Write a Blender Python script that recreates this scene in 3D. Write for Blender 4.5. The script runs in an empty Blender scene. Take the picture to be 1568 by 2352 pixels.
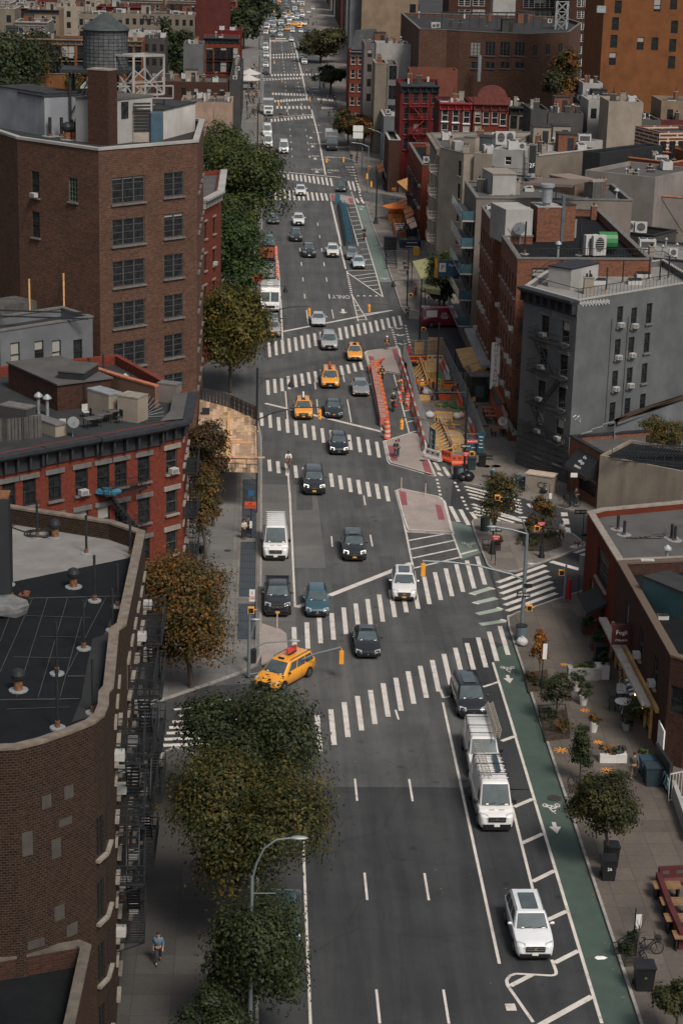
import bpy,bmesh,math,random
import numpy as np
from mathutils import Vector,Matrix
R=random.Random(7)
SC=bpy.context.scene
COL=SC.collection
PI=math.pi
CX,CY,FO,CAMH=784.,1176.,4573.,51.3
VX,VY,ROLL=608.,-245.,.0268
_K=-FO*FO/((VX-CX)*-ROLL+(VY-CY))
YW=Vector((VX-CX,VY-CY,FO)).normalized()
UP=-Vector((-ROLL*_K,_K,FO)).normalized()
XW=YW.cross(UP)
XW=XW if XW.x>0 else-XW
CROP={'1':(.5,0,0),'2':(.5,784,0),'3':(.5,0,564.5),'4':(.5,784,501.8),'5':(.5,0,1129),'6':(.5,784,1066.2),'7':(.5,0,1693.4),'8':(.5,784,1662.1),'a':(.24,564.5,0),'b':(.24,564.5,250.9),'c':(.24,564.5,564.5),'d':(.24,564.5,815.4),'e':(.2,878.1,752.6),'f':(.24,1003.5,1066.2),'g':(.2,815.4,313.6),'h':(.28,1129,1411.2),'D':(1,0,0),'k':(.26,1160.3,282.2),'l':(.384,0,0)}
def _ray(k,x,y):
 s,a,b=CROP[k]
 r=Vector((a+s*x-CX,b+s*y-CY,FO))
 return r.dot(XW),r.dot(YW),r.dot(UP)
def at(k,x,y,z=0.):
 """survey point: where the sight line meets height z"""
 a,b,c=_ray(k,x,y);t=(z-CAMH)/c
 return Vector((a*t,b*t,z))
def atx(k,x,y,X):
 a,b,c=_ray(k,x,y);t=X/a
 return Vector((X,b*t,CAMH+c*t))
def aty(k,x,y,Y):
 a,b,c=_ray(k,x,y);t=Y/b
 return Vector((a*t,Y,CAMH+c*t))
def tag(o,label=None,cat=None,group=None,kind=None):
 if label:o['label']=label
 if cat:o['category']=cat
 if group:o['group']=group
 if kind:o['kind']=kind
 return o
def empty(name,loc,rz=0):
 o=bpy.data.objects.new(name,None);COL.objects.link(o)
 o.location=loc;o.rotation_euler=(0,0,rz);o.empty_display_size=.3
 return o
def thing(name,label,cat,loc=(0,0,0),rz=0,group=None):
 return tag(empty(name,loc,rz),label,cat,group)
def copy_tree(o,parent=None):
 c=o.copy();COL.objects.link(c)
 if parent:c.parent=parent
 for ch in list(KIDS.get(o.name,[])):
  d=copy_tree(ch,c)
 return c
KIDS={}
def link(name,me,parent=None,loc=(0,0,0),rz=0):
 o=bpy.data.objects.new(name,me);COL.objects.link(o)
 o.location=loc;o.rotation_euler=(0,0,rz)
 if parent:
  o.parent=parent;KIDS.setdefault(parent.name,[]).append(o)
 return o
class MB:
 def __init__(s):s.v=[];s.f=[];s.m=[];s.uv=[];s.mi=0
 def face(s,pts,uv=None,m=None):
  i=len(s.v);s.v+=[tuple(p) for p in pts];s.f.append(tuple(range(i,i+len(pts))))
  s.m.append(s.mi if m is None else m);s.uv.append(uv)
 def box(s,c,d,rz=0,m=None):
  x,y,z=c;a,b,h=d[0]/2,d[1]/2,d[2]/2
  cs,sn=math.cos(rz),math.sin(rz)
  P=[(x+i*a*cs-j*b*sn,y+i*a*sn+j*b*cs,z+k*h) for k in(-1,1) for i,j in((-1,-1),(1,-1),(1,1),(-1,1))]
  for q,(u,w) in zip(((0,3,2,1),(4,5,6,7),(0,1,5,4),(1,2,6,5),(2,3,7,6),(3,0,4,7)),((0,1),(0,1),(0,2),(1,2),(0,2),(1,2))):
   dd=(d[u],d[w]);s.face([P[k] for k in q],[(0,0),(dd[0],0),(dd[0],dd[1]),(0,dd[1])],m)
 def bx(s,x0,x1,y0,y1,z0,z1,m=None):s.box(((x0+x1)/2,(y0+y1)/2,(z0+z1)/2),(abs(x1-x0),abs(y1-y0),abs(z1-z0)),0,m)
 def bar(s,p,q,w,h=None,m=None):
  """rectangular bar between two points"""
  p=Vector(p);q=Vector(q);h=h or w;d=q-p
  if d.length<1e-6:return
  d=d.normalized();u=d.cross(Vector((0,0,1)))
  u=Vector((1,0,0)) if u.length<1e-4 else u.normalized()
  n=u.cross(d);a=u*w/2;b=n*h/2
  A=[p-a-b,p+a-b,p+a+b,p-a+b];B=[q-a-b,q+a-b,q+a+b,q-a+b]
  s.face(A[::-1],m=m);s.face(B,m=m)
  for i in range(4):s.face([A[i],A[(i+1)%4],B[(i+1)%4],B[i]],m=m)
 def tube(s,pts,r,n=8,m=None,caps=True):
  pts=[Vector(p) for p in pts];rr=r if isinstance(r,(list,tuple)) else[r]*len(pts)
  rings=[];last=None
  for i,p in enumerate(pts):
   d=(pts[min(i+1,len(pts)-1)]-pts[max(i-1,0)]).normalized()
   u=d.cross(Vector((0,0,1))) if last is None else last-d*last.dot(d)
   if u.length<1e-3:u=Vector((1,0,0))-d*d.x
   u.normalize();last=u;w=d.cross(u)
   rings.append([p+(u*math.cos(2*PI*k/n)+w*math.sin(2*PI*k/n))*rr[i] for k in range(n)])
  for a,b in zip(rings,rings[1:]):
   for k in range(n):s.face([a[k],b[k],b[(k+1)%n],a[(k+1)%n]],m=m)
  if caps:s.face(rings[0],m=m);s.face(rings[-1][::-1],m=m)
 def cyl(s,x,y,z0,z1,r,r2=None,n=14,m=None):
  s.lathe(x,y,[(r,z0),(r if r2 is None else r2,z1)],n,m)
 def lathe(s,x,y,prof,n=14,m=None):
  g=[[(x+r*math.cos(2*PI*k/n),y+r*math.sin(2*PI*k/n),z) for k in range(n)] for r,z in prof]
  for a,b in zip(g,g[1:]):
   for k in range(n):s.face([a[k],a[(k+1)%n],b[(k+1)%n],b[k]],m=m)
  s.face(g[0][::-1],m=m);s.face(g[-1],m=m)
 def ball(s,c,r,n=8,m=None,j=0):
  c=Vector(c);r=r if isinstance(r,(list,tuple)) else(r,r,r)
  g=[[c+Vector((r[0]*math.sin(t)*math.cos(p),r[1]*math.sin(t)*math.sin(p),r[2]*math.cos(t)))*(1+R.uniform(-j,j)) for p in[2*PI*k/n for k in range(n)]] for t in[PI*(i+.01)/n*1.0 for i in range(n+1)]]
  for a,b in zip(g,g[1:]):
   for k in range(n):s.face([a[k],b[k],b[(k+1)%n],a[(k+1)%n]],m=m)
 def prism(s,poly,z0,z1,m=None,side=None):
  P=[(p[0],p[1]) for p in poly]
  ar=sum(P[i][0]*P[(i+1)%len(P)][1]-P[(i+1)%len(P)][0]*P[i][1] for i in range(len(P)))
  if ar<0:P=P[::-1]
  s.face([(x,y,z1) for x,y in P],[(x,y) for x,y in P],m)
  s.face([(x,y,z0) for x,y in P][::-1],[(x,y) for x,y in P][::-1],m)
  u=0
  for i in range(len(P)):
   a,b=P[i],P[(i+1)%len(P)];L=math.dist(a,b)
   s.face([(a[0],a[1],z0),(b[0],b[1],z0),(b[0],b[1],z1),(a[0],a[1],z1)],[(u,z0),(u+L,z0),(u+L,z1),(u,z1)],m if side is None else side);u+=L
 def sheet(s,poly,z,m=None):
  P=[(p[0],p[1]) for p in poly]
  ar=sum(P[i][0]*P[(i+1)%len(P)][1]-P[(i+1)%len(P)][0]*P[i][1] for i in range(len(P)))
  if ar<0:P=P[::-1]
  s.face([(x,y,z) for x,y in P],[(x,y) for x,y in P],m)
 def xform(s,M,i0=0):s.v=s.v[:i0]+[tuple(M@Vector(p)) for p in s.v[i0:]]
 def add(s,o,moff=0):
  i=len(s.v);s.v+=o.v;s.f+=[tuple(k+i for k in f) for f in o.f];s.m+=[k+moff for k in o.m];s.uv+=o.uv
 def mesh(s,name,mats,smooth=False,merge=False):
  me=bpy.data.meshes.new(name);me.from_pydata(s.v,[],s.f)
  ms=mats if isinstance(mats,(list,tuple)) else[mats]
  for x in ms:me.materials.append(x)
  me.polygons.foreach_set('material_index',s.m)
  if any(s.uv):
   ul=me.uv_layers.new(name='UVMap');fl=[]
   for f,u in zip(s.f,s.uv):
    for k,vi in enumerate(f):
     if u:fl+=[u[k][0],u[k][1]]
     else:fl+=[s.v[vi][0],s.v[vi][2]+s.v[vi][1]]
   ul.data.foreach_set('uv',fl)
  if merge or smooth:
   bm=bmesh.new();bm.from_mesh(me);bmesh.ops.remove_doubles(bm,verts=bm.verts,dist=.0005)
   if smooth:
    for f in bm.faces:f.smooth=True
    for e in bm.edges:
     if len(e.link_faces)==2 and e.calc_face_angle(0)>(smooth if isinstance(smooth,float) else .7):e.smooth=False
   bm.to_mesh(me);bm.free()
  return me
 def build(s,name,mats,parent=None,smooth=False,loc=(0,0,0),rz=0):
  return link(name,s.mesh(name,mats,smooth),parent,loc,rz)
def nodes(name):
 m=bpy.data.materials.new(name);m.use_nodes=True;nt=m.node_tree
 return m,nt,nt.nodes['Principled BSDF']
def N(nt,t,**k):
 n=nt.nodes.new(t)
 for a,b in k.items():
  if a in n.inputs:n.inputs[a].default_value=b
  else:setattr(n,a,b)
 return n
def ramp(nt,src,stops):
 r=nt.nodes.new('ShaderNodeValToRGB');nt.links.new(src,r.inputs[0])
 e=r.color_ramp.elements
 while len(e)<len(stops):e.new(.5)
 for el,(p,c) in zip(e,stops):el.position=p;el.color=(*c[:3],1)
 return r
def mixc(nt,f,a,b,mode='MIX'):
 m=nt.nodes.new('ShaderNodeMix');m.data_type='RGBA';m.blend_type=mode
 for s,v in((0,f),(6,a),(7,b)):
  if hasattr(v,'is_output') or hasattr(v,'links'):nt.links.new(v,m.inputs[s])
  else:m.inputs[s].default_value=v if s==0 else(*v[:3],1)
 return m.outputs[2]
_MC={}
def mat(c,r=.75,var=.18,sc=1.5,metal=0.,spec=.4,bump=0.,coat=0.,emit=0.,name=None,fine=0.):
 key=(tuple(c),r,var,sc,metal,spec,bump,coat,emit,fine)
 if key in _MC:return _MC[key]
 m,nt,b=nodes(name or 'surface');L=nt.links
 b.inputs['Roughness'].default_value=r;b.inputs['Metallic'].default_value=metal
 b.inputs['Specular IOR Level'].default_value=spec
 if coat:b.inputs['Coat Weight'].default_value=coat;b.inputs['Coat Roughness'].default_value=.08
 tc=N(nt,'ShaderNodeTexCoord')
 no=N(nt,'ShaderNodeTexNoise',Scale=sc,Detail=6.,Roughness=.62);L.new(tc.outputs['Object'],no.inputs['Vector'])
 lo=[x*(1-var) for x in c];hi=[min(1,x*(1+var)) for x in c]
 rp=ramp(nt,no.outputs[0],[(.3,lo),(.7,hi)]);out=rp.outputs[0]
 if fine:
  n2=N(nt,'ShaderNodeTexNoise',Scale=sc*14,Detail=3.);L.new(tc.outputs['Object'],n2.inputs['Vector'])
  r2=ramp(nt,n2.outputs[0],[(.3,(1-fine,)*3),(.7,(1+fine,)*3)])
  out=mixc(nt,1.,out,r2.outputs[0],'MULTIPLY')
 L.new(out,b.inputs['Base Color'])
 if emit:L.new(out,b.inputs['Emission Color']);b.inputs['Emission Strength'].default_value=emit
 if bump:
  bp=N(nt,'ShaderNodeBump',Strength=bump,Distance=.03);L.new(no.outputs[0],bp.inputs['Height']);L.new(bp.outputs[0],b.inputs['Normal'])
 _MC[key]=m
 return m
def brick(c1,c2,mortar,w=.21,h=.075,stain=(.05,.03,.02),st=.35,name='brick',ms=.01,patch=None):
 m,nt,b=nodes(name);L=nt.links
 uv=N(nt,'ShaderNodeUVMap')
 bt=N(nt,'ShaderNodeTexBrick',Scale=1.,Bias=0.);bt.inputs['Brick Width'].default_value=w;bt.inputs['Row Height'].default_value=h
 bt.inputs['Mortar Size'].default_value=ms;bt.inputs['Color1'].default_value=(*c1,1);bt.inputs['Color2'].default_value=(*c2,1);bt.inputs['Mortar'].default_value=(*mortar,1)
 L.new(uv.outputs[0],bt.inputs['Vector'])
 n1=N(nt,'ShaderNodeTexNoise',Scale=.35,Detail=7.,Roughness=.7);L.new(uv.outputs[0],n1.inputs['Vector'])
 r1=ramp(nt,n1.outputs[0],[(.38,(0,0,0)),(.72,(1,1,1))])
 f=N(nt,'ShaderNodeMath',operation='MULTIPLY');L.new(r1.outputs[0],f.inputs[0]);f.inputs[1].default_value=st
 o=mixc(nt,f.outputs[0],bt.outputs[0],stain)
 n2=N(nt,'ShaderNodeTexNoise',Scale=3.2,Detail=5.,Roughness=.8);L.new(uv.outputs[0],n2.inputs['Vector'])
 r2=ramp(nt,n2.outputs[0],[(.32,(.62,.62,.62)),(.7,(1.35,1.3,1.25))])
 o=mixc(nt,1.,o,r2.outputs[0],'MULTIPLY')
 L.new(o,b.inputs['Base Color']);b.inputs['Roughness'].default_value=.9;b.inputs['Specular IOR Level'].default_value=.2
 bp=N(nt,'ShaderNodeBump',Strength=.5,Distance=.02);L.new(bt.outputs[1],bp.inputs['Height']);bp.invert=True;L.new(bp.outputs[0],b.inputs['Normal'])
 return m
def plaster(c,streak=.4,dirt=(.06,.055,.05),name='plaster',sc=.5,joints=0):
 m,nt,b=nodes(name);L=nt.links
 tc=N(nt,'ShaderNodeTexCoord');mp=N(nt,'ShaderNodeMapping');mp.inputs['Scale'].default_value=(1,1,.18)
 L.new(tc.outputs['Object'],mp.inputs[0])
 n1=N(nt,'ShaderNodeTexNoise',Scale=sc*2.4,Detail=7.,Roughness=.7);L.new(mp.outputs[0],n1.inputs['Vector'])
 n2=N(nt,'ShaderNodeTexNoise',Scale=sc*.7,Detail=8.,Roughness=.6);L.new(tc.outputs['Object'],n2.inputs['Vector'])
 r1=ramp(nt,n1.outputs[0],[(.42,(0,0,0)),(.78,(1,1,1))])
 f=N(nt,'ShaderNodeMath',operation='MULTIPLY');L.new(r1.outputs[0],f.inputs[0]);f.inputs[1].default_value=streak
 r2=ramp(nt,n2.outputs[0],[(.35,[x*.8 for x in c]),(.65,[x*1.12 for x in c])])
 o=mixc(nt,f.outputs[0],r2.outputs[0],dirt)
 L.new(o,b.inputs['Base Color']);b.inputs['Roughness'].default_value=.9;b.inputs['Specular IOR Level'].default_value=.12
 bp=N(nt,'ShaderNodeBump',Strength=.25,Distance=.03);L.new(n2.outputs[0],bp.inputs['Height']);L.new(bp.outputs[0],b.inputs['Normal'])
 return m
def flags(c,w=1.5,h=1.5,name='concrete',var=.16,jc=.55,st=.5):
 """concrete flags with joints, blotches and cracks"""
 m,nt,b=nodes(name);L=nt.links
 tc=N(nt,'ShaderNodeTexCoord')
 bt=N(nt,'ShaderNodeTexBrick',Scale=1.);bt.offset=0;bt.inputs['Brick Width'].default_value=w;bt.inputs['Row Height'].default_value=h
 bt.inputs['Mortar Size'].default_value=.018;bt.inputs['Color1'].default_value=(*[x*(1-var) for x in c],1);bt.inputs['Color2'].default_value=(*[x*(1+var) for x in c],1)
 bt.inputs['Mortar'].default_value=(*[x*jc for x in c],1);L.new(tc.outputs['Object'],bt.inputs['Vector'])
 n1=N(nt,'ShaderNodeTexNoise',Scale=.28,Detail=9.,Roughness=.68);L.new(tc.outputs['Object'],n1.inputs['Vector'])
 r1=ramp(nt,n1.outputs[0],[(.36,(.6,.6,.62)),(.62,(1.12,1.1,1.07))])
 n2=N(nt,'ShaderNodeTexNoise',Scale=5.,Detail=6.,Roughness=.75);L.new(tc.outputs['Object'],n2.inputs['Vector'])
 r2=ramp(nt,n2.outputs[0],[(.35,(.82,.82,.82)),(.68,(1.12,1.12,1.12))])
 o=mixc(nt,st,bt.outputs[0],r1.outputs[0],'MULTIPLY');o=mixc(nt,.8,o,r2.outputs[0],'MULTIPLY')
 L.new(o,b.inputs['Base Color']);b.inputs['Roughness'].default_value=.85
 return m
def glassm(c=(.02,.025,.03),r=.08,name='glass',spec=.6):
 return mat(c,r=r,var=.35,sc=.8,spec=spec,name=name)
def text_mesh(txt,size,ex=.01,sx=1.,align='CENTER'):
 cu=bpy.data.curves.new('txt','FONT');cu.body=txt;cu.size=size;cu.extrude=ex;cu.align_x=align;cu.align_y='CENTER';cu.resolution_u=2
 o=bpy.data.objects.new('txt',cu);COL.objects.link(o)
 me=bpy.data.meshes.new_from_object(o);bpy.data.objects.remove(o);bpy.data.curves.remove(cu)
 if sx!=1:me.transform(Matrix.Diagonal((sx,1,1,1)))
 return me
SKINS=[(.45,.26,.17),(.22,.11,.065),(.35,.20,.13)]
def skin_mesh(V,E,Rr,mats,sub=1,name='body'):
 me=bpy.data.meshes.new(name);me.from_pydata([tuple(v) for v in V],E,[]);o=bpy.data.objects.new(name,me);COL.objects.link(o)
 md=o.modifiers.new('s','SKIN');md.use_smooth_shade=True;md2=o.modifiers.new('u','SUBSURF');md2.levels=sub;md2.render_levels=sub
 for i,r in enumerate(Rr):me.skin_vertices[0].data[i].radius=(r,r) if not isinstance(r,tuple) else r
 me.skin_vertices[0].data[0].use_root=True
 dg=bpy.context.evaluated_depsgraph_get();dg.update();m2=bpy.data.meshes.new_from_object(o.evaluated_get(dg));bpy.data.objects.remove(o);m2.materials.clear()
 for m in mats:m2.materials.append(m)
 return m2
POSES=dict(stand=dict(el=[(-.25,.03,1.13),(.25,.03,1.13)],wr=[(-.24,-.05,.88),(.24,-.05,.88)],kn=[(-.1,0,.5),(.1,0,.5)],an=[(-.12,.03,.08),(.12,.03,.08)],lean=0),walk=dict(el=[(-.25,.08,1.14),(.25,-.04,1.14)],wr=[(-.24,.02,.9),(.22,-.2,.96)],kn=[(-.1,-.18,.52),(.1,.03,.48)],an=[(-.11,-.22,.1),(.11,.30,.16)],lean=.03),hold=dict(el=[(-.26,0,1.14),(.26,0,1.14)],wr=[(-.12,-.25,1.15),(.12,-.25,1.15)],kn=[(-.1,0,.5),(.1,-.02,.5)],an=[(-.12,.03,.08),(.12,.02,.08)],lean=0),bend=dict(el=[(-.24,-.52,1.0),(.24,-.52,1.0)],wr=[(-.14,-.62,.72),(.14,-.62,.72)],kn=[(-.12,-.05,.5),(.12,-.05,.5)],an=[(-.15,.05,.08),(.15,.05,.08)],lean=.42),ride=dict(el=[(-.26,-.28,1.42),(.26,-.28,1.42)],wr=[(-.24,-.50,1.22),(.24,-.50,1.22)],kn=[(-.13,-.38,.88),(.13,-.36,.72)],an=[(-.12,-.10,.52),(.12,-.08,.30)],lean=.18,up=.16))
_PB={}
_PJ={}
def bases(pose,lod):
 m0=mat((.45,.26,.17),r=.6)
 Ps=POSES[pose];up=Ps.get('up',0);ln=Ps['lean'];O=lambda x,y,z:Vector((x,y-ln*max(0,(z-.95))/.6,z+up-(abs(ln)*.25 if pose=='bend' and z>1.2 else 0)))
 pel,ch,nk,hd,ht=O(0,0,.95),O(0,-.01,1.3),O(0,-.01,1.47),O(0,-.03,1.6),O(0,-.03,1.72)
 if pose=='bend':ch,nk,hd,ht=Vector((0,-.32,1.18)),Vector((0,-.5,1.25)),Vector((0,-.62,1.28)),Vector((0,-.74,1.30))
 sh=[O(-.19,-.01,1.41),O(.19,-.01,1.41)] if pose!='bend' else[Vector((-.2,-.45,1.22)),Vector((.2,-.45,1.22))]
 hp=[O(-.1,0,.9),O(.1,0,.9)]
 el,wr,kn,an=[[Vector(q) for q in Ps[n]] for n in('el','wr','kn','an')]
 key=(pose,lod)
 if 1:
  V=[pel,ch,nk,hd,ht];E=[(0,1),(1,2),(2,3),(3,4)];Rr=[(.14,.11),(.15,.11),.055,(.085,.10),(.065,.075)]
  for s_ in(0,1):
   i=len(V);V+=[sh[s_],el[s_],wr[s_]];E+=[(1,i),(i,i+1),(i+1,i+2)];Rr+=[.065,.045,.03];d=(wr[s_]-el[s_]).normalized();sx=-1 if s_==0 else 1
   pm_=wr[s_]+d*.07;V.append(pm_);E.append((i+2,i+3));Rr.append((.035,.02))
   if not lod:
    for f,L_ in enumerate((.06,.075,.08,.07)):V+=[pm_+Vector(((f-1.5)*.017,0,0))+d*(.03),pm_+Vector(((f-1.5)*.02,-.01,0))+d*(.03+L_)];j=len(V);E+=[(i+3,j-2),(j-2,j-1)];Rr+=[.009,.008]
    V.append(pm_+Vector((-sx*.045,-.02,0))+d*.02);E.append((i+2,len(V)-1));Rr.append(.009)
   i=len(V);toe=an[s_]+Vector((0,-.17,-.04));V+=[hp[s_],kn[s_],an[s_],toe];E+=[(0,i),(i,i+1),(i+1,i+2),(i+2,i+3)];Rr+=[.085,.06,.04,(.04,.03)]
  _PB[key]=skin_mesh(V,E,Rr,[m0])
  V=[pel+Vector((0,0,.02)),ch,nk-Vector((0,0,.04))];E=[(0,1),(1,2)];Rr=[(.165,.135),(.18,.14),.08]
  for s_ in(0,1):i=len(V);V+=[sh[s_],el[s_],el[s_].lerp(wr[s_],.8)];E+=[(1,i),(i,i+1),(i+1,i+2)];Rr+=[.09,.068,.05]
  _PB[key+('t',)]=skin_mesh(V,E,Rr,[m0],name='top')
  V=[pel+Vector((0,0,.05))];E=[];Rr=[(.16,.13)]
  for s_ in(0,1):i=len(V);V+=[hp[s_]-Vector((0,0,.03)),kn[s_],an[s_]+Vector((0,0,.04))];E+=[(0,i),(i,i+1),(i+1,i+2)];Rr+=[.105,.078,.06]
  _PB[key+('b',)]=skin_mesh(V,E,Rr,[m0],name='trousers')
  V=[pel+Vector((0,0,.08)),ch];_PB[key+('v',)]=skin_mesh(V+[nk-Vector((0,0,.08))],[(0,1),(1,2)],[(.185,.155),(.20,.16),.12],[m0],name='vest')
 _PJ[key]=(hd,ht,an)
for ps_ in POSES:bases(ps_,False)
for ps_ in('stand','walk'):bases(ps_,True)
DOGM=skin_mesh([Vector(v) for v in[(0,.2,.32),(0,0,.33),(0,-.18,.35),(0,-.28,.45),(0,-.36,.5),(0,-.45,.47),(-.06,.2,.3),(-.06,.26,.18),(-.06,.22,.03),(.06,.2,.3),(.06,.24,.18),(.06,.28,.03),(-.06,-.18,.3),(-.06,-.2,.16),(-.06,-.22,.03),(.06,-.18,.3),(.06,-.14,.16),(.06,-.2,.03),(0,.3,.38),(0,.4,.48)]],[(0,1),(1,2),(2,3),(3,4),(4,5),(0,6),(6,7),(7,8),(0,9),(9,10),(10,11),(2,12),(12,13),(13,14),(2,15),(15,16),(16,17),(0,18),(18,19)],[.09,.085,.10,.055,.06,.03,.05,.03,.02,.05,.03,.02,.045,.025,.02,.045,.025,.02,.03,.015],[mat((.22,.08,.03),var=.3)])
def setup():
 w=bpy.data.worlds.new('World');SC.world=w;w.use_nodes=True;nt=w.node_tree
 bg=nt.nodes['Background'];sky=nt.nodes.new('ShaderNodeTexSky');sky.sky_type='NISHITA';sky.sun_disc=False
 EL,AZ=50,152
 sky.sun_elevation=math.radians(EL);sky.sun_rotation=math.radians(AZ);sky.air_density=1.;sky.dust_density=4.;sky.ozone_density=1.2
 hs=nt.nodes.new('ShaderNodeHueSaturation');hs.inputs['Saturation'].default_value=.45;nt.links.new(sky.outputs[0],hs.inputs['Color']);nt.links.new(hs.outputs[0],bg.inputs[0]);bg.inputs[1].default_value=.052
 l=bpy.data.lights.new('sun','SUN');l.energy=1.5;l.angle=math.radians(15);l.color=(1.,.93,.84)
 o=bpy.data.objects.new('sun',l);COL.objects.link(o)
 d=Vector((math.sin(math.radians(AZ))*math.cos(math.radians(EL)),math.cos(math.radians(AZ))*math.cos(math.radians(EL)),math.sin(math.radians(EL))))
 o.rotation_euler=d.to_track_quat('Z','Y').to_euler();o.location=d*200
 cam=bpy.data.cameras.new('camera');cam.sensor_fit='HORIZONTAL';cam.sensor_width=24;cam.lens=FO/1568*24
 cam.clip_start=1;cam.clip_end=6000
 co=bpy.data.objects.new('camera',cam);COL.objects.link(co);SC.camera=co
 def w2(v):return Vector((v.dot(XW),v.dot(YW),v.dot(UP)))
 r,u,b=w2(Vector((1,0,0))),w2(Vector((0,-1,0))),w2(Vector((0,0,-1)))
 M=Matrix((r,u,b)).transposed().to_4x4();M.translation=Vector((0,0,CAMH));co.matrix_world=M
 SC.view_settings.view_transform='Standard';SC.view_settings.look='None';SC.view_settings.exposure=EXPO;SC.view_settings.gamma=1
EXPO=.9
setup()
def asphalt(c,name,st=.35):
 m,nt,b=nodes(name);L=nt.links;tc=N(nt,'ShaderNodeTexCoord')
 mp=N(nt,'ShaderNodeMapping');mp.inputs['Scale'].default_value=(1,.06,1);L.new(tc.outputs['Object'],mp.inputs[0])
 n0=N(nt,'ShaderNodeTexNoise',Scale=.9,Detail=5.,Roughness=.6);L.new(mp.outputs[0],n0.inputs['Vector'])
 n1=N(nt,'ShaderNodeTexNoise',Scale=.11,Detail=9.,Roughness=.7);L.new(tc.outputs['Object'],n1.inputs['Vector'])
 n2=N(nt,'ShaderNodeTexNoise',Scale=9.,Detail=6.,Roughness=.8);L.new(tc.outputs['Object'],n2.inputs['Vector'])
 r0=ramp(nt,n0.outputs[0],[(.33,(.68,.69,.71)),(.67,(1.25,1.23,1.2))])
 r1=ramp(nt,n1.outputs[0],[(.33,(.66,.67,.7)),(.67,(1.25,1.23,1.2))])
 r2=ramp(nt,n2.outputs[0],[(.3,(.84,.84,.84)),(.7,(1.14,1.14,1.14))])
 o=mixc(nt,.8,c,r0.outputs[0],'MULTIPLY');o=mixc(nt,.9,o,r1.outputs[0],'MULTIPLY');o=mixc(nt,.9,o,r2.outputs[0],'MULTIPLY')
 vo=N(nt,'ShaderNodeTexVoronoi',Scale=.13,feature='DISTANCE_TO_EDGE');nd=N(nt,'ShaderNodeTexNoise',Scale=.5,Detail=6.)
 L.new(tc.outputs['Object'],nd.inputs['Vector']);ad=mixc(nt,.35,tc.outputs['Object'],nd.outputs['Color'],'ADD');L.new(ad,vo.inputs['Vector'])
 rc=ramp(nt,vo.outputs['Distance'],[(.0,(.4,.4,.4)),(.009,(1,1,1))]);o=mixc(nt,.28,o,rc.outputs[0],'MULTIPLY')
 v2=N(nt,'ShaderNodeTexVoronoi',Scale=.45);L.new(tc.outputs['Object'],v2.inputs['Vector'])
 ro=ramp(nt,v2.outputs['Distance'],[(.04,(.45,.45,.45)),(.13,(1,1,1))]);o=mixc(nt,.6,o,ro.outputs[0],'MULTIPLY')
 L.new(o,b.inputs['Base Color']);b.inputs['Roughness'].default_value=.8;b.inputs['Specular IOR Level'].default_value=.2
 return m
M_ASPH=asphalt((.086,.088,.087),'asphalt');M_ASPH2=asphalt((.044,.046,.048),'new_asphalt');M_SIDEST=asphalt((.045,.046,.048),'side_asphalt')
M_WALK=flags((.17,.15,.13),name='sidewalk');M_WALKR=flags((.105,.088,.073),name='right_sidewalk_painted_vignette');M_WALKN=flags((.06,.056,.052),1.9,1.9,name='sidewalk_painted_shade');M_WALKD=flags((.155,.15,.142),1.9,1.9,name='grey_sidewalk');M_PINK=flags((.32,.27,.245),3.2,3.2,name='pink_concrete',var=.06,jc=.8)  # left near walk: tree shade and vignette put in colour; right walk: vignette
M_KERB=mat((.26,.24,.22),var=.3,sc=2.5);M_BUSPAD=flags((.118,.115,.11),3.2,6.,name='concrete_lane',jc=.6)
def paint_mat(c,wear=.5,name='road_paint'):
 m,nt,b=nodes(name);L=nt.links;tc=N(nt,'ShaderNodeTexCoord')
 n1=N(nt,'ShaderNodeTexNoise',Scale=1.5,Detail=9.,Roughness=.85);L.new(tc.outputs['Object'],n1.inputs['Vector'])
 r1=ramp(nt,n1.outputs[0],[(.53,(0,0,0)),(.67,(1,1,1))])
 f=N(nt,'ShaderNodeMath',operation='MULTIPLY');L.new(r1.outputs[0],f.inputs[0]);f.inputs[1].default_value=wear
 n2=N(nt,'ShaderNodeTexNoise',Scale=.9,Detail=5.);L.new(tc.outputs['Object'],n2.inputs['Vector'])
 r2=ramp(nt,n2.outputs[0],[(.3,[x*.82 for x in c]),(.7,[x*1.05 for x in c])])
 L.new(mixc(nt,f.outputs[0],r2.outputs[0],(.09,.088,.085)),b.inputs['Base Color']);b.inputs['Roughness'].default_value=.7
 return m
M_WHITE=paint_mat((.60,.55,.50),.9);M_GREEN=paint_mat((.052,.082,.064),.7,'green_paint');M_GREENP=paint_mat((.14,.18,.155),.5,'pale_green_paint')
M_RED=paint_mat((.27,.075,.085),.4,'tactile_red');M_GRNW=paint_mat((.34,.40,.33),.5,'green_white');M_PATCH=asphalt((.074,.075,.075),'patch')
def struct(name,mb,mats,**k):return tag(mb.build(name,mats,**k),kind='structure')
g=MB();g.face([(-3000,-50,-.03),(3000,-50,-.03),(3000,6000,-.03),(-3000,6000,-.03)]);struct('ground',g,M_SIDEST)
g=MB();g.face([(-9,40,0),(19.6,40,0),(22,420,0),(26,1400,0),(-8,1400,0),(-6,420,0)],m=0);struct('avenue_road',g,[M_ASPH])
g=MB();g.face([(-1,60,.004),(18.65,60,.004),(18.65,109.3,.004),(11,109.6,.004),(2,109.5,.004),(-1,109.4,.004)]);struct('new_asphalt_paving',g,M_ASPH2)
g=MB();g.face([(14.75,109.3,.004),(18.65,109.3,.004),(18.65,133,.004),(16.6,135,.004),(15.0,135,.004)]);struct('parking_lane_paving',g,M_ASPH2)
def poly(k,pts,z=0.):return[at(k,x,y,z) for x,y in pts]
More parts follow.
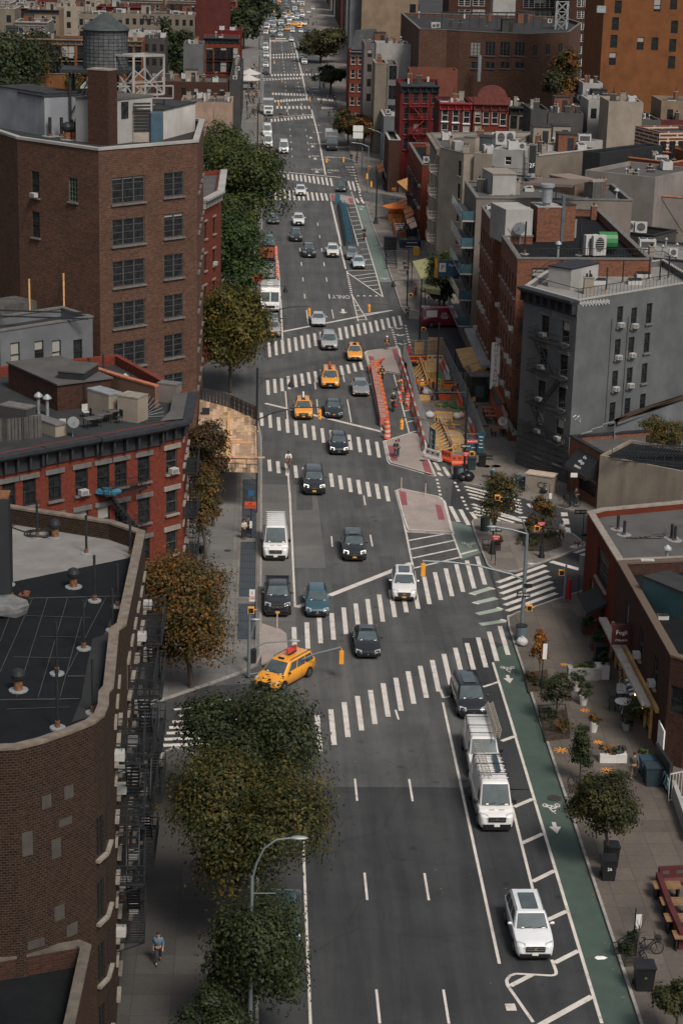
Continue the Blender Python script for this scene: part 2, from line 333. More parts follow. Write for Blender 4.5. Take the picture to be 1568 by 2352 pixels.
g=MB();g.sheet([(-60,58),(-4,106),(-.2,117.5),(.3,126),(-3.5,125.2),(-60,72)],.008)
g.sheet([(18.6,138.5),(18.6,151),(45,177),(45,160)],.008)
g.sheet(poly('6',[(510,80),(800,150),(1150,235),(1150,330),(1040,330),(830,280),(690,235),(600,262),(500,190)]),.008)
struct('side_street_road',g,M_SIDEST)
g=MB();g.sheet(poly('6',[(690,480),(720,495),(775,710),(745,720)]),.012);g.sheet(poly('c',[(200,1200),(950,1040),(950,1062),(600,1150),(250,1235)]),.012)
g.sheet(poly('d',[(160,170),(560,90),(960,10),(960,30),(560,120),(220,190)]),.0125);g.sheet(poly('c',[(1140,985),(1330,940),(1400,950),(1150,1015)]),.0125)
RQ=random.Random(9)
for i in range(26):
 x,y=RQ.uniform(3,15),RQ.uniform(126,235);w_,h_=RQ.uniform(.6,1.8),RQ.uniform(1.5,9);g.sheet([(x,y),(x+w_,y+.1),(x+w_,y+h_),(x+.05,y+h_)],.0065+.0001*i)
struct('asphalt_patch',g,M_PATCH)
g=MB();g.sheet([(.45,129.4),(.45,173.7),(5.35,173.7),(5.6,150.3),(3.0,150.3),(3.0,129.4)],.008)
struct('concrete_lane_paving',g,M_BUSPAD)
def walk(name,pts,m,z=.15,kerb=True):
 g=MB();g.prism(pts,-.02,z,0,1);o=struct(name,g,[m,M_KERB])
 if kerb:
  c=sum((Vector((p[0],p[1])) for p in pts),Vector((0,0)))/len(pts)
 return o
def kerbline(pts,w=.16,z=.154):
 g=MB()
 for a,b in zip(pts,pts[1:]):g.bar((a[0],a[1],z/2),(b[0],b[1],z/2),w,z+.004)
 struct('kerb',g,M_KERB)
KL=[(-60,61),(-8,108.5),(-5.9,111.5),(-5.6,114.0),(-4.9,114.9),(-1.2,112),(-.5,108),(.35,100),(.35,40)]
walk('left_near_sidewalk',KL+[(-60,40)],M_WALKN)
KL2=[(-60,75),(-5.4,123.3),(-3.5,125.1),(-.7,127.9),(.15,129.2),(.42,131),(.4,175.5),(.35,190),(-.3,200),(-3,204),(-60,260)]
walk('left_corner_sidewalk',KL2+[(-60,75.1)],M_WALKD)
kerbline(KL);kerbline(KL2)
KR=[(18.72,40),(18.72,137),(18.85,139),(19.6,140.1),(25.3,145.2),(60,180)]
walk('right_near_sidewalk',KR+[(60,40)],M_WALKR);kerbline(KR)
KP=poly('6',[(600,275),(605,262),(640,255),(1060,325),(1120,372),(1115,385),(850,480),(805,495),(760,497),(700,490),(672,470),(640,390),(612,320)])
walk('corner_plaza',KP,M_WALK);kerbline(KP+[KP[0]])
KN=[at('6',1568,260)]+poly('f',[(1440,488),(900,358),(800,328),(400,215),(250,185),(165,148),(130,20)])+[(18.6,177),(18.9,190),(19.6,205.5),(20.5,216),(22.5,219),(60,228)]
walk('brick_block_sidewalk',KN+[(60,160)],M_WALK);kerbline(KN)
KR3=[(60,246)]+[at('c',x,y) for x,y in[(1568,700),(1530,655),(1490,600),(1420,380),(1330,120),(1290,0)]]+[at('b',x,y) for x,y in[(1205,1100),(1165,960),(1140,885)]]+[(21.5,345),(60,352)]
walk('dining_sidewalk',KR3,M_WALK);kerbline(KR3)
KR4=[(60,368)]+[at('b',x,y) for x,y in[(1568,860),(1300,810),(1110,785),(1085,740),(1060,620),(990,400),(940,260),(905,190)]]+[at('a',x,y) for x,y in[(860,900),(800,780),(720,600)]]+[(15,1400),(60,1400)]
walk('far_right_sidewalk',KR4,M_WALK)
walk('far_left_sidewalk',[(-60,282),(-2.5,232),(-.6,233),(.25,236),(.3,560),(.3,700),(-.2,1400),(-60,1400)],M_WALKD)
kerbline([(-2.5,232),(-.6,233),(.25,236),(.3,560),(.3,700)])
ISL=[poly('6',[(252,125),(275,117),(445,153),(470,173),(508,318),(305,308),(288,260)]),poly('e',[(25,1312),(310,1222),(395,1230),(490,1465),(522,1512),(600,1695),(560,1695),(95,1562),(72,1530)]),poly('c',[(1145,1028),(1160,1012),(1438,974),(1460,985),(1500,1150),(1512,1238),(1400,1214),(1215,1182),(1185,1172)]),poly('b',[(798,808),(850,812),(1030,843),(1042,912),(955,905),(905,892),(812,880)])]
REDP=[[('6',[(265,122),(295,127),(303,188),(277,188)]),('6',[(430,183),(458,190),(475,255),(445,255)])],[('e',[(62,1352),(125,1352),(175,1528),(102,1525)]),('e',[(442,1512),(515,1515),(575,1690),(490,1670)])],[('c',[(1172,1052),(1222,1058),(1240,1140),(1195,1150)]),('c',[(1398,990),(1440,985),(1470,1085),(1425,1092)])],[('b',[(812,812),(850,814),(855,880),(822,876)]),('b',[(980,845),(1020,848),(1032,900),(990,895)])]]
for p,rs in zip(ISL,REDP):
 g=MB();g.prism(p,-.02,.13,0,1);struct('traffic_island',g,[M_PINK,M_KERB])
 g=MB();g.sheet
 for k,q in rs:
  g.sheet([at(k,x,y,.134) for x,y in q],.134)
 struct('tactile_panel',g,M_RED)
PM=MB();ZP=.016
def stripe(a,b,w,m=0,z=ZP,mb=None):
 a=Vector((a[0],a[1],0));b=Vector((b[0],b[1],0));d=(b-a).normalized();n=Vector((-d.y,d.x,0))*w/2
 z+=(len((mb or PM).f)%300)*1.5e-5
 (mb or PM).face([(p.x,p.y,z) for p in(a-n,b-n,b+n,a+n)],m=m)
def pst(k,x0,y0,x1,y1,w=.12,m=0,z=ZP):stripe(at(k,x0,y0),at(k,x1,y1),w,m,z)
def pline(k,pts,w=.12,z=ZP,zz=0.):
 for i in range(len(pts)-1):stripe(at(k,*pts[i],zz),at(k,*pts[i+1],zz),w,0,z+zz+(i%2)*.0015)
def xwalk(n,t0,b0,t1,b1,w=.34,lo=0,hi=None,skip=()):
 """n bars; t/b = top and bottom end of the first and last bar (survey points)"""
 A,B,C_,D_=at(*t0),at(*b0),at(*t1),at(*b1)
 for i in range(lo,hi or n):
  if i in skip:continue
  u=i/(n-1);p=A.lerp(C_,u);q=B.lerp(D_,u);j=Vector((0,R.uniform(-.12,.12),0))
  stripe(p+j,q+j,w)
xwalk(14,('6',12,1095),('6',30,1256),('6',727,747),('6',766,880),lo=-4)
xwalk(17,('6',-218,750),('6',-214,870),('6',622,423),('6',658,552))
xwalk(14,('d',222,1000),('d',232,1112),('6',203,102),('6',216,172))
xwalk(13,('d',228,572),('d',238,700),('d',1250,832),('d',1275,983),lo=-1)
xwalk(15,('d',208,242),('d',216,382),('d',1092,68),('d',1112,143))
xwalk(22,('c',220,925),('c',230,1063),('c',1465,668),('c',1488,762))
xwalk(12,('b',283,757),('b',288,866),('b',762,805),('b',780,873),w=.36)
xwalk(13,('b',322,608),('b',328,658),('b',808,655),('b',826,733),w=.36)
xwalk(13,('b',245,90),('b',248,118),('b',625,58),('b',632,83),w=.42)
for a_ in([9,('a',300,1012),('a',303,1036),('a',600,1012),('a',606,1038)],[12,('a',280,955),('a',283,978),('a',580,935),('a',585,957)],[12,('a',258,884),('a',261,905),('a',580,893),('a',585,916)],[14,('a',172,748),('a',175,768),('a',540,735),('a',545,752)],[16,('a',248,706),('a',250,725),('a',700,698),('a',705,715)],[10,('a',236,540),('a',238,556),('a',492,536),('a',495,550)],[10,('a',236,516),('a',238,528),('a',490,507),('a',493,520)],[9,('a',240,380),('a',242,392),('a',400,380),('a',403,392)],[6,('a',290,361),('a',292,372),('a',375,359),('a',377,370)],[6,('a',470,225),('a',472,233),('a',370,225),('a',372,233)],[6,('a',690,935),('a',700,955),('a',820,945),('a',830,965)],[5,('a',715,1018),('a',725,1040),('a',815,1020),('a',825,1040)]):
 xwalk(*a_,w=.5)
for b_ in[(128,405,205,555),(222,435,302,585),(325,460,375,527),(384,546,430,552)]:pst('f',*b_,w=.36)
for b_ in[(980,685,1005,770),(1020,690,1045,780),(1072,705,1095,785),(1055,852,1080,895),(1105,858,1128,900)]:pst('b',*b_,w=.36)
for b_ in[(597,1545,655,1640),(640,1665,680,1705),(700,1600,775,1725)]:pst('e',*b_,w=.36)
for i in range(7):
 u=i/6;a=at('6',716,545).lerp(at('6',768,703),u);b=at('6',936,465).lerp(at('6',998,620),u);stripe(a,b,.45)
for x0,y0,x1,y1 in[(597,598,693,568),(612,640,712,616),(622,690,730,667),(637,738,748,722)]:pst('6',x0,y0,x1,y1,.6,1)
for x0,y0,x1,y1 in[(597,600,606,596),(612,642,620,638),(722,665,732,662),(740,722,750,716),(684,574,692,570)]:pst('6',x0,y0,x1,y1,.6,0,ZP+.004)
pst('6',962,448,1092,485,.6);pst('6',1068,408,1122,390,.5);pst('6',1100,420,1130,410,.5)
for b_ in[(265,213,795,350),(280,245,800,380),(298,283,805,410),(312,316,812,442),(335,382,860,550),(345,415,850,560),(356,450,735,560),(362,480,600,545),(455,352,812,472),(384,545,430,552)]:pst('f',*b_,w=.4)
for b_ in[(870,380,905,415)]:pst('f',*b_,w=.36)
g=MB()
for q in[[(1183,462),(1245,465),(1252,498),(1190,500)],[(1195,520),(1258,525),(1268,575),(1210,578)],[(1222,605),(1270,610),(1284,668),(1235,672)]]:PM.sheet(poly('f',q),ZP)
PM.sheet([at('f',x,y,.154) for x,y in[(1258,795),(1320,765),(1390,778),(1330,808)]],.156)
for a in[(820,1032,1065,1028),(792,1060,1090,1052),(777,1086,1100,1077),(765,1112,1110,1101),(755,1140,1120,1126),(750,1168,1125,1152)]:pst('5',*a,w=.42)
pst('7',750,38,862,37,.42)
pline('5',[(800,1003),(870,998),(930,990),(1000,975),(1060,958)],.3)
pst('6',-55,604,322,455,.55);pst('5',1362,533,1420,512,.5);pst('c',355,820,1400,615,.5);pst('d',185,462,1305,735,.5);pst('b',300,592,910,650,.6);pst('b',262,74,640,47,.6);pst('c',1135,650,1400,618,.3)
pst('c',1060,660,1160,690,.01)
for i in range(-3,1):
 for X in(6.2,9.5):stripe((X,107.6+12.2*i),(X,110.7+12.2*i),.13)
stripe((12.55,88.8),(12.6,122.8),.16);pst('6',468,1075,520,1062,.14);pst('6',453,1035,468,1075,.2)
stripe((2.9,50),(2.9,103.5),.14)
pst('5',1330,0,1355,533,.16);pst('d',378,345,410,740,.15);pst('d',405,1150,415,1307,.14);pst('d',425,1160,430,1307,.01)
for k,p in[('d',(660,262,668,328)),('d',(678,425,692,560)),('d',(970,425,1008,645)),('d',(930,192,942,257)),('6',(102,145,109,188)),('6',(132,325,142,378)),('6',(248,1130,262,1175)),('D',(761,1232,763,1256))]:pst(k,*p,w=.13)
def dashes(k,x0,ya,yb,P0,P1):
 a=at(k,*x0)
 Y=a.y
 return
for X,y0 in((6.05,at('c',528,190).y),(9.35,at('c',745,192).y)):
 i=-2
 while y0+12.2*i<330:
  if y0+12.2*i>231:stripe((X,y0+12.2*i),(X,y0+12.2*i+3.1),.14)
  i+=1
for X in(6.15,9.75):
 y=at('b',433,458).y
 while y<470:stripe((X+(y-350)*.003,y),(X+(y-350)*.003,y+3.2),.16);y+=12.2
 y=492
 while y<950:stripe((X+.3+(y-480)*.0012,y),(X+.3+(y-480)*.0012,y+4),.2);y+=12.2
pst('c',580,615,597,750,.13);pst('c',822,610,840,695,.13)
pline('c',[(305,130),(335,560),(352,905),(360,935)],.2);pline('a',[(232,360),(236,700)],.3);pline('a',[(460,400),(500,560),(540,720),(585,950)],.35);pline('b',[(628,0),(690,240),(762,625)],.3)
pline('b',[(800,815),(915,1307)],.14);pline('b',[(815,885),(895,1230),(905,1290)],.3);pline('c',[(900,0),(955,220)],.25)
for i in range(11):pst('c',970+i*4.2,262+i*20,972+i*4.2,272+i*20,.3)
pline('c',[(1015,470),(1075,722)],.14);pline('c',[(1015,470),(1160,712)],.14)
for p in[(1045,575,1075,570),(1055,618,1100,612),(1070,660,1120,662),(1080,708,1160,705)]:pst('c',*p,w=.25)
pline('b',[(960,910),(1075,1307)],.16);pline('b',[(1030,845),(1165,1307)],.16);pline('c',[(1165,0),(1238,240),(1310,488)],.16)
for i in range(9):pst('b',972+i*12.2,944+i*42,1048+i*12.2,938+i*41.5,.28)
for p in[(1095,32,1165,28),(1115,80,1182,76),(1140,130,1195,126),(1145,183,1212,178)]:pst('c',*p,w=.28)
pline('c',[(1310,488),(970,255),(965,243),(985,238),(1228,232)],.2)
for p in[(1030,287,1238,260),(1075,316,1250,293),(1115,346,1258,328),(1165,382,1272,372),(1220,418,1282,412)]:pst('c',*p,w=.28)
for i in range(4):q=1058+i*58;PM.sheet(poly('c',[(q,482),(q+14,470),(q+34,482)]),ZP)
pline('6',[(695,912),(800,1253)],.17);pline('8',[(780,0),(1195,1380)],.17);pline('8',[(785,390),(885,790)],.16)
for p in[(735,82,795,60),(792,385,878,348),(828,552,925,508),(877,728,978,678),(945,905,1035,864),(978,1102,1088,1046),(775,1208,875,1156)]:pst('8',*p,w=.3)
pst('8',905,1392,1150,1256,.35);pst('6',650,1025,720,1002,.22)
pline('8',[(965,1088),(985,1140),(985,1155),(965,1161),(880,1156),(800,1152),(772,1162),(758,1182),(762,1205),(880,1375)],.17);pst('8',772,1290,782,1322,.5)
pline('6',[(262,150),(340,530)],.16);pline('6',[(305,308),(508,318),(550,432)],.16)
for p in[(305,352,470,322),(318,392,522,350),(328,432,533,388),(335,478,545,428)]:pst('6',*p,w=.25)
pst('f',225,865,390,820,.3,0,ZP+.006)
pline('6',[(250,125),(262,150)],.14)
for i in range(8):pst('6',438+i*0.2*18,68+i*17,440+i*.2*18,76+i*17,.25)
for i in range(8):pst('6',520+i*8,82+i*17,523+i*8,90+i*17,.25)
for i in range(10):pst('c',1395+i*6,780+i*22,1397+i*6,790+i*22,.28)
for i in range(9):pst('c',1525+i*6,760+i*26,1528+i*6,772+i*26,.28)
for i in range(12):pst('b',1008+i*3,790+i*8,1009+i*3,793+i*8,.3)
for i in range(13):pst('b',1022+i*7,545+i*27,1026+i*7,557+i*27,.35)
for i in range(4):
 for sgn in(0,1):pst('b',950+i*17+sgn*40,550+i*26,990+i*17+sgn*30,552+i*26,.6)
for q in[(1425,785),(1440,850),(1460,935)]:
 pst('c',q[0],q[1]-4,q[0]+35,q[1]+10,.35);pst('c',q[0]+35,q[1]+10,q[0]+75,q[1]-2,.35,0,ZP+.002)
pline('e',[(130,540),(180,720),(310,1222)],.14)
for p in[(225,838,330,830),(250,960,340,938),(282,1085,370,1065),(315,1205,400,1190)]:pst('e',*p,w=.25)
pline('d',[(1180,155),(1305,735)],.2);pline('e',[(600,1700),(530,1510)],.12)
for p in ISL[:3]:
 c=sum(p,Vector())/len(p)
 for i in range(len(p)):
  a,b=p[i],p[(i+1)%len(p)];stripe(c+(a-c)*1.045,c+(b-c)*1.045,.13,0,ZP+.008+(i%2)*.001);stripe(c+(a-c)*.985,c+(b-c)*.985,.12,0,.137+(i%2)*.001)
struct('painted_line',PM,[M_WHITE,M_GRNW])
g=MB();g.sheet([(16.75,40),(18.62,40),(18.62,134.6),(16.85,132.2)],.012);struct('cycle_lane',g,M_GREEN)
g=MB();g.sheet(poly('f',[(130,540),(350,610),(420,850),(230,915)]),.012);struct('cycle_lane',g,M_GREENP)
g=MB();g.sheet(poly('b',[(1032,845),(1055,915),(1150,915),(1270,1300),(1165,1307)]),.012);g.sheet(poly('c',[(1168,0),(1285,0),(1395,345),(1275,345)]),.0125);struct('cycle_lane',g,M_GREENP)
def road_mesh(name,me,m,loc,rz,sy=1.):
 me.transform(Matrix.Diagonal((1,sy,1,1)));me.materials.clear();me.materials.append(m)
 o=link(name,me,None,loc,rz);tag(o,kind='structure');return o
def only(k,x,y,size=3.2):p=at(k,x,y);road_mesh('only_marking',text_mesh('ONLY',1.1,.001,.8),M_WHITE,(p.x,p.y,.02),PI,size)
p=at('c',910,487);road_mesh('only_marking',text_mesh('ONLY',1.1,.001,.82),M_WHITE,(p.x,p.y,.02),PI,3.2)
for x,y in[(652,445),(800,455),(680,573),(833,582),(635,327),(770,330)]:only('b',x,y)
for x,y in[(510,828),(510,858),(655,835),(660,865)]:only('a',x,y)
def arrow_mesh(L=2.4,w=.75):
 mb=MB();mb.face([(-.12,L,0),(-.12,.9,0),(.12,.9,0),(.12,L,0)]);mb.face([(-w/2,.9,0),(0,0,0),(w/2,.9,0)]);return mb.mesh('arrow',M_WHITE)
AR=arrow_mesh();AR2=arrow_mesh(1.5,.7)
for k,x,y,s in[('c',935,650,1.3),('b',622,278,1.4),('b',640,362,1.4),('b',665,480,1.4),('b',683,607,1.4)]:
 p=at(k,x,y);o=link('arrow_marking',AR,None,(p.x,p.y,.02));o.scale=(s*1.2,s,1);tag(o,kind='structure')
for k,x,y in[('b',725,152),('b',735,222),('b',820,485),('b',835,605)]:
 p=at(k,x,y);o=link('arrow_marking',AR,None,(p.x,p.y,.02),1.2);o.scale=(1.3,1.,1);tag(o,kind='structure')
def bike_symbol(k,x,y,s=1.,z=.02,rz=0,arr=None):
 mb=MB();p=at(k,x,y)
 for cx in(-.5,.5):
  for i in range(16):
   a,b=2*PI*i/16,2*PI*(i+1)/16
   mb.face([(cx+r*math.cos(t)*1.0,r*math.sin(t)*1.25,0) for r,t in((.24,a),(.24,b),(.15,b),(.15,a))])
 for a,b in[((-.5,0),(-.15,-.5)),((-.15,-.5),(.3,-.45)),((.3,-.45),(.5,0)),((-.5,0),(.05,-.02)),((.05,-.02),(.3,-.45)),((.05,0),(-.15,-.5)),((-.2,-.55),(.0,-1.05)),((.0,-1.05),(.25,-.75)),((.1,-1.15),(.12,-1.3))]:
  stripe((a[0],a[1]),(b[0],b[1]),.11,0,.001*len(mb.f)/50,mb)
 o=link('cyclist_marking',mb.mesh('cyclist_marking',M_WHITE),None,(p.x,p.y,z),rz);o.scale=(s,s*1.2,1);tag(o,kind='structure')
 if arr:
  q=at(k,*arr);o=link('arrow_marking',AR2,None,(q.x,q.y,z),rz);tag(o,kind='structure')
bike_symbol('6',762,935,.68,arr=(773,1008));bike_symbol('8',963,378,.72,arr=(990,508));bike_symbol('f',300,757,.8);bike_symbol('g',80,800,.8,arr=(72,840));bike_symbol('c',1325,310,.8)
M_IRON=mat((.055,.05,.048),r=.6,var=.3,sc=4.,metal=.4);M_GRATE=None
for k,x,y,r in[('8',978,345,.45),('6',725,195,.0),('f',220,290,.55),('f',465,33,.42),('f',565,33,.42),('f',465,130,.42),('5',1045,280,.3),('e',1180,1145,.4),('e',1225,1490,.4),('e',1225,1525,.4),('e',1180,1610,.45),('e',1300,1608,.45),('e',460,1540,.32),('5',885,1010,.45),('g',350,815,.5),('g',185,897,.45),('D',905,1650,.0)]:
 if r:
  p=at(k,x,y);g=MB();g.cyl(0,0,0,.012,r,n=20)
  z=.152 if k in 'eg5' or(k=='f' and x>400) else .012
  if(k,x)==('e',460):z=.132
  if(k,x)==('5',885):z=.012
  struct('manhole_cover',g,M_IRON,loc=(p.x,p.y,z))
TYPES=dict(sedan=dict(L=4.75,W=1.84,H=1.44,zf=.66,zc=.93,zr=1.0,yc=1.35,ywt=2.15,yrt=3.4,yrb=4.2,tuck=.20),suv=dict(L=4.75,W=1.92,H=1.70,zf=.92,zc=1.10,zr=1.12,yc=1.25,ywt=1.95,yrt=4.2,yrb=4.62,tuck=.16),big_suv=dict(L=5.05,W=2.0,H=1.80,zf=.98,zc=1.16,zr=1.18,yc=1.32,ywt=2.0,yrt=4.5,yrb=4.92,tuck=.15),hatch=dict(L=4.45,W=1.80,H=1.58,zf=.76,zc=1.0,zr=1.05,yc=1.2,ywt=1.95,yrt=3.85,yrb=4.3,tuck=.17),minivan=dict(L=5.1,W=1.98,H=1.76,zf=.84,zc=1.06,zr=1.08,yc=1.05,ywt=1.95,yrt=4.65,yrb=5.0,tuck=.16),van=dict(L=5.9,W=2.06,H=2.55,zf=1.08,zc=1.32,zr=1.35,yc=.78,ywt=1.45,yrt=5.75,yrb=5.86,tuck=.12),old_van=dict(L=5.7,W=2.0,H=2.10,zf=1.02,zc=1.20,zr=1.25,yc=1.15,ywt=1.75,yrt=5.55,yrb=5.66,tuck=.12),pickup=dict(L=5.8,W=2.02,H=1.92,zf=1.12,zc=1.26,zr=1.28,yc=1.42,ywt=2.05,yrt=3.5,yrb=3.85,tuck=.16))
M_TYRE=mat((.018,.018,.018),r=.85,var=.3);M_RIM=mat((.28,.29,.30),r=.35,metal=.8,var=.2);M_GL=glassm((.06,.078,.084));M_BLK=mat((.014,.014,.016),r=.4,var=.3)
M_LAMP=mat((.40,.42,.44),r=.12,spec=.8,var=.1);M_PLATE=mat((.7,.68,.6),r=.5,var=.1);M_PLATEO=mat((.65,.32,.06),r=.5,var=.1);M_TAIL=mat((.35,.02,.02),r=.25);M_CHR=mat((.55,.55,.56),r=.2,metal=.9)
M_FRAMEC=mat((.01,.01,.01));M_AMB=mat((.85,.30,.04),r=.3,emit=.6);M_HEAD=mat((.95,.93,.85),r=.3,emit=.5,var=.02);M_PAPER=mat((.75,.74,.70),r=.8,var=.05);M_BLIND=mat((.045,.05,.052),r=.5,var=.1)
def paint(c):return mat(c,r=.28,var=.07,sc=1.2,spec=.5,coat=1.,name='car_paint')
WHITE=(.66,.65,.63);BLACK=(.016,.017,.019);SILV=(.36,.37,.38);GREY=(.15,.16,.17);TAXI=(.76,.31,.025);TEAL=(.03,.08,.105);TAN=(.36,.31,.26)
def lower_body(P):
 L,W,tk=P['L'],P['W'],P['tuck'];h=W/2;zf,zc,zr=P['zf'],P['zc'],P['zr'];yc,yrb=P['yc'],P['yrb']
 rr=zr if yrb>L-.5 else zr-.02
 S=[(0,.70*h,.36,.50,.54),(.03,.80*h,.27,zf-.16,zf-.10),(.14,.91*h,.22,zf-.05,zf),(.42,.98*h,.2,zf,zf+.06),(yc*.62,h,.2,(zf+zc)/2-.01,(zf+zc)/2+.06),(yc,h,.2,zc-.03,zc+.01),(yc+.5,h,.2,zc-.01,zc+.02),((yc+L)/2,h*1.0,.2,(zc+zr)/2,(zc+zr)/2+.02),(min(yrb,L-.35),h*.99,.2,zr-.01,zr),(L-.22,h*.95,.22,rr-.03,rr),(L-.04,h*.86,.28,rr-.12,rr-.06),(L,h*.76,.38,rr-.3,rr-.26)]
 mb=MB();rings=[]
 for y,w,zb,zs,zt in S:
  half=[(0,zb),(w*.86,zb),(w*.965,zb+.13),(w,zb+(zs-zb)*.55),(w*.985,zs-.06),(w*.94,zs),(w*.80,zs+(zt-zs)*.6),(w*.42,zt),(0,zt)]
  rings.append([(x,y,z) for x,z in half]+[(-x,y,z) for x,z in half[-2:0:-1]])
 n=len(rings[0])
 for a,b in zip(rings,rings[1:]):
  for k in range(n):mb.face([a[k],a[(k+1)%n],b[(k+1)%n],b[k]])
 mb.face(rings[0][::-1]);mb.face(rings[-1])
 return mb
def cabin(P,boxy=False):
 h=P['W']/2;tk=P['tuck'];H=P['H'];wb=h*.955;wt=h-tk-.06
 zc,zr=P['zc']-.03,P['zr']-.03
 B=[(-wb*.96,P['yc'],zc),(wb*.96,P['yc'],zc),(wb*.97,P['yrb'],zr),(-wb*.97,P['yrb'],zr)]
 T=[(-wt*.95,P['ywt'],H-.05),(wt*.95,P['ywt'],H-.05),(wt*.95,P['yrt'],H-.05),(-wt*.95,P['yrt'],H-.05)]
 return B,T
def quadp(q,u,v):
 a,b,c,d=map(Vector,q);return(a*(1-u)+b*u)*(1-v)+(d*(1-u)+c*u)*v
def inset(q,u0,u1,v0,v1,off,nu=1,crown=0):
 n=(Vector(q[1])-Vector(q[0])).cross(Vector(q[3])-Vector(q[0])).normalized();out=[]
 for i in range(nu):
  a,b=u0+(u1-u0)*i/nu,u0+(u1-u0)*(i+1)/nu
  f=lambda u:n*(off+crown*math.sin(PI*(u-u0)/(u1-u0)))
  out.append([quadp(q,a,v0)+f(a),quadp(q,b,v0)+f(b),quadp(q,b,v1)+f(b),quadp(q,a,v1)+f(a)])
 return out
def car(kind,col,loc,rz=0,label='',cat='car',group=None,taxi=0,rack=False,plate=None,lights=None,lod=0,name=None,panel_van=False,sunroof=False,indic=False,ladder=False,rails=True,chrome=False,name2=None):
 P=TYPES[kind];L,W,H=P['L'],P['W'],P['H'];h=W/2;pm=paint(col) if not isinstance(col,bpy.types.Material) else col
 parts=[]
 def part(n,mb,m,sm=False,sub=None):parts.append((n,mb,m,sm,sub))
 lb=lower_body(P);B,T=cabin(P)
 cb=MB()
 mid=[quadp((T[0],T[1],T[2],T[3]),.5,.5)]
 def ringpt(u):return
 bm=bmesh.new();vs=[bm.verts.new(p) for p in B+T]
 for f in((0,1,5,4),(1,2,6,5),(2,3,7,6),(3,0,4,7),(4,5,6,7)):bm.faces.new([vs[i] for i in f])
 bmesh.ops.bevel(bm,geom=[e for e in bm.edges if len(e.link_faces)==2],offset=.10 if kind not in('van','old_van') else .16,segments=3,affect='EDGES',profile=.5)
 for v in bm.verts:
  if v.co.z>H-.09:v.co.z+=.05*(1-(v.co.x/h)**2)
 bm.normal_update()
 for f in bm.faces:cb.face([v.co[:] for v in f.verts])
 bm.free()
 lb.add(cb);part('body',lb,pm,.6)
 WS=(B[0],B[1],T[1],T[0]);RW=(B[2],B[3],T[3],T[2]);LS=(B[3],B[0],T[0],T[3]);RS=(B[1],B[2],T[2],T[1])
 van=kind in('van','old_van')
 g=MB();[g.face(q) for q in inset(WS,.055,.945,.05 if not van else .04,.93,.012,6,.012)];part('windshield',g,M_GL)
 w=MB();w.bar(quadp(WS,.18,.04)+Vector((0,-.03,.01)),quadp(WS,.5,.16)+Vector((0,-.04,.02)),.02,m=0);w.bar(quadp(WS,.52,.04)+Vector((0,-.03,.01)),quadp(WS,.84,.16)+Vector((0,-.04,.02)),.02);part('wiper',w,M_BLK)
 if not panel_van and kind!='pickup' or True:
  g=MB();[g.face(q) for q in inset(RW,.08,.92,.2 if not van else .5,.9,.012,4,.01)];part('rear_window',g,M_GL)
 segs={'sedan':[(.16,.50),(.53,.86)],'suv':[(.12,.40),(.43,.70),(.73,.93)],'big_suv':[(.12,.38),(.41,.68),(.71,.93)],'hatch':[(.14,.44),(.47,.86)],'minivan':[(.12,.36),(.39,.66),(.69,.94)],'van':[(.05,.20)],'old_van':[(.05,.19)],'pickup':[(.14,.52),(.55,.9)]}[kind]
 if kind in('van',) and not panel_van:segs=[(.05,.20),(.24,.5),(.53,.78),(.81,.97)]
 for Q,fl in((RS,0),(LS,1)):
  for a,b in segs:
   if fl:a,b=1-b,1-a
   g=MB();[g.face(q) for q in inset(Q,a,b,.14 if not van else .1,.88 if not van else .58,.012)];part('side_window',g,M_GL)
 if not lod:
  g=MB();q=inset(WS,.2,.4,.07,.13,.02)+inset(WS,.78,.88,.06,.11,.02);[g.face(x) for x in q];part('dash_paper',g,M_PAPER)
  g=MB();q=inset(WS,.44,.56,.84,.92,.02);[g.face(x) for x in q];part('inner_mirror',g,M_FRAMEC)
 zf=P['zf'];hm=M_HEAD if lights=='on' else M_LAMP
 for s in(-1,1):
  g=MB();a=Vector((s*h*.50,-.03,zf-.20));b=Vector((s*h*.93,.12,zf-.16))
  q=[a,b,b+Vector((-s*.01,.20,.19)),a+Vector((0,.13,.20))]
  mb2=MB();mb2.face(q if s>0 else q[::-1]);q2=[p+Vector((0,.1,0)) for p in q]
  for i in range(4):mb2.face([q[i],q2[i],q2[(i+1)%4],q[(i+1)%4]])
  part('headlight',mb2,hm)
  if lights=='amber' or(indic and lights is None):
   g=MB();g.box((s*h*.80,.05,zf-.27),(.26,.06,.05));part('indicator',g,M_AMB)
  t=MB();t.box((s*h*.8,L-.06,P['zr']-.18),(.22,.1,.16));part('tail_light',t,M_TAIL)
  m=MB();m.ball((s*(h+.10),P['yc']+.42,P['zc']+.10),(.12,.07,.085 if not van else .17),6);m.bar((s*h*.95,P['yc']+.45,P['zc']+.04),(s*(h+.08),P['yc']+.43,P['zc']+.07),.04);part('mirror',m,pm if not van and col!=TAXI else M_BLK,.9)
 g=MB();g.box((0,-.01,zf-.25),(h*.98,.09,.26 if kind not in('sedan','hatch') else .17));g.tube([(0,-.07,zf-.22),(0,-.06,zf-.22)],.06,8,1)
 if kind in('van','big_suv','suv','pickup'):g.box((0,-.03,zf-.28),(h*.9,.07,.025),0,1);g.box((0,-.03,zf-.18),(h*.9,.07,.025),0,1)
 part('grille',g,[M_BLK,M_CHR])
 g=MB();g.box((0,.05,.36),(W*.78,.16,.2 if not van else .34));part('lower_grille',g,M_BLK)
 g=MB();g.box((0,-.025,.47),(.32,.02,.16));part('licence_plate',g,plate or(M_PLATEO if R.random()<.5 else M_PLATE))
 wr=.34 if kind not in('van','pickup','big_suv') else .38
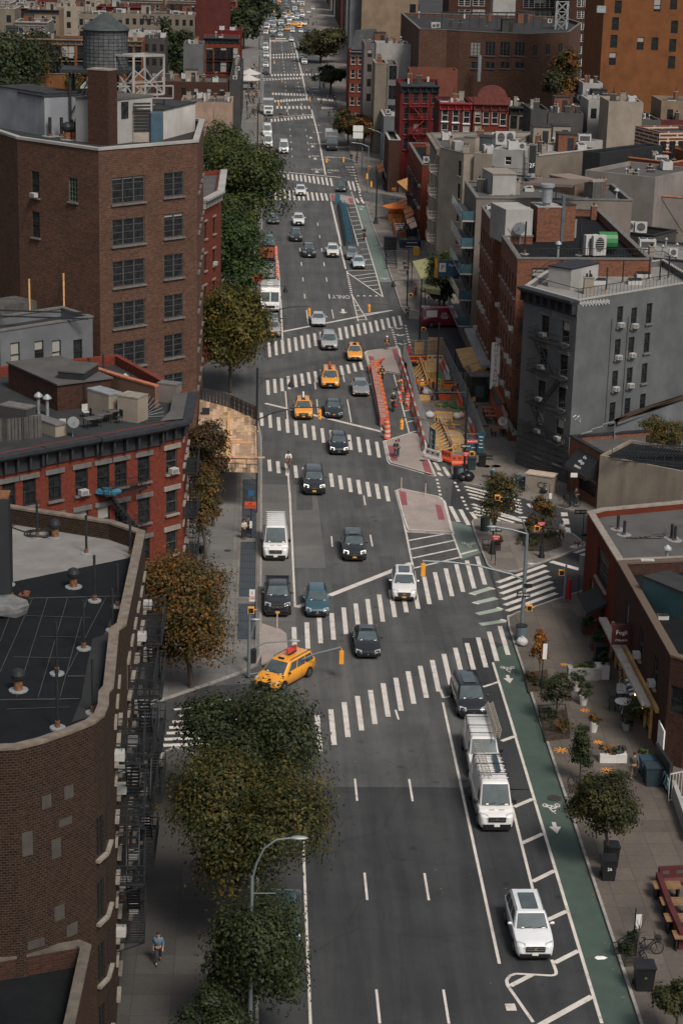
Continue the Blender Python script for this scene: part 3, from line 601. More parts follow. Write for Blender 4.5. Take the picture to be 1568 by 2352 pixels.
 for s in(-1,1):
  for y in(.95,L-1.0 if kind!='van' else L-1.3):
   t=MB();t.tube([(s*(h-.19),y,wr),(s*(h+.015),y,wr)],wr,18)
   r_=MB();r_.tube([(s*(h+.0),y,wr),(s*(h+.022),y,wr)],wr*.62,10)
   for k in range(5):r_.box((s*(h+.025),y+math.cos(k*1.257)*wr*.33,wr+math.sin(k*1.257)*wr*.33),(.012,.05,.05),0,1)
   part('wheel',t,M_TYRE,.5,('rim',r_,[M_RIM,M_BLK]))
   ar=MB();ar.tube([(s*(h-.1),y,wr+.02),(s*(h+.004),y,wr+.02)],wr+.07,18);part('wheel_arch',ar,M_BLK)
 if rails and kind in('suv','big_suv','minivan','hatch'):
  for s in(-1,1):
   r_=MB();x=s*(h-P['tuck']-.15);r_.tube([(x,P['ywt']+.15,H-.01),(x,P['ywt']+.3,H+.045),(x,P['yrt']-.3,H+.045),(x,P['yrt']-.12,H-.01)],.022,6);part('roof_rail',r_,M_BLK if col!=WHITE and col!=BLACK else M_CHR)
 if sunroof:
  g=MB();q=[(-.42,P['ywt']+.25),(.42,P['ywt']+.25),(.42,P['yrt']-.55),(-.42,P['yrt']-.55)];g.face([(x,y,H+.035) for x,y in q]);part('sunroof',g,M_GL)
 if kind not in('van','old_van','pickup'):
  g=MB()
  for z in((P['zc']+.2)/2,):
   for s in(-1,1):
    for y in(P['yc']+.35,(P['yc']+P['yrt'])/2+.25,P['yrt']-.05):g.bar((s*(h+.002),y,.34),(s*(h*.985+.004),y,P['zc']-.08),.012)
  part('door_seam',g,M_BLK)
 if kind=='pickup':
  g=MB();g.bx(-h*.86,h*.86,4.05,L-.12,1.30,1.31);part('bed_cover',g,M_BLK)
  g=MB();g.bx(-h*.97,-h*.86,4.0,L-.08,1.2,1.4);g.bx(h*.86,h*.97,4.0,L-.08,1.2,1.4);g.bx(-h*.9,h*.9,L-.14,L-.06,1.1,1.4);part('bed_side',g,pm)
 if kind=='van':
  g=MB()
  for y in[1.9+.55*i for i in range(7)]:g.bx(-h+.22,h-.22,y,y+.05,H+.02,H+.045)
  part('roof_rib',g,pm)
  g=MB();g.bx(-.45,-.12,.45,.56,P['zf']+.13,P['zf']+.16);g.bx(.12,.45,.45,.56,P['zf']+.13,P['zf']+.16);part('bonnet_vent',g,M_BLK)
 if taxi:
  g=MB()
  if taxi==1:g.box((0,(P['ywt']+P['yrt'])/2-.5,H+.12),(.36,.16,.14));part('roof_light',g,M_BLK)
  else:
   g.box((0,(P['ywt']+P['yrt'])/2,H+.3),(.16,1.1,.36),0,0);g.box((0,(P['ywt']+P['yrt'])/2,H+.09),(.3,.9,.07),0,1);part('roof_advert',g,[M_PAPER if taxi==2 else mat((.5,.06,.05)),M_BLK])
  g=MB();g.box((0,P['ywt']+.1,H+.07),(.44,.1,.1));part('roof_light',g,M_BLK)
 if rack:
  g=MB();z=H+.22
  for y in(1.9,3.1,4.4,5.2):
   g.bar((-h*.86,y,z),(h*.86,y,z),.04)
   for s in(-1,1):g.bar((s*h*.86,y,H-.05),(s*h*.86,y,z),.04)
  for s in(-1,1):g.bar((s*h*.86,1.8,z),(s*h*.86,5.4,z),.035)
  part('roof_rack',g,M_BLK)
 if lod:
  mb=MB();ms=[]
  for n,b,m,sm,sub in parts:
   if lod>1 and n in('wiper','door_seam','wheel_arch','roof_rail','tail_light','mirror','bonnet_vent','roof_rib','lower_grille','side_window' if False else ''):continue
   for bb,mm in((b,m),)+(((sub[1],sub[2]),) if sub and lod<2 else()):
    l=mm if isinstance(mm,list) else[mm];off=len(ms);ms+=l
    mb.add(bb,off)
  me=mb.mesh(name or kind,ms,smooth=.6)
  o=link(name or 'parked_car',me,None,loc,rz);tag(o,label,cat,group);return o
 root=thing(name or cat.replace(' ','_'),label,cat,loc,rz,group)
 for n,b,m,sm,sub in parts:
  o=b.build(n,m,root,smooth=sm)
  if sub:sub[1].build(sub[0],sub[2],o)
 return root
def carat(k,x,y,kind,col,label,rz=0,**kw):
 p=at(k,x,y);return car(kind,col,(p.x,p.y,.0),rz,label,**kw)
carat('5',1265,322,'van',WHITE,'white cargo van parked at the left kerb beside the bus lane grating, high roof',cat='van',name='cargo_van',panel_van=True,plate=M_PLATE)
carat('5',1274,582,'pickup',BLACK,'glossy black pickup truck parked at the kerb behind the small corner ramp',cat='pickup truck',name='pickup_truck',plate=M_PLATEO)
carat('5',1457,585,'hatch',TEAL,'teal blue hatchback crossing the stop line beside the black pickup',plate=M_PLATEO)
carat('6',60,452,'suv',BLACK,'black suv with lit headlamps driving left of the hatched island tail',rz=.0,lights='on',cat='suv',plate=M_PLATEO,sunroof=True)
carat('6',287,636,'suv',WHITE,'white suv standing on the mid crosswalk',rz=-.05,cat='suv',plate=M_PLATEO,sunroof=True,chrome=True)
carat('6',122,900,'sedan',(.013,.014,.016),'black sedan with teal windscreen alone between the two large near crosswalks',sunroof=True,plate=M_BLK)
carat('6',606,1178,'minivan',(.014,.015,.018),'black crossover parked first in line beside the top of the green cycle lane',rz=.04,cat='suv',sunroof=True)
v=carat('8',660,262,'old_van',WHITE,'white service van with ladders stacked on its roof edge behind the ladder van',cat='van',name='service_van',rack=True,panel_van=True)
v2=carat('8',712,503,'van',WHITE,'white van with an aluminium ladder on the roof, parked by the green cycle lane',cat='van',name='ladder_van',panel_van=True,plate=M_PLATE,rz=.02)
carat('8',888,1098,'big_suv',(.68,.69,.70),'large white suv with panoramic sunroof parked alone nearest the camera on the right',rz=.02,cat='suv',sunroof=True,plate=M_PLATE)
carat('7',1300,975,'sedan',(.05,.08,.10),'blue grey car half hidden under the left street trees',rz=-.02)
carat('3',1443,1150,'big_suv',(.015,.016,.018),'black suv with bright lamps rolling over the crosswalk beside the white shirted cyclist',lights='on',cat='suv',plate=M_PLATEO)
carat('d',892,965,'hatch',(.012,.016,.018),'dark green black sports crossover on the third crosswalk near the construction barrels',lights='on')
carat('d',552,628,'suv',TAXI,'yellow suv taxi with an upright white roof advert in the left lane',cat='taxi',name='taxi',taxi=2,plate=M_PLATEO)
carat('d',843,616,'sedan',(.014,.02,.022),'dark green sedan driving beside the yellow suv taxi',plate=M_PLATEO,lights=None)
carat('d',1103,405,'sedan',(.20,.21,.225),'grey sedan with amber running lamps beside the orange slatted barrier',indic=True)
carat('d',808,328,'minivan',TAXI,'yellow minivan taxi with a red and grey roof advert behind the grey sedan',cat='taxi',name='taxi',taxi=3,plate=M_PLATE)
carat('c',1045,1112,'hatch',TAXI,'yellow hatchback taxi without roof advert nearest the island with the hard hat worker',cat='taxi',name='taxi',taxi=1,plate=M_PLATE)
carat('c',800,1008,'minivan',(.33,.335,.335),'silver minivan with roof rails on the upper diagonal crosswalk')
carat('c',695,782,'sedan',(.42,.44,.46),'pale silver sedan straddling the stop line under the left traffic light',plate=M_PLATE)
carat('c',258,884,'suv',TAN,'tan suv parked first in line at the left kerb by the upper crosswalk',cat='suv')
carat('c',263,800,'sedan',(.03,.04,.05),'dark blue sedan parked between the tan suv and the white delivery truck')
carat('c',607,118,'big_suv',(.02,.025,.03),'black suv with chrome grille in the left lane above the upper crosswalk',cat='suv')
carat('c',833,116,'suv',WHITE,'white suv in the lane beside the parked grey cars',cat='suv')
carat('c',1020,140,'hatch',(.16,.175,.18),'grey hatchback parked at the end of the bike dock')
carat('c',1082,227,'hatch',(.42,.45,.48),'light blue grey wagon parked at the tip of the hatched triangle')
carat('b',483,1270,'suv',(.025,.03,.035),'dark grey boxy suv following the white crossover with twin lamps',cat='suv')
carat('b',505,1118,'suv',WHITE,'white crossover directly in front of the dark grey boxy suv',cat='suv')
carat('b',525,832,'suv',WHITE,'white suv on the far zebra crossing by the tree crown',cat='suv')
carat('b',908,795,'hatch',(.025,.035,.035),'dark green wagon turning at the far zebra crossing',rz=-.12)
carat('b',265,1104,'sedan',(.035,.035,.037),'dark car in the left side street beneath the green tree')
carat('b',600,1400,'suv',(.03,.04,.045),'dark suv with a pale roof rack ahead of the two in the left lane',cat='suv') if False else None
carat('b',222,1330,'hatch',(.08,.12,.13),'teal grey car parked beside the orange kerb cones at the tree')
carat('b',363,428,'van',WHITE,'white passenger van driving alone in the left lane beyond the stop line',cat='van',name='passenger_van')
carat('b',212,372,'van',WHITE,'white van parked at the far left kerb, front one of the pair',cat='van',name='parked_van',panel_van=True)
carat('b',205,262,'van',WHITE,'white van parked at the far left kerb, rear one of the pair',cat='van',name='parked_van',panel_van=True)
pa,pb=at('5',1393,868),at('5',1305,918);dr=(pb-pa);dr.z=0;dr.normalize()
rz=math.atan2(dr.y,dr.x)+PI/2
nl=Vector((dr.y,-dr.x,0))*-1
fr=pb+dr*.95+Vector((dr.y,-dr.x,0))*.99*(1)
tx=car('minivan',TAXI,(fr.x,fr.y,0),rz,'yellow minivan taxi with a red roof advert turning left past the corner pole','taxi',taxi=3,name='taxi',plate=M_PLATE)
def ladder(name,L,w,loc,rz,tilt=0,parent=None,m=None):
 g=MB()
 for s in(-1,1):g.bar((s*w/2,0,0),(s*w/2,L,0),.045,.07)
 n=int(L/.3)
 for i in range(n):g.bar((-w/2,.15+i*.3,0),(w/2,.15+i*.3,0),.03)
 o=g.build(name,m or M_CHR,parent,loc=loc,rz=rz);return o
p=at('8',712,503);M_ALU=mat((.42,.38,.32),r=.45,metal=.5,var=.2)
tag(ladder('ladder',5.0,.42,(p.x-.45,p.y+1.6,2.80),.03,m=M_ALU),'aluminium ladder lying on the roof of the nearer white van','ladder')
g=MB();g.bar((0,0,0),(0,2.4,0),.28,.08);tag(g.build('roof_case',mat((.03,.05,.06),r=.4),None,loc=(p.x+.28,p.y+2.6,2.68)),'long dark blue case strapped beside the ladder on the van roof','case')
g=MB()
for y in(2.3,3.6,4.9):
 g.bar((-.85,y,2.72),(.85,y,2.72),.04)
 for s in(-1,1):g.bar((s*.85,y,2.5),(s*.85,y,2.72),.04)
g.build('roof_rack',M_BLK,v2)
p=at('8',660,262)
for i in range(4):
 q=i*.09;tag(ladder('ladder',5.2-.2*i,.30,(p.x+.72+q*.6,p.y+.9+.2*i,2.42+.07*i),.01,m=M_ALU),['lowest','second lowest','second highest','top'][i]+' of the narrow grey ladders stacked along the service van roof edge','ladder','ladders stacked on the service van')
def box_truck(k,x,y,label,L=7.2,W=2.4,H=3.3,col=WHITE,cabcol=WHITE,rz=0,cabL=1.7,cabH=2.3,step=True,lod=False,name='box_truck',loc=None):
 p=at(k,x,y) if loc is None else Vector(loc);h=W/2
 root=thing(name,label,'truck',(p.x,p.y,0),rz)
 if step:
  g=MB();bm=bmesh.new()
  pr=[(0,.5),(-.02,1.15),(.42,1.35),(.85,H-.35),(1.1,H),(L,H),(L,.5)]
  A=[bm.verts.new((-h,y_,z)) for y_,z in pr];Bv=[bm.verts.new((h,y_,z)) for y_,z in pr]
  for i in range(len(pr)):bm.faces.new([A[i],A[(i+1)%len(pr)],Bv[(i+1)%len(pr)],Bv[i]][::-1])
  bm.faces.new(A);bm.faces.new(Bv[::-1]);bmesh.ops.bevel(bm,geom=list(bm.edges),offset=.07,segments=2,affect='EDGES');bmesh.ops.recalc_face_normals(bm,faces=bm.faces)
  for f in bm.faces:g.face([v.co[:] for v in f.verts])
  bm.free();g.build('body',paint(col),root,smooth=.6)
  for s in(-1,1):
   g=MB();q=[(s*.06,.46,1.42),(s*(h-.12),.46,1.42),(s*(h-.12),.81,H-.5),(s*.06,.81,H-.5)];q=[(a,b-.03,c) for a,b,c in q];g.face(q if s>0 else q[::-1]);g.build('windshield',M_GL,root)
   g=MB();g.box((s*(h-.28),-.02,.95),(.26,.08,.18));g.build('headlight',M_LAMP,root)
   g=MB();g.bx(s*(h+.01)-.01,s*(h+.01)+.01,.95,1.75,1.45,H-.6);g.build('side_window',M_GL,root)
   g=MB();g.box((s*(h+.2),.5,1.9),(.08,.12,.4));g.bar((s*h,.6,2.1),(s*(h+.2),.5,2.1),.03);g.build('mirror',M_BLK,root)
  g=MB();g.box((0,-.02,.85),(1.2,.08,.3));g.build('grille',M_BLK,root)
  g=MB();g.box((0,-.06,.5),(W*.96,.16,.2));g.build('bumper',M_CHR,root)
  for y_ in(1.6,3.4,5.2):g=MB();g.box((0,y_,H+.03),(.7,.5,.06));g.build('roof_hatch',paint(col),root)
 else:
  g=MB();g.bx(-h,h,cabL+.25,L,.9,H);g.build('cargo_box',paint(col),root)
  g=MB();g.bx(-h-.015,h+.015,cabL+.24,cabL+.32,.88,H+.02);g.bx(-h-.015,h+.015,L-.05,L+.02,.88,H+.02);g.build('box_frame',M_CHR,root)
  g=MB();w=h*.86;pr=[(0,.5),(0,1.25),(.75,1.45),(1.15,cabH-.05),(1.3,cabH),(cabL+.15,cabH),(cabL+.15,.5)]
  for i in range(len(pr)):
   a,b=pr[i],pr[(i+1)%len(pr)];g.face([(-w,a[0],a[1]),(w,a[0],a[1]),(w,b[0],b[1]),(-w,b[0],b[1])][::-1])
  g.face([(-w,a,b) for a,b in pr][::-1]);g.face([(w,a,b) for a,b in pr]);g.build('cab',paint(cabcol),root)
  g=MB();g.face([(-w+.12,.74,1.5),(w-.12,.74,1.5),(w-.12,1.1,cabH-.15),(-w+.12,1.1,cabH-.15)]);g.build('windshield',M_GL,root)
  g=MB();g.box((0,-.02,.95),(w*1.1,.06,.5),0,0);[g.box((0,-.06,.78+.1*i),(w*1.05,.03,.025),0,1) for i in range(5)];g.build('grille',[M_BLK,M_CHR],root)
  for s in(-1,1):
   g=MB();g.box((s*w*.82,.0,.9),(.24,.08,.2));g.build('headlight',M_LAMP,root)
   g=MB();g.box((s*(w+.25),.95,1.9),(.14,.1,.5));g.bar((s*w,1.,2.),(s*(w+.25),.95,2.),.03);g.build('mirror',M_BLK,root)
  g=MB();g.box((0,-.08,.5),(w*2,.2,.25));g.build('bumper',M_CHR if cabcol!=BLACK else M_BLK,root)
 for s in(-1,1):
  for y_ in(1.0,L-1.6):
   t=MB();t.tube([(s*(h-.4),y_,.45),(s*(h-.08),y_,.45)],.45,16);o=t.build('wheel',M_TYRE,root);r_=MB();r_.tube([(s*(h-.1),y_,.45),(s*(h-.06),y_,.45)],.25,10);r_.build('rim',M_RIM,o)
 return root
t=box_truck('c',232,645,'white walk in delivery truck parked at the left kerb beside the tree',L=7.4,H=3.1)
box_truck('b',825,398,'black nosed truck with a grey white box in the right turn lane',L=9.5,W=2.5,H=3.7,cabcol=BLACK,col=(.45,.43,.41),step=False,cabL=2.4,cabH=2.75)
box_truck('b',215,62,'white box truck standing at the far left kerb',L=8,W=2.5,H=3.6,step=False)
pa=at('4',470,496);M_BURG=paint((.17,.015,.03))
bv=car('van',(.17,.015,.03),(at('4',548,493).x+.6,at('4',548,493).y+.2,0),PI/2+.12,'burgundy panel van with white lettering waiting in the right side street','van',panel_van=True,name='panel_van')
me=text_mesh('LPA',.42,.004);me.transform(Matrix.Rotation(PI/2,4,'X')@Matrix.Identity(4));me.transform(Matrix.Rotation(-PI/2,4,'Z'));me.materials.append(M_PAPER)
o=link('lettering',me,bv,(-1.045,3.0,1.75))
g=MB();[g.bx(-1.045,-1.037,2.5,3.5-.1*j,1.45-.16*j,1.5-.16*j) for j in range(3)];g.build('lettering',M_PAPER,bv)
g=MB();g.bx(-1.045,-1.035,3.9,5.3,1.35,2.2);g.build('white_panel',M_PAPER,bv)
FAR={}
def far(k,x,y,kind,col,label,group='cars in the far traffic',rz=0,taxi=0):
 key=(kind,col,taxi);p=at(k,x,y)
 if key in FAR:o=FAR[key].copy();COL.objects.link(o);o.location=(p.x,p.y,0);o.rotation_euler=(0,0,rz);tag(o,label,None,group)
 else:
  o=car(kind,col,(p.x,p.y,0),rz,label,'taxi' if taxi else('van' if 'van' in kind and kind!='minivan' else 'car'),group,lod=2,taxi=taxi,name='taxi' if taxi else 'far_car');FAR[key]=o
 return o
CN={WHITE:'white',BLACK:'black',SILV:'silver',GREY:'grey',TAXI:'yellow',TEAL:'dark teal',TAN:'tan'}
far('a',190,712,'suv',BLACK,'black suv with white roof, first of the row parked at the far left kerb','cars parked along the far left kerb')
orders=['second','third','fourth','fifth','sixth','seventh','eighth','ninth']
for i,(x,y,kd,c) in enumerate([(190,645,'suv',WHITE),(190,612,'sedan',SILV),(195,552,'suv',WHITE),(193,520,'hatch',SILV),(188,480,'van',WHITE),(186,440,'suv',GREY)]):
 far('a',x,y,kd,c,f'{CN[c]} {kd}, {orders[i]} of the row parked at the far left kerb','cars parked along the far left kerb')
for x,y,kd,c,t,lb in[(435,395,'sedan',WHITE,0,'white police car with lit roof bar at the head of the far queue'),(560,612,'suv',WHITE,0,'white suv with a yellow roof box parked at the right under the round tree'),(540,570,'suv',SILV,0,'silver suv behind the white one under the round tree'),(525,480,'van',WHITE,0,'white van parked left of the round tree'),(330,350,'suv',WHITE,0,'white suv at the front of the far queue'),(262,348,'sedan',BLACK,0,'black sedan at the front of the far queue beside the white one'),(190,330,'suv',WHITE,0,'white suv at the left kerb where the queue starts'),(255,315,'suv',WHITE,0,'white suv behind the black sedan in the far queue'),(335,300,'minivan',SILV,0,'silver minivan second in the middle lane of the far queue'),(390,292,'suv',TAXI,1,'yellow taxi second from the front of the far queue'),(415,210,'van',WHITE,0,'white van in the far queue right of the tall box truck'),(478,218,'sedan',TEAL,0,'dark teal sedan right of the white vans in the far queue'),(440,180,'van',WHITE,0,'white van directly behind another in the far queue'),(290,205,'suv',WHITE,0,'white suv left of the tall box truck in the far queue'),(250,190,'sedan',GREY,0,'grey sedan in the left lane of the far queue'),(370,175,'van',WHITE,0,'white van beyond the far queue cross street'),(600,125,'sedan',WHITE,0,'white sedan far up on the right lane'),(535,130,'sedan',BLACK,0,'black sedan far up on the right'),(410,130,'suv',TAXI,1,'yellow taxi in front of the far grey truck'),(640,95,'suv',WHITE,0,'white suv at the far right end of the queue'),(240,255,'van',WHITE,0,'white van with raised roof at the left in the far queue'),(200,280,'van',WHITE,0,'white van parked at left kerb beside the queue')]:
 far('a',x,y,kd,c,lb,taxi=t)
far('a',540,248,'minivan',TAXI,'yellow minivan crossing sideways, left one of the pair at the far junction',rz=PI/2,taxi=1);far('a',575,245,'minivan',TAXI,'yellow minivan crossing sideways, right one of the pair at the far junction',rz=PI/2,taxi=1)
RF=random.Random(11);seen=0
kinds=['suv','sedan','van','hatch','minivan'];cols=[WHITE,BLACK,SILV,GREY,WHITE,TAXI,TEAL]
for row in range(17):
 Y=748+row*(9+row*.6)
 if 775<Y<790:continue
 for X in(1.6,4.6,7.8,11.2,14.6,17.5):
  if RF.random()<.22 or(row<3):continue
  kd=RF.choice(kinds);c=RF.choice(cols);key=(kd,c,1 if c==TAXI else 0);x_=X+RF.uniform(-.4,.4);y_=Y+RF.uniform(-2,2)
  lb=f'{CN[c]} {kd} in the dense traffic near the vanishing end of the avenue'
  if key in FAR:o=FAR[key].copy();COL.objects.link(o);o.location=(x_,y_,0);o.rotation_euler=(0,0,0);tag(o,lb,None,'cars in the dense traffic at the far end')
  else:
   o=car(kd,c,(x_,y_,0),0,lb,'taxi' if c==TAXI else 'car','cars in the dense traffic at the far end',lod=2,taxi=key[2],name='far_car');FAR[key]=o
box_truck('a',335,245,'tall white box truck in the middle of the far queue',L=8,W=2.4,H=3.9,step=False,cabH=2.4)
box_truck('a',468,112,'white box truck far up the avenue in the traffic',L=8,W=2.4,H=3.9,step=False,cabH=2.4)
box_truck('a',540,60,'grey box truck furthest up the avenue',L=8,W=2.4,H=3.7,step=False,col=SILV,cabH=2.4)
M_FRAME_W=mat((.55,.53,.50),r=.6,var=.1);M_FRAME_B=mat((.02,.021,.022),r=.5,var=.2);M_FRAME_G=mat((.065,.067,.068),r=.5)
M_STONE=mat((.225,.195,.165),var=.25,sc=2.,fine=.15);M_STONEG=mat((.119,.115,.108),var=.25,sc=2.);M_STEEL=mat((.022,.024,.027),r=.6,var=.3,metal=.2);M_GALV=mat((.30,.32,.33),r=.5,var=.25,metal=.4)
M_TAR=plaster((.009,.0105,.012),.5,(.018,.019,.02),'tar_roof',.5);M_ROOFG=plaster((0.085,0.082,0.079),.6,(.10,.095,.09),'grey_roof',.5);M_ROOFW=plaster((0.209,0.202,0.191),.5,(.2,.19,.18),'white_roof',.5);M_ROOFD=plaster((.035,.036,.038),.5,(.06,.06,.06),'dark_roof',.6)
M_ACW=mat((.400,.392,.376),r=.6,var=.12);M_CREAM=plaster((0.265,0.227,0.184),.3,(.2,.17,.14),'cream_paint');M_GREIGE=plaster((.176,.152,.132),.3,(.15,.13,.12),'greige_render')
M_WHITEP=plaster((0.310,0.302,0.288),.35,(.25,.23,.21),'white_paint');M_GREYP=plaster((.108,.114,.118),.35,(.07,.07,.07),'grey_paint');M_GREYW=plaster((0.129,0.136,0.145),.3,(.13,.13,.13),'pale_grey_paint');M_DKSTUC=plaster((.056,.054,.052),.3,(.06,.055,.05),'dark_render')
M_BR_BROWN=brick((.128,.054,.034),(.064,.030,.020),(.119,.085,.068),name='brown_brick',st=.6,w=.42,h=.15,ms=.022)
M_BR_RED=brick((0.170,0.031,0.018),(0.130,0.026,0.015),(0.136,0.048,0.034),w=.3,h=.1,name='red_painted_brick',st=.25,stain=(.10,.03,.02),ms=.012)
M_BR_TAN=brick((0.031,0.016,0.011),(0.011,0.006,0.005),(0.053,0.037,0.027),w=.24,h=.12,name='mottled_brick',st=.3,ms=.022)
M_BR_DARK=brick((.064,.024,.017),(.038,.017,.013),(.056,.038,.030),w=.4,h=.14,name='dark_brick',st=.4,ms=.018)
M_BR_ORNG=brick((.208,.080,.044),(.136,.052,.030),(.160,.096,.072),w=.4,h=.14,name='orange_brick',st=.25,ms=.02)
M_REDP=plaster((.114,.024,.014),.4,(.08,.03,.02),'red_painted_wall');M_MAROON=plaster((.105,.016,.016),.4,(.04,.012,.012),'maroon_paint')
M_ORANGEW=plaster((0.158,0.065,0.027),.2,(.25,.09,.03),'orange_brick_wall');M_TANW=plaster((0.196,0.145,0.101),.2,(.3,.2,.13),'tan_brick_wall');M_BEIGE=plaster((0.165,0.141,0.113),.3,(.2,.17,.13),'beige_wall')
def blindglass():
 m,nt,b=nodes('window_glass');L=nt.links;oi=N(nt,'ShaderNodeObjectInfo');tc=N(nt,'ShaderNodeTexCoord')
 sp=N(nt,'ShaderNodeSeparateXYZ');L.new(tc.outputs['Generated'],sp.inputs[0])
 mu=N(nt,'ShaderNodeMath',operation='MULTIPLY_ADD');L.new(oi.outputs['Random'],mu.inputs[0]);mu.inputs[1].default_value=4.;mu.inputs[2].default_value=-.1
 gt=N(nt,'ShaderNodeMath',operation='GREATER_THAN');ad=N(nt,'ShaderNodeMath',operation='ADD');L.new(mu.outputs[0],ad.inputs[0]);ad.inputs[1].default_value=-.25
 L.new(sp.outputs[2],gt.inputs[0]);inv=N(nt,'ShaderNodeMath',operation='ADD');L.new(mu.outputs[0],inv.inputs[0]);inv.inputs[1].default_value=.0;L.new(inv.outputs[0],gt.inputs[1])
 wv=N(nt,'ShaderNodeTexWave',Scale=9.,Distortion=1.5);wv.bands_direction='Z';L.new(tc.outputs['Generated'],wv.inputs['Vector'])
 c=mixc(nt,wv.outputs['Fac'],(.24,.23,.21),(.34,.33,.30));no=N(nt,'ShaderNodeTexNoise',Scale=2.3,Detail=4.);L.new(tc.outputs['Object'],no.inputs['Vector'])
 dk=ramp(nt,no.outputs[0],[(.35,(.010,.012,.015)),(.75,(.035,.035,.034))])
 o=mixc(nt,gt.outputs[0],dk.outputs[0],c);L.new(o,b.inputs['Base Color']);b.inputs['Roughness'].default_value=.09;b.inputs['Specular IOR Level'].default_value=.55
 return m
M_WGL=blindglass()
_WM={}
def window_mesh(w,h,style,fm):
 key=(round(w,2),round(h,2),style,fm.name)
 if key in _WM:return _WM[key]
 g=MB();f=.07 if w<2 else .09;d=.07
 g.face([(-w/2,.14,0),(w/2,.14,0),(w/2,.14,h),(-w/2,.14,h)],m=1)
 for a in(-w/2+f/2,w/2-f/2):g.box((a,.10,h/2),(f,d,h),0,0)
 for z in(f/2,h-f/2):g.box((0,.10,z),(w-2*f,d,f),0,0)
 if style=='sash':g.box((0,.09,h*.5),(w-2*f,.06,.07),0,0)
 if style=='sash4':
  g.box((0,.09,h*.5),(w-2*f,.06,.07),0,0);g.box((0,.095,h*.5),(.04,.05,h-2*f),0,0)
 if style=='triple':
  for x in(-w/6,w/6):g.box((x,.09,h/2),(.13,.08,h-2*f),0,0)
  for z in(.22,.5,.76):g.box((0,.11,h*z),(w-2*f,.04,.05),0,0)
 if style=='double':
  g.box((0,.09,h/2),(.14,.08,h-2*f),0,0)
  for z in(.28,.52,.76):g.box((0,.11,h*z),(w-2*f,.04,.045),0,0)
 if style=='grid':
  nx,nz=max(2,round(w/.42)),max(2,round(h/.42))
  for i in range(1,nx):g.box((-w/2+w*i/nx,.11,h/2),(.035,.04,h-2*f),0,0)
  for i in range(1,nz):g.box((0,.11,h*i/nz),(w-2*f,.04,.035),0,0)
 me=g.mesh('window',[fm,M_WGL]);_WM[key]=me;return me
_AC=None
def ac_mesh():
 global _AC
 if _AC is None:
  g=MB();g.box((0,-.2,.2),(.62,.45,.38),0,0);g.box((0,-.43,.2),(.5,.015,.28),0,1)
  for i in range(5):g.box((0,-.44,.09+.055*i),(.5,.012,.014),0,0)
  _AC=g.mesh('air_conditioner',[M_ACW,M_FRAME_G])
 return _AC
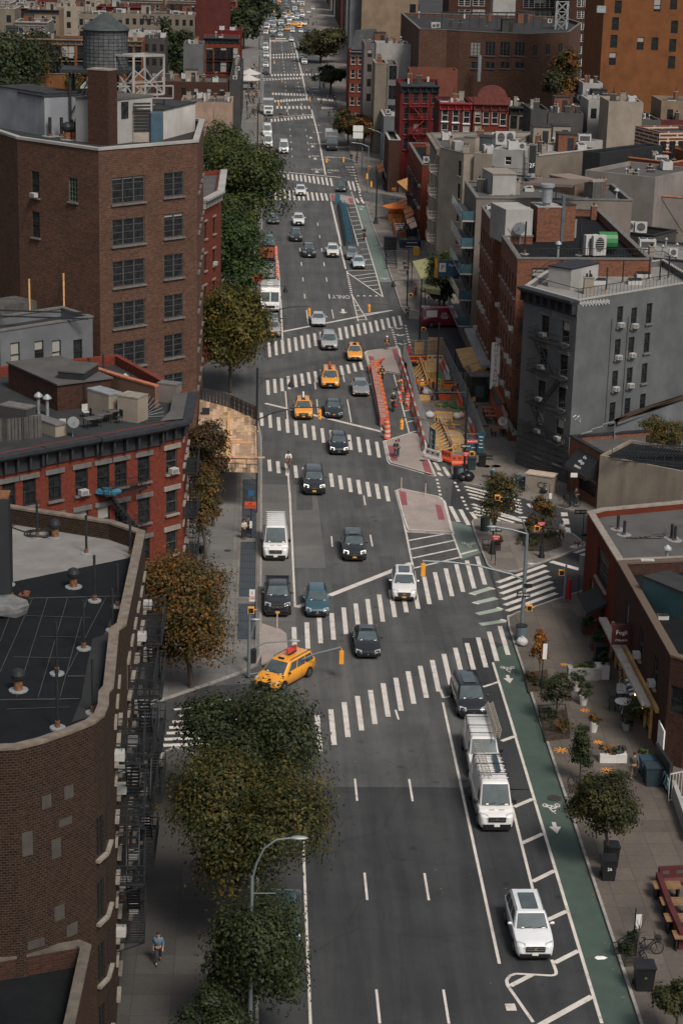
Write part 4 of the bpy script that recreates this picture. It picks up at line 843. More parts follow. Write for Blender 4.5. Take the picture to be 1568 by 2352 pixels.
class Bld:
 def __init__(s,name,label,poly,z,wall,roof=None,cat='building',par=.8,pt=.3,cop=None,z0=0.,copw=.08,coph=.14,group=None,deck=True):
  P=[Vector((p[0],p[1],0)) for p in poly]
  if sum(P[i].x*P[(i+1)%len(P)].y-P[(i+1)%len(P)].x*P[i].y for i in range(len(P)))<0:P=P[::-1]
  s.P=P;s.z=z;s.z0=z0;s.wall=wall;s.roof=roof or M_TAR;s.par=par;s.pt=pt;s.holes={};s.wins=[]
  s.loc=Vector((P[0].x,P[0].y,z0));s.root=thing(name,label,cat,s.loc,0,group);s.cop=cop;s.copw=copw;s.coph=coph;s.deck=deck
 def part(s,name,mb,m,smooth=False,parent=None):
  base=s.loc if parent is None else s.loc+parent.location
  mb.v=[(a-base.x,b-base.y,c-base.z) for a,b,c in mb.v]
  return mb.build(name,m,parent or s.root,smooth=smooth)
 def put(s,name,me,loc,rz=0):
  return link(name,me,s.root,Vector(loc)-s.loc,rz)
 def edge(s,i):a,b=s.P[i],s.P[(i+1)%len(s.P)];d=(b-a);L=d.length;d=d/L;return a,d,L,Vector((d.y,-d.x,0))
 def near(s,p,q):
  """index of the edge that runs closest to p-q"""
  return min(range(len(s.P)),key=lambda i:min((s.P[i]-Vector((*p,0))).length+(s.P[(i+1)%len(s.P)]-Vector((*q,0))).length,(s.P[i]-Vector((*q,0))).length+(s.P[(i+1)%len(s.P)]-Vector((*p,0))).length))
 def px(s,i,k,x,y):
  a,d,L,n=s.edge(i);r=Vector(_ray(k,x,y));o=Vector((0,0,CAMH));t=(a-o).dot(n)/r.dot(n);p=o+r*t
  return(p-a).dot(d),p.z
 def win(s,i,u,z,w,h,style='sash',fm=None,sill=None,lintel=None,ac=False,arch=False,lw=.2,name='window'):
  a,d,L,n=s.edge(i)
  if u-w/2<.12 or u+w/2>L-.12 or z+h>s.z-.1 or z<s.z0+.05:return
  s.holes.setdefault(i,[]).append((u-w/2,u+w/2,z,z+h))
  p=a+d*u;p=Vector((p.x,p.y,z));rz=math.atan2(d.y,d.x)
  fm=fm or M_FRAME_B
  o=s.put(name,window_mesh(w,h,style,fm),p,rz)
  def sub(nm,bx,m):
   g=MB();g.box(*bx);key=('s',nm,bx,m.name)
   if key not in _WM:_WM[key]=g.mesh(nm,m)
   link(nm,_WM[key],o)
  if sill:sub('sill',((0,-.06,-.08),(w+.25,.26,.14)),sill)
  if lintel:sub('lintel',((0,-.04,h+lw/2+.01),(w+lw*1.6,.16,lw)),lintel)
  if ac:
   c=link('air_conditioner',ac_mesh(),o,(0,-.02,.02))
 def winpx(s,i,k,pts,w,h,**kw):
  acs=kw.pop('acs',())
  for j,(x,y) in enumerate(pts):
   u,z=s.px(i,k,x,y);s.win(i,u,z-h/2,w,h,ac=(j in acs),**kw)
 def grid(s,i,n,zs,w,h,u0=None,u1=None,acp=0.,**kw):
  a,d,L,nn=s.edge(i);u0=u0 if u0 is not None else L/n/2;u1=u1 if u1 is not None else L-L/n/2
  for z in zs:
   for j in range(n):
    s.win(i,u0+(u1-u0)*(j/(n-1) if n>1 else .5),z,w,h,ac=R.random()<acp,**kw)
 def done(s,rev=.2):
  g=MB()
  for i in range(len(s.P)):
   a,d,L,n=s.edge(i);H=s.holes.get(i,[])
   us=sorted({0,L}|{q for r in H for q in r[:2]});zs=sorted({s.z0,s.z}|{q for r in H for q in r[2:]})
   F=lambda u,z,dd=0:(a.x+d.x*u-n.x*dd,a.y+d.y*u-n.y*dd,z)
   for u0,u1 in zip(us,us[1:]):
    run=None
    for z0,z1 in zip(zs,zs[1:]):
     um,zm=(u0+u1)/2,(z0+z1)/2
     hole=any(r[0]<um<r[1] and r[2]<zm<r[3] for r in H)
     if hole:
      if run is not None:g.face([F(u0,run),F(u1,run),F(u1,z0),F(u0,z0)],[(u0,run),(u1,run),(u1,z0),(u0,z0)]);run=None
     elif run is None:run=z0
    if run is not None:g.face([F(u0,run),F(u1,run),F(u1,zs[-1]),F(u0,zs[-1])],[(u0,run),(u1,run),(u1,zs[-1]),(u0,zs[-1])])
   for u0,u1,z0,z1 in H:
    for(p,q) in(((u0,z0),(u1,z0)),((u1,z0),(u1,z1)),((u1,z1),(u0,z1)),((u0,z1),(u0,z0))):
     g.face([F(p[0],p[1]),F(q[0],q[1]),F(q[0],q[1],rev),F(p[0],p[1],rev)][::1],[(p[0],p[1]),(q[0],q[1]),(q[0]+rev,q[1]),(p[0]+rev,p[1])])
  In=s.inner(s.pt)
  zt,zd=s.z,s.z-s.par
  for i in range(len(s.P)):
   a,b=s.P[i],s.P[(i+1)%len(s.P)];c,d=In[(i+1)%len(s.P)],In[i]
   g.face([(a.x,a.y,zt),(b.x,b.y,zt),(c.x,c.y,zt),(d.x,d.y,zt)],[(0,0),(1,0),(1,.3),(0,.3)])
   L=(b-a).length;g.face([(d.x,d.y,zt),(c.x,c.y,zt),(c.x,c.y,zd),(d.x,d.y,zd)],[(0,zt),(L,zt),(L,zd),(0,zd)])
  s.part('wall',g,s.wall)
  if s.deck:
   r=MB();r.face([(p.x,p.y,zd) for p in In]);s.part('roof',r,s.roof)
  if s.cop:
   In2=s.inner(s.pt+s.copw);Out=s.inner(-s.copw);c=MB()
   for i in range(len(s.P)):
    j=(i+1)%len(s.P);a,b,e,f=Out[i],Out[j],In2[j],In2[i];z1,z2=zt+.004,zt+s.coph
    c.face([(q.x,q.y,z2) for q in(a,b,e,f)]);c.face([(a.x,a.y,z1),(b.x,b.y,z1),(b.x,b.y,z2),(a.x,a.y,z2)]);c.face([(f.x,f.y,z2),(e.x,e.y,z2),(e.x,e.y,z1),(f.x,f.y,z1)]);c.face([(q.x,q.y,z1) for q in(f,e,b,a)])
   s.part('coping',c,s.cop)
  return s
 def inner(s,t):
  P=s.P;n=len(P);out=[]
  for i in range(n):
   a,b,c=P[i-1],P[i],P[(i+1)%n];d1=(b-a).normalized();d2=(c-b).normalized()
   n1=Vector((-d1.y,d1.x,0));n2=Vector((-d2.y,d2.x,0));m=(n1+n2)
   m=n1 if m.length<.2 else m/(1+n1.dot(n2));out.append(b+m*t)
  return out
 def cornice(s,i,m,h=1.0,out=.6,u0=None,u1=None,br=1.1,name='cornice',zt=None):
  a,d,L,n=s.edge(i);zt=zt or s.z+.05;g=MB();u0=0 if u0 is None else u0;u1=L if u1 is None else u1
  rz=math.atan2(d.y,d.x)
  def bx(uc,wid,y0,y1,z0,z1,mm=0):
   c=a+d*uc+n*((y0+y1)/2);g.box((c.x,c.y,(z0+z1)/2),(wid,abs(y1-y0),z1-z0),rz,mm)
  um=(u0+u1)/2;w=u1-u0
  bx(um,w+.1,-.1,out,zt-.22,zt);bx(um,w,-.1,out*.75,zt-.40,zt-.222);bx(um,w,0.003,.14,zt-h,zt-.402)
  k=max(1,int(w/br))
  for j in range(k+1):bx(u0+.15+(w-.3)*j/k,.16,.14,out*.62,zt-h*.85,zt-.405)
  s.part(name,g,m)
 def band(s,i,z,h,out,m,name='stone_band',u0=0,u1=None):
  a,d,L,n=s.edge(i);u1=u1 or L;c=a+d*((u0+u1)/2)+n*(out/2+.002);g=MB();g.box((c.x,c.y,z+h/2),(u1-u0,out,h),math.atan2(d.y,d.x));s.part(name,g,m)
 def fire_escape(s,i,u0,u1,zs,m=None,out=1.1,stairs=True,drop=True,name='fire_escape'):
  a,d,L,n=s.edge(i);m=m or M_STEEL
  P3=lambda u,o,z:tuple(a+d*u+n*o+Vector((0,0,z)))
  for j,z in enumerate(zs):
   g=MB()
   for q in range(int((u1-u0)/.16)+1):u=u0+.16*q;g.bar(P3(u,.03,z),P3(u,out,z),.045,.03)
   for o in(.03,out):g.bar(P3(u0,o,z),P3(u1,o,z),.06,.08)
   for u in(u0,u1):g.bar(P3(u,.03,z-.5),P3(u,out,z-.03),.05);g.bar(P3(u,.03,z),P3(u,out,z),.06,.08)
   pl=s.part('fire_escape_balcony',g,m)
   g=MB()
   for zz in(.5,.98):
    g.bar(P3(u0,out,z+zz),P3(u1,out,z+zz),.045)
    for u in(u0,u1):g.bar(P3(u,.03,z+zz),P3(u,out,z+zz),.045)
   for q in range(int((u1-u0)/.22)+1):u=u0+.22*q;g.bar(P3(u,out,z),P3(u,out,z+.98),.025)
   for q in range(1,4):
    for u in(u0,u1):g.bar(P3(u,out*q/4,z),P3(u,out*q/4,z+.98),.025)
   s.part('railing',g,m,parent=pl) if False else s.part('railing',g,m)
   if stairs and j+1<len(zs):
    z2=zs[j+1];g=MB();ua,ub=(u0+.5,u1-.6) if j%2==0 else(u1-.5,u0+.6)
    if ub-ua>2.6:ub=ua+2.6
    if ua-ub>2.6:ub=ua-2.6
    for o in(.35*out,.8*out):g.bar(P3(ua,o,z),P3(ub,o,z2+.05),.04,.14);g.bar(P3(ua,o,z+.8),P3(ub,o,z2+.85),.03)
    for q in range(1,11):t=q/11;g.bar(P3(ua+(ub-ua)*t,.35*out,z+(z2-z)*t),P3(ua+(ub-ua)*t,.8*out,z+(z2-z)*t),.18,.03)
    s.part('stair',g,m)
def vbox(k,x0,y0,x1,y1,yt,depth,z0):
 """upright box seen on a roof of height z0: front base line in the survey, top line height at x0, depth"""
 a=at(k,x0,y0,z0);b=at(k,x1,y1,z0);c=_ray(k,x0,yt);t=a.y/c[1];h=CAMH+c[2]*t-z0
 d=(b-a).normalized();n=Vector((-d.y,d.x,0))
 return a,b,b+n*depth,a+n*depth,h
def roofpoly(k,pts,z):return[at(k,x,y,z) for x,y in pts]
def rfront(k,x0,y0,x1,y1,z,depth,ext=0):
 a=at(k,x0,y0,z);b=at(k,x1,y1,z);d=(b-a).normalized();n=Vector((-d.y,d.x,0));a=a-d*ext
 return[a,b,b+n*depth,a+n*depth]
def addbox(b,name,k,x0,y0,x1,y1,yt,depth,z0,m,cap=None,smooth=False):
 p0,p1,p2,p3,h=vbox(k,x0,y0,x1,y1,yt,depth,z0);g=MB();g.prism([p0,p1,p2,p3],z0,z0+h)
 o=b.part(name,g,m)
 if cap:
  g=MB();c=(p0+p1+p2+p3)/4;g.prism([c+(p-c)*1.04 for p in(p0,p1,p2,p3)],z0+h+.003,z0+h+.12);b.part('roof_cap',g,cap)
 return(p0,p1,p2,p3,h)
def _m(f,mats,name,smooth=False):g=MB();f(g);return g.mesh(name,mats,smooth)
M_RUST=mat((.16,.07,.03),r=.8,var=.5,sc=6)
V_PIPE=_m(lambda g:(g.cyl(0,0,0,2.2,.07,n=8,m=0),g.cyl(0,0,0,.06,.35,n=12,m=1),g.cyl(0,0,0,.3,.11,n=8,m=2)),[M_STEEL,M_GALV,M_RUST],'vent_pipe')
V_SHORT=_m(lambda g:(g.cyl(0,0,0,.9,.09,n=8,m=0),g.lathe(0,0,[(.09,.9),(.22,.95),(.22,1.02),(.05,1.2)],10,0)),[M_GALV],'roof_vent')
V_TURB=_m(lambda g:(g.cyl(0,0,0,.05,.45,n=12,m=1),g.cyl(0,0,0,.5,.2,n=10,m=2),g.lathe(0,0,[(.2,.5),(.32,.62),(.34,.8),(.25,1.0),(.08,1.08)],12,0)),[M_STEEL,M_GALV,M_RUST],'turbine_vent')
V_MUSH=_m(lambda g:(g.cyl(0,0,0,1.3,.12,n=10),g.lathe(0,0,[(.12,1.25),(.34,1.3),(.30,1.42),(.08,1.62)],12)),[M_GALV],'cowl_vent')
def _acu(g):g.box((0,0,.55),(.95,.4,.9),0,0);g.tube([(0,-.205,.6),(0,-.215,.6)],.33,14,1);g.box((-.35,0,.05),(.08,.5,.1),0,2);g.box((.35,0,.05),(.08,.5,.1),0,2);[g.box((0,-.22,.35+.1*i),(.6,.01,.015),0,0) for i in range(6)]
V_ACU=_m(_acu,[M_ACW,M_FRAME_B,M_STEEL],'condenser')
def _hvac(g):g.box((0,0,.65),(1.9,1.3,1.1),0,0);g.cyl(-.45,0,1.2,1.32,.38,n=12,m=1);g.cyl(.45,0,1.2,1.32,.38,n=12,m=1);g.box((0,-.66,.6),(1.5,.02,.7),0,1);g.box((0,0,.05),(2,1.4,.1),0,2)
V_HVAC=_m(_hvac,[M_ACW,M_FRAME_G,M_STEEL],'rooftop_unit')
def _chim(g):g.box((0,0,.75),(.9,.6,1.5),0,0);g.box((0,0,1.54),(1.0,.7,.08),0,1);g.cyl(-.2,0,1.58,1.9,.1,n=8,m=2);g.cyl(.2,0,1.58,1.85,.1,n=8,m=2)
V_CHIM=_m(_chim,[M_BR_ORNG,M_STONE,M_RUST],'chimney');V_CHIM2=_m(_chim,[M_CREAM,M_STONE,M_STEEL],'chimney');V_CHIM3=_m(_chim,[M_DKSTUC,M_STONE,M_STEEL],'chimney')
def _sky(g):g.box((0,0,.2),(1.4,1.1,.4),0,0);g.face([(-.62,-.48,.42),(.62,-.48,.42),(.62,0,.62),(-.62,0,.62)],m=1);g.face([(.62,.48,.42),(-.62,.48,.42),(-.62,0,.62),(.62,0,.62)],m=1)
V_SKY=_m(_sky,[M_ACW,M_WGL],'skylight')
def _bulk(g):g.box((0,0,1.25),(2.6,3.2,2.5),0,0);g.box((0,0,2.56),(2.8,3.4,.1),0,1);g.box((.5,-1.61,1.0),(.9,.03,2.0),0,2)
V_BULK=[_m(_bulk,[a,M_ROOFD,M_FRAME_B],'stair_bulkhead') for a in(M_WHITEP,M_DKSTUC,M_BR_ORNG,M_CREAM)]
def _dish(g):g.tube([(0,0,0),(0,0,.8)],.03,6,0);g.lathe(0,0,[(.02,0),(.2,.03),(.36,.12),(.4,.17)],12,1)
def _tank(g):
 for i in range(4):a=PI/4+i*PI/2;g.bar((1.5*math.cos(a),1.5*math.sin(a),0),(1.5*math.cos(a),1.5*math.sin(a),2.2),.16,m=1)
 g.cyl(0,0,2.2,2.35,2.0,n=20,m=1);g.cyl(0,0,2.35,5.6,1.75,1.68,n=20,m=0);g.lathe(0,0,[(1.9,5.6),(.1,6.8)],20,2)
 for z in(2.7,3.2,3.8,4.5,5.2):g.lathe(0,0,[(1.77,z),(1.77,z+.05)],20,1)
def wood(c,name='wood',w=.14,axis=0,v=.35):
 m,nt,b=nodes(name);L=nt.links;tc=N(nt,'ShaderNodeTexCoord');bt=N(nt,'ShaderNodeTexBrick',Scale=1.)
 mp=N(nt,'ShaderNodeMapping');mp.inputs['Rotation'].default_value=(0,0,axis);L.new(tc.outputs['Object'],mp.inputs[0]);L.new(mp.outputs[0],bt.inputs['Vector'])
 bt.inputs['Brick Width'].default_value=2.4;bt.inputs['Row Height'].default_value=w;bt.inputs['Mortar Size'].default_value=.006
 bt.inputs['Color1'].default_value=(*[x*(1-v) for x in c],1);bt.inputs['Color2'].default_value=(*[x*(1+v) for x in c],1);bt.inputs['Mortar'].default_value=(*[x*.3 for x in c],1)
 no=N(nt,'ShaderNodeTexNoise',Scale=2.5,Detail=6.);L.new(tc.outputs['Object'],no.inputs['Vector']);r=ramp(nt,no.outputs[0],[(.3,(.75,.75,.75)),(.7,(1.2,1.2,1.2))])
 L.new(mixc(nt,1.,bt.outputs[0],r.outputs[0],'MULTIPLY'),b.inputs['Base Color']);b.inputs['Roughness'].default_value=.8;return m
M_WOOD=wood((.42,.28,.18),'sheathing_board',.34,PI/2,.5);M_LUMB=mat((.55,.33,.13),var=.25,sc=3);M_PLY=wood((.46,.27,.09),'plywood',1.2,0,.12);M_OLDW=wood((.07,.065,.06),'weathered_wood',.15,0,.3)
V_TANK=_m(_tank,[mat((.06,.065,.07),var=.3,sc=4),M_STEEL,M_ROOFD],'water_tank')
KIT=[V_SHORT,V_SHORT,V_ACU,V_HVAC,V_CHIM,V_CHIM2,V_CHIM3,V_SKY,V_PIPE,V_MUSH,V_ACU,V_CHIM3,V_CHIM2]
def clutter(b,n,seed,kit=None,bulk=1):
 """scatter fittings over the deck of a building"""
 r=random.Random(seed);kit=kit or KIT;zd=b.z-b.par;In=b.inner(.9)
 xs=[p.x for p in In];ys=[p.y for p in In];done=[]
 def inside(x,y):
  c=False;j=len(In)-1
  for i in range(len(In)):
   if(In[i].y>y)!=(In[j].y>y) and x<(In[j].x-In[i].x)*(y-In[i].y)/(In[j].y-In[i].y)+In[i].x:c=not c
   j=i
  return c
 tries=0
 while len(done)<n+bulk and tries<300:
  tries+=1;x,y=r.uniform(min(xs),max(xs)),r.uniform(min(ys),max(ys));big=len(done)<bulk
  if not inside(x,y) or any((x-a)**2+(y-c)**2<(2.6 if big or q else 1.3)**2 for a,c,q in done):continue
  if big and not(inside(x+1.3,y+1.5) and inside(x-1.3,y-1.5)):continue
  me=r.choice(V_BULK) if big else r.choice(kit);done.append((x,y,big))
  b.put(me.name.split('.')[0],me,(x,y,zd+.003),r.choice((0,PI/2)) if not big else 0)
ZA=17.3
far_=[(665,190),(578,618),(545,640),(520,905),(499,930),(497,985),(478,1035),(430,1072),(330,1112),(200,1158),(78,1188)]
PA=[at('5',x,y,ZA) for x,y in far_]
PA=[Vector((p.x-.0,p.y,0)) for p in PA]
PA+=[Vector((-11.2,PA[-1].y-.2,0)),Vector((-22,PA[-1].y-.2,0)),Vector((-22,128,0)),at('5',-260,20,ZA),at('5',520,140,ZA)]
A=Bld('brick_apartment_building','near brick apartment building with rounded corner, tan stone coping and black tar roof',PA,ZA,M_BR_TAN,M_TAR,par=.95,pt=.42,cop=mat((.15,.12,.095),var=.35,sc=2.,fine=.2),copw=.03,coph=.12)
def near_e(b,p,q):return b.near((p.x,p.y),(q.x,q.y))
zst=[1.2,4.3,7.4,10.5,13.5]
for e in(near_e(A,PA[5],PA[6]),near_e(A,PA[6],PA[7])):
 a,d,L,n=A.edge(e)
 for z in(1.6,4.7,7.8,10.9):A.win(e,L/2,z,L-.32,1.9,'double',M_FRAME_B,sill=M_STONE)
for(p,q,nn) in((PA[0],PA[1],6),(PA[2],PA[3],3)):
 e=near_e(A,p,q);A.grid(e,nn,[1.2,4.3,7.4,10.5,13.3],1.0,1.75,fm=M_FRAME_W,sill=M_STONE,lintel=M_STONE,acp=.35)
e=near_e(A,PA[9],PA[10])
A.done()
M_PTCH=mat((.06,.052,.045),var=.2)
e=near_e(A,PA[9],PA[10]);a,d,L,n=A.edge(e)
for x,y,w,h in[(213,297,.5,.6),(315,253,.5,.6),(300,390,.7,.35),(125,490,.5,1.1),(257,512,.5,.9),(272,808,.55,.7),(330,885,.6,.6),(165,950,.8,.4)]:
 ee=e
 u,z=A.px(e,'7',x,y)
 if u>L:ee=near_e(A,PA[8],PA[9]);u,z=A.px(ee,'7',x,y)
 aa,dd,LL,nn=A.edge(ee);c=aa+dd*u+nn*.01;g=MB();g.box((c.x,c.y,z),(w,.03,h),math.atan2(dd.y,dd.x));A.part('blocked_opening',g,M_PTCH)
A.fire_escape(near_e(A,PA[2],PA[3]),1.2,5.2,[13.1,10.0,6.9,3.9],out=1.3)
e1=near_e(A,PA[0],PA[1]);
A.fire_escape(e1,1.0,5.6,[13.1,10.0,6.9,3.9],out=1.25);A.fire_escape(e1,8.5,13.0,[13.1,10.0,6.9,3.9],out=1.25)
zr=ZA-.95
g=MB();g.sheet([at('5',x,y,zr+.02) for x,y in[(55,95),(560,165),(620,260),(592,305),(60,415)]],zr+.02);A.part('silver_coating',g,plaster((.20,.192,.182),.7,(.17,.16,.15),'silver_roof',.8))
g=MB()
for i,(a_,b_) in enumerate([((130,490),(560,480)),((0,957),(365,952)),((310,848),(390,848)),((218,490),(75,945)),((310,490),(175,945)),((400,490),(275,945)),((490,480),(300,850)),((150,490),(0,830)),((220,500),(520,700)) if False else((120,570),(420,580)),((180,665),(400,670)),((60,760),(330,765)),((75,490),(0,690)),((30,1000),(320,990))]):
 p,q=at('5',*a_,zr+.03+i*.002),at('5',*b_,zr+.03+i*.002);g.bar(p,q,.10 if i<3 else .035,.012)
A.part('seam',g,plaster((.06,.06,.06),.4,(.06,.06,.06),'seam'))
g=MB();g.sheet([at('5',x,y,zr+.022) for x,y in[(425,675),(475,660),(520,560),(500,690),(435,1030),(330,1060),(375,945),(390,850)]],zr+.022);A.part('grey_patch',g,plaster((.03,.032,.034),.4,(.03,.03,.03),'patch'))
for x,y,h in[(113,120,1.6),(172,210,2.2),(397,285,2.2),(435,505,2.5),(385,725,2.5),(262,840,2.6),(540,530,2.3),(517,640,2.2),(598,290,2.0),(428,1020,2.6),(265,1090,2.8),(40,430,2.2)]:
 p=at('5',x,y,zr+.02);o=A.put('vent_pipe',V_PIPE,p);o.scale=(1,1,h/2.2)
for x,y in[(338,440),(85,915),(253,210)]:A.put('turbine_vent',V_TURB,at('5',x,y,zr+.02))
addbox(A,'stair_bulkhead','5',-60,486,48,486,35,1.2,zr,plaster((.03,.034,.038),.3,(.03,.03,.03)),M_RUST)
g=MB();p=at('5',60,560,zr);g.ball((p.x-.4,p.y,zr+.35),(1.3,1.0,.55),7,None,.12);tag(g.build('tarpaulin',mat((.12,.12,.12),var=.4),None),'crumpled grey tarpaulin heap at the left edge of the black roof','tarpaulin')
g=MB();p=at('5',185,195,zr+.05)
for r_ in(.75,.62,.5):g.tube([(p.x+r_*math.cos(t*.4)*1.2,p.y+r_*math.sin(t*.4),zr+.07+.01*t%.04) for t in range(17)],.035,5)
g.tube([(p.x-.8,p.y+.2,zr+.06),(p.x-1.8,p.y+1.2,zr+.06),(p.x-1.3,p.y+2.6,zr+.06),(p.x-.3,p.y+3.1,zr+.06)],.035,5)
tag(g.build('cable_coil',M_TYRE),'coiled black cable on the pale silver part of the near roof','cable')
g=MB();p=at('5',90,478,zr)
for i in range(9):g.box((p.x+R.uniform(-.9,.5),p.y+R.uniform(-.3,.3),zr+.08),(.3,.2,.12),R.uniform(0,3))
tag(g.build('loose_bricks',M_BR_ORNG),'little heap of loose bricks beside the dark bulkhead wall','bricks')
z2=7.6
P2=[at('7',0,1010,z2)+Vector((-6,-1.6,0)),at('7',0,1010,z2),at('7',365,945,z2),at('7',418,968,z2),at('7',345,1317,z2),at('7',300,1500,z2),at('7',-200,1500,z2)+Vector((-4,0,0))]
A2=Bld('low_roof_building','low dark roofed building with stone edged parapet in the bottom left corner',P2,z2,M_BR_DARK,M_TAR,par=.9,pt=.42,cop=mat((.10,.085,.07),var=.35,sc=2.),copw=.02).done()
ZB=15.
pb=[at('3',-300,1015,ZB),at('3',738,822,ZB),at('3',838,800,ZB),at('3',865,672,ZB)]
b2=[(p.x,p.y) for p in pb]+[(b_x,b_y) for b_x,b_y in((-11.5,160),(-36,146))]
B=Bld('red_brick_building','bright red brick building with black bracketed cornice below the tall brown block',b2,ZB,M_BR_RED,M_ROOFD,par=.75,pt=.45)
V2=lambda p:(p.x,p.y)
e=B.near(V2(pb[0]),V2(pb[1]));e2=B.near(V2(pb[1]),V2(pb[2]));e3=B.near(V2(pb[2]),V2(pb[3]))
u1,zA=B.px(e,'3',660,1025);u2,zB_=B.px(e,'3',660,1215);zs=[zA,zB_,zB_-(zA-zB_),zB_-2*(zA-zB_)]
for x in(40,135,252,375,475,555,660):
 y0={40:1110,135:1118,252:1120,375:1100,475:1068,555:1052,660:1025}[x]
 u,_=B.px(e,'3',x,y0)
 for j,z in enumerate(zs):B.win(e,u,zA-.95-(zA-zB_)*j,1.05,1.9,'sash4' if x in(135,252,555) else 'sash',M_FRAME_B,sill=M_STONEG,lintel=M_STONEG,ac=(x==375 and j==0),lw=.32)
a,d,L,n=B.edge(e2)
for j in range(4):B.win(e2,L/2,zA-.75-(zA-zB_)*j,1.05,1.8,'sash',M_FRAME_G,sill=M_STONE,lintel=M_STONE,ac=(j==0),lw=.34)
B.grid(e3,4,[1.5,5,8.5,12-.6],1.0,1.8,sill=M_STONE,lintel=M_STONE)
B.done()
M_CORN=mat((.022,.024,.028),r=.7,var=.3)
La=B.edge(e)[2];ua=B.px(e,'3',440,890)[0];ub=B.px(e,'3',190,930)[0]
B.cornice(e,M_CORN,1.35,.75,ub,ua,.9);B.cornice(e,M_CORN,1.5,.9,ua+.02,La,1.0);B.cornice(e,M_CORN,1.5,.8,0,ub-.02,1.0);B.cornice(e2,M_CORN,1.3,.8,br=.8);B.cornice(e3,M_CORN,1.2,.7,br=1.2)
B.fire_escape(e,B.px(e,'3',450,1150)[0],B.px(e,'3',640,1150)[0],[zA-1.1-(zA-zB_)*j for j in(0,1,2)],out=1.0)
g=MB();u,z=B.px(e,'3',475,1160);a,d,L,n=B.edge(e);c=a+d*u+n*.55;g.ball((c.x,c.y,zA-.95),(.95,.38,.35),7,None,.1);tag(g.build('blue_tarpaulin',mat((.03,.13,.2),var=.3)),'blue tarpaulin bundle lying on the fire escape of the red building','tarpaulin')
B.fire_escape(e3,1.5,5.5,[10.6,7.2,3.8],out=1.0)
zb=ZB-.75
addbox(B,'stair_bulkhead','3',40,655,265,760,540,4.5,zb,M_BR_DARK,M_ROOFG)
addbox(B,'dark_bulkhead','3',268,735,388,745,578,3.2,zb,M_FRAME_B,M_ROOFG)
addbox(B,'chimney_wall','3',403,765,500,795,660,1.2,zb,M_CREAM,M_GALV);addbox(B,'chimney_wall','3',540,800,632,815,690,1.4,zb,M_CREAM,M_STONE);addbox(B,'chimney_wall','3',722,715,810,725,635,1.0,zb,M_GREIGE,M_STONEG)
addbox(B,'chimney_wall','3',140,840,255,880,790,1.0,zb,M_CREAM,M_STONEG);addbox(B,'chimney_wall','3',0,790,120,810,735,1.2,zb,M_DKSTUC,M_STONEG)
g=MB();q=[at('3',x,y,ZB+.9) for x,y in[(390,560),(450,585),(560,620),(720,665)]]
for a_,b_ in zip(q,q[1:]):g.bar(a_-Vector((0,0,.5)),b_-Vector((0,0,.5)),.35,1.6)
B.part('rear_parapet',g,M_BR_ORNG)
g=MB()
for a_,b_ in zip(q,q[1:]):g.bar(a_+Vector((0,0,.36)),b_+Vector((0,0,.36)),.45,.12)
B.part('terracotta_coping',g,mat((.36,.13,.07),var=.2))
g=MB();q=[at('3',x,y,ZB+.12) for x,y in[(735,805),(838,795),(863,672),(795,680),(780,760)]];g.sheet(q,ZB+.13);B.part('metal_coping',g,M_ROOFG)
for x,y in[(178,770),(218,780),(575,680)]:B.put('cowl_vent',V_MUSH,at('3',x,y,zb))
for x,y in[(408,640),(475,625)]:B.put('vent_pipe',V_PIPE,at('3',x,y,zb))
for i,(x,y) in enumerate([(470,815),(425,835),(520,800)]):
 p=at('3',x,y,zb+.02);t=thing('garden_table',['dark slatted roof table in front of the cream chimney wall, middle one of three','dark slatted roof table nearest the satellite dish','dark slatted roof table closest to the iron fan grille'][i],'table',p,.6);g=MB();g.box((0,0,.72),(1.3,.8,.05));g.build('table_top',M_OLDW,t)
 for s1 in(-1,1):
  for s2 in(-1,1):g=MB();g.box((s1*.55,s2*.32,.35),(.05,.05,.7));g.build('leg',M_STEEL,t)
def chair(loc,rz,m,label,group=None,name='chair'):
 t=thing(name,label,'chair',loc,rz,group);g=MB();g.box((0,0,.45),(.46,.44,.04));g.build('seat',m,t);g=MB();g.box((0,.22,.75),(.46,.04,.5));g.build('backrest',m,t)
 for s1 in(-1,1):
  for s2 in(-1,1):g=MB();g.bar((s1*.2,s2*.19,0),(s1*.19,s2*.18,.45),.03);g.build('leg',M_STEEL,t)
 return t
for i,(x,y,r_) in enumerate([(395,790,.5),(430,805,2.),(545,815,-1),(290,860,.2)]):chair(at('3',x,y,zb+.02),r_,[M_ACW,M_STEEL,M_STEEL,M_ACW][i],['pale chair behind the garden tables on the red building roof','dark chair between the pale chair and the middle roof table','dark chair right of the roof garden tables','pale chair left of the satellite dish on the red building roof'][i])
def dish(loc,rz,label,s=1.):
 t=thing('satellite_dish',label,'satellite dish',loc,rz);t.scale=(s,)*3;g=MB();g.tube([(0,0,0),(0,0,.9)],.035,6);g.build('mast',M_GALV,t)
 g=MB();g.lathe(0,0,[(.02,0),(.22,.03),(.4,.12),(.45,.18)],14);g.xform(Matrix.Translation((0,-.1,1.05))@Matrix.Rotation(1.0,4,'X'));g.build('dish',mat((.10,.11,.115),r=.6),t,smooth=True)
 g=MB();g.bar((0,-.1,.85),(0,-.6,1.25),.03);g.build('arm',M_STEEL,t)
dish(at('3',335,875,zb),.3,'grey satellite dish on the front edge of the red building roof',.95)
g=MB();p=at('3',640,790,zb)
for i in range(9):t_=i/8*1.5;g.bar((p.x,p.y,zb+.05),(p.x+1.5*math.cos(t_)*1.2,p.y+.3,zb+.1+1.7*math.sin(t_)),.035)
tag(g.build('fan_grille',M_GALV),'iron fan shaped grille at the right end of the roof terrace','grille')
g=MB();p=at('3',0,900,zb);q=at('3',185,880,zb)
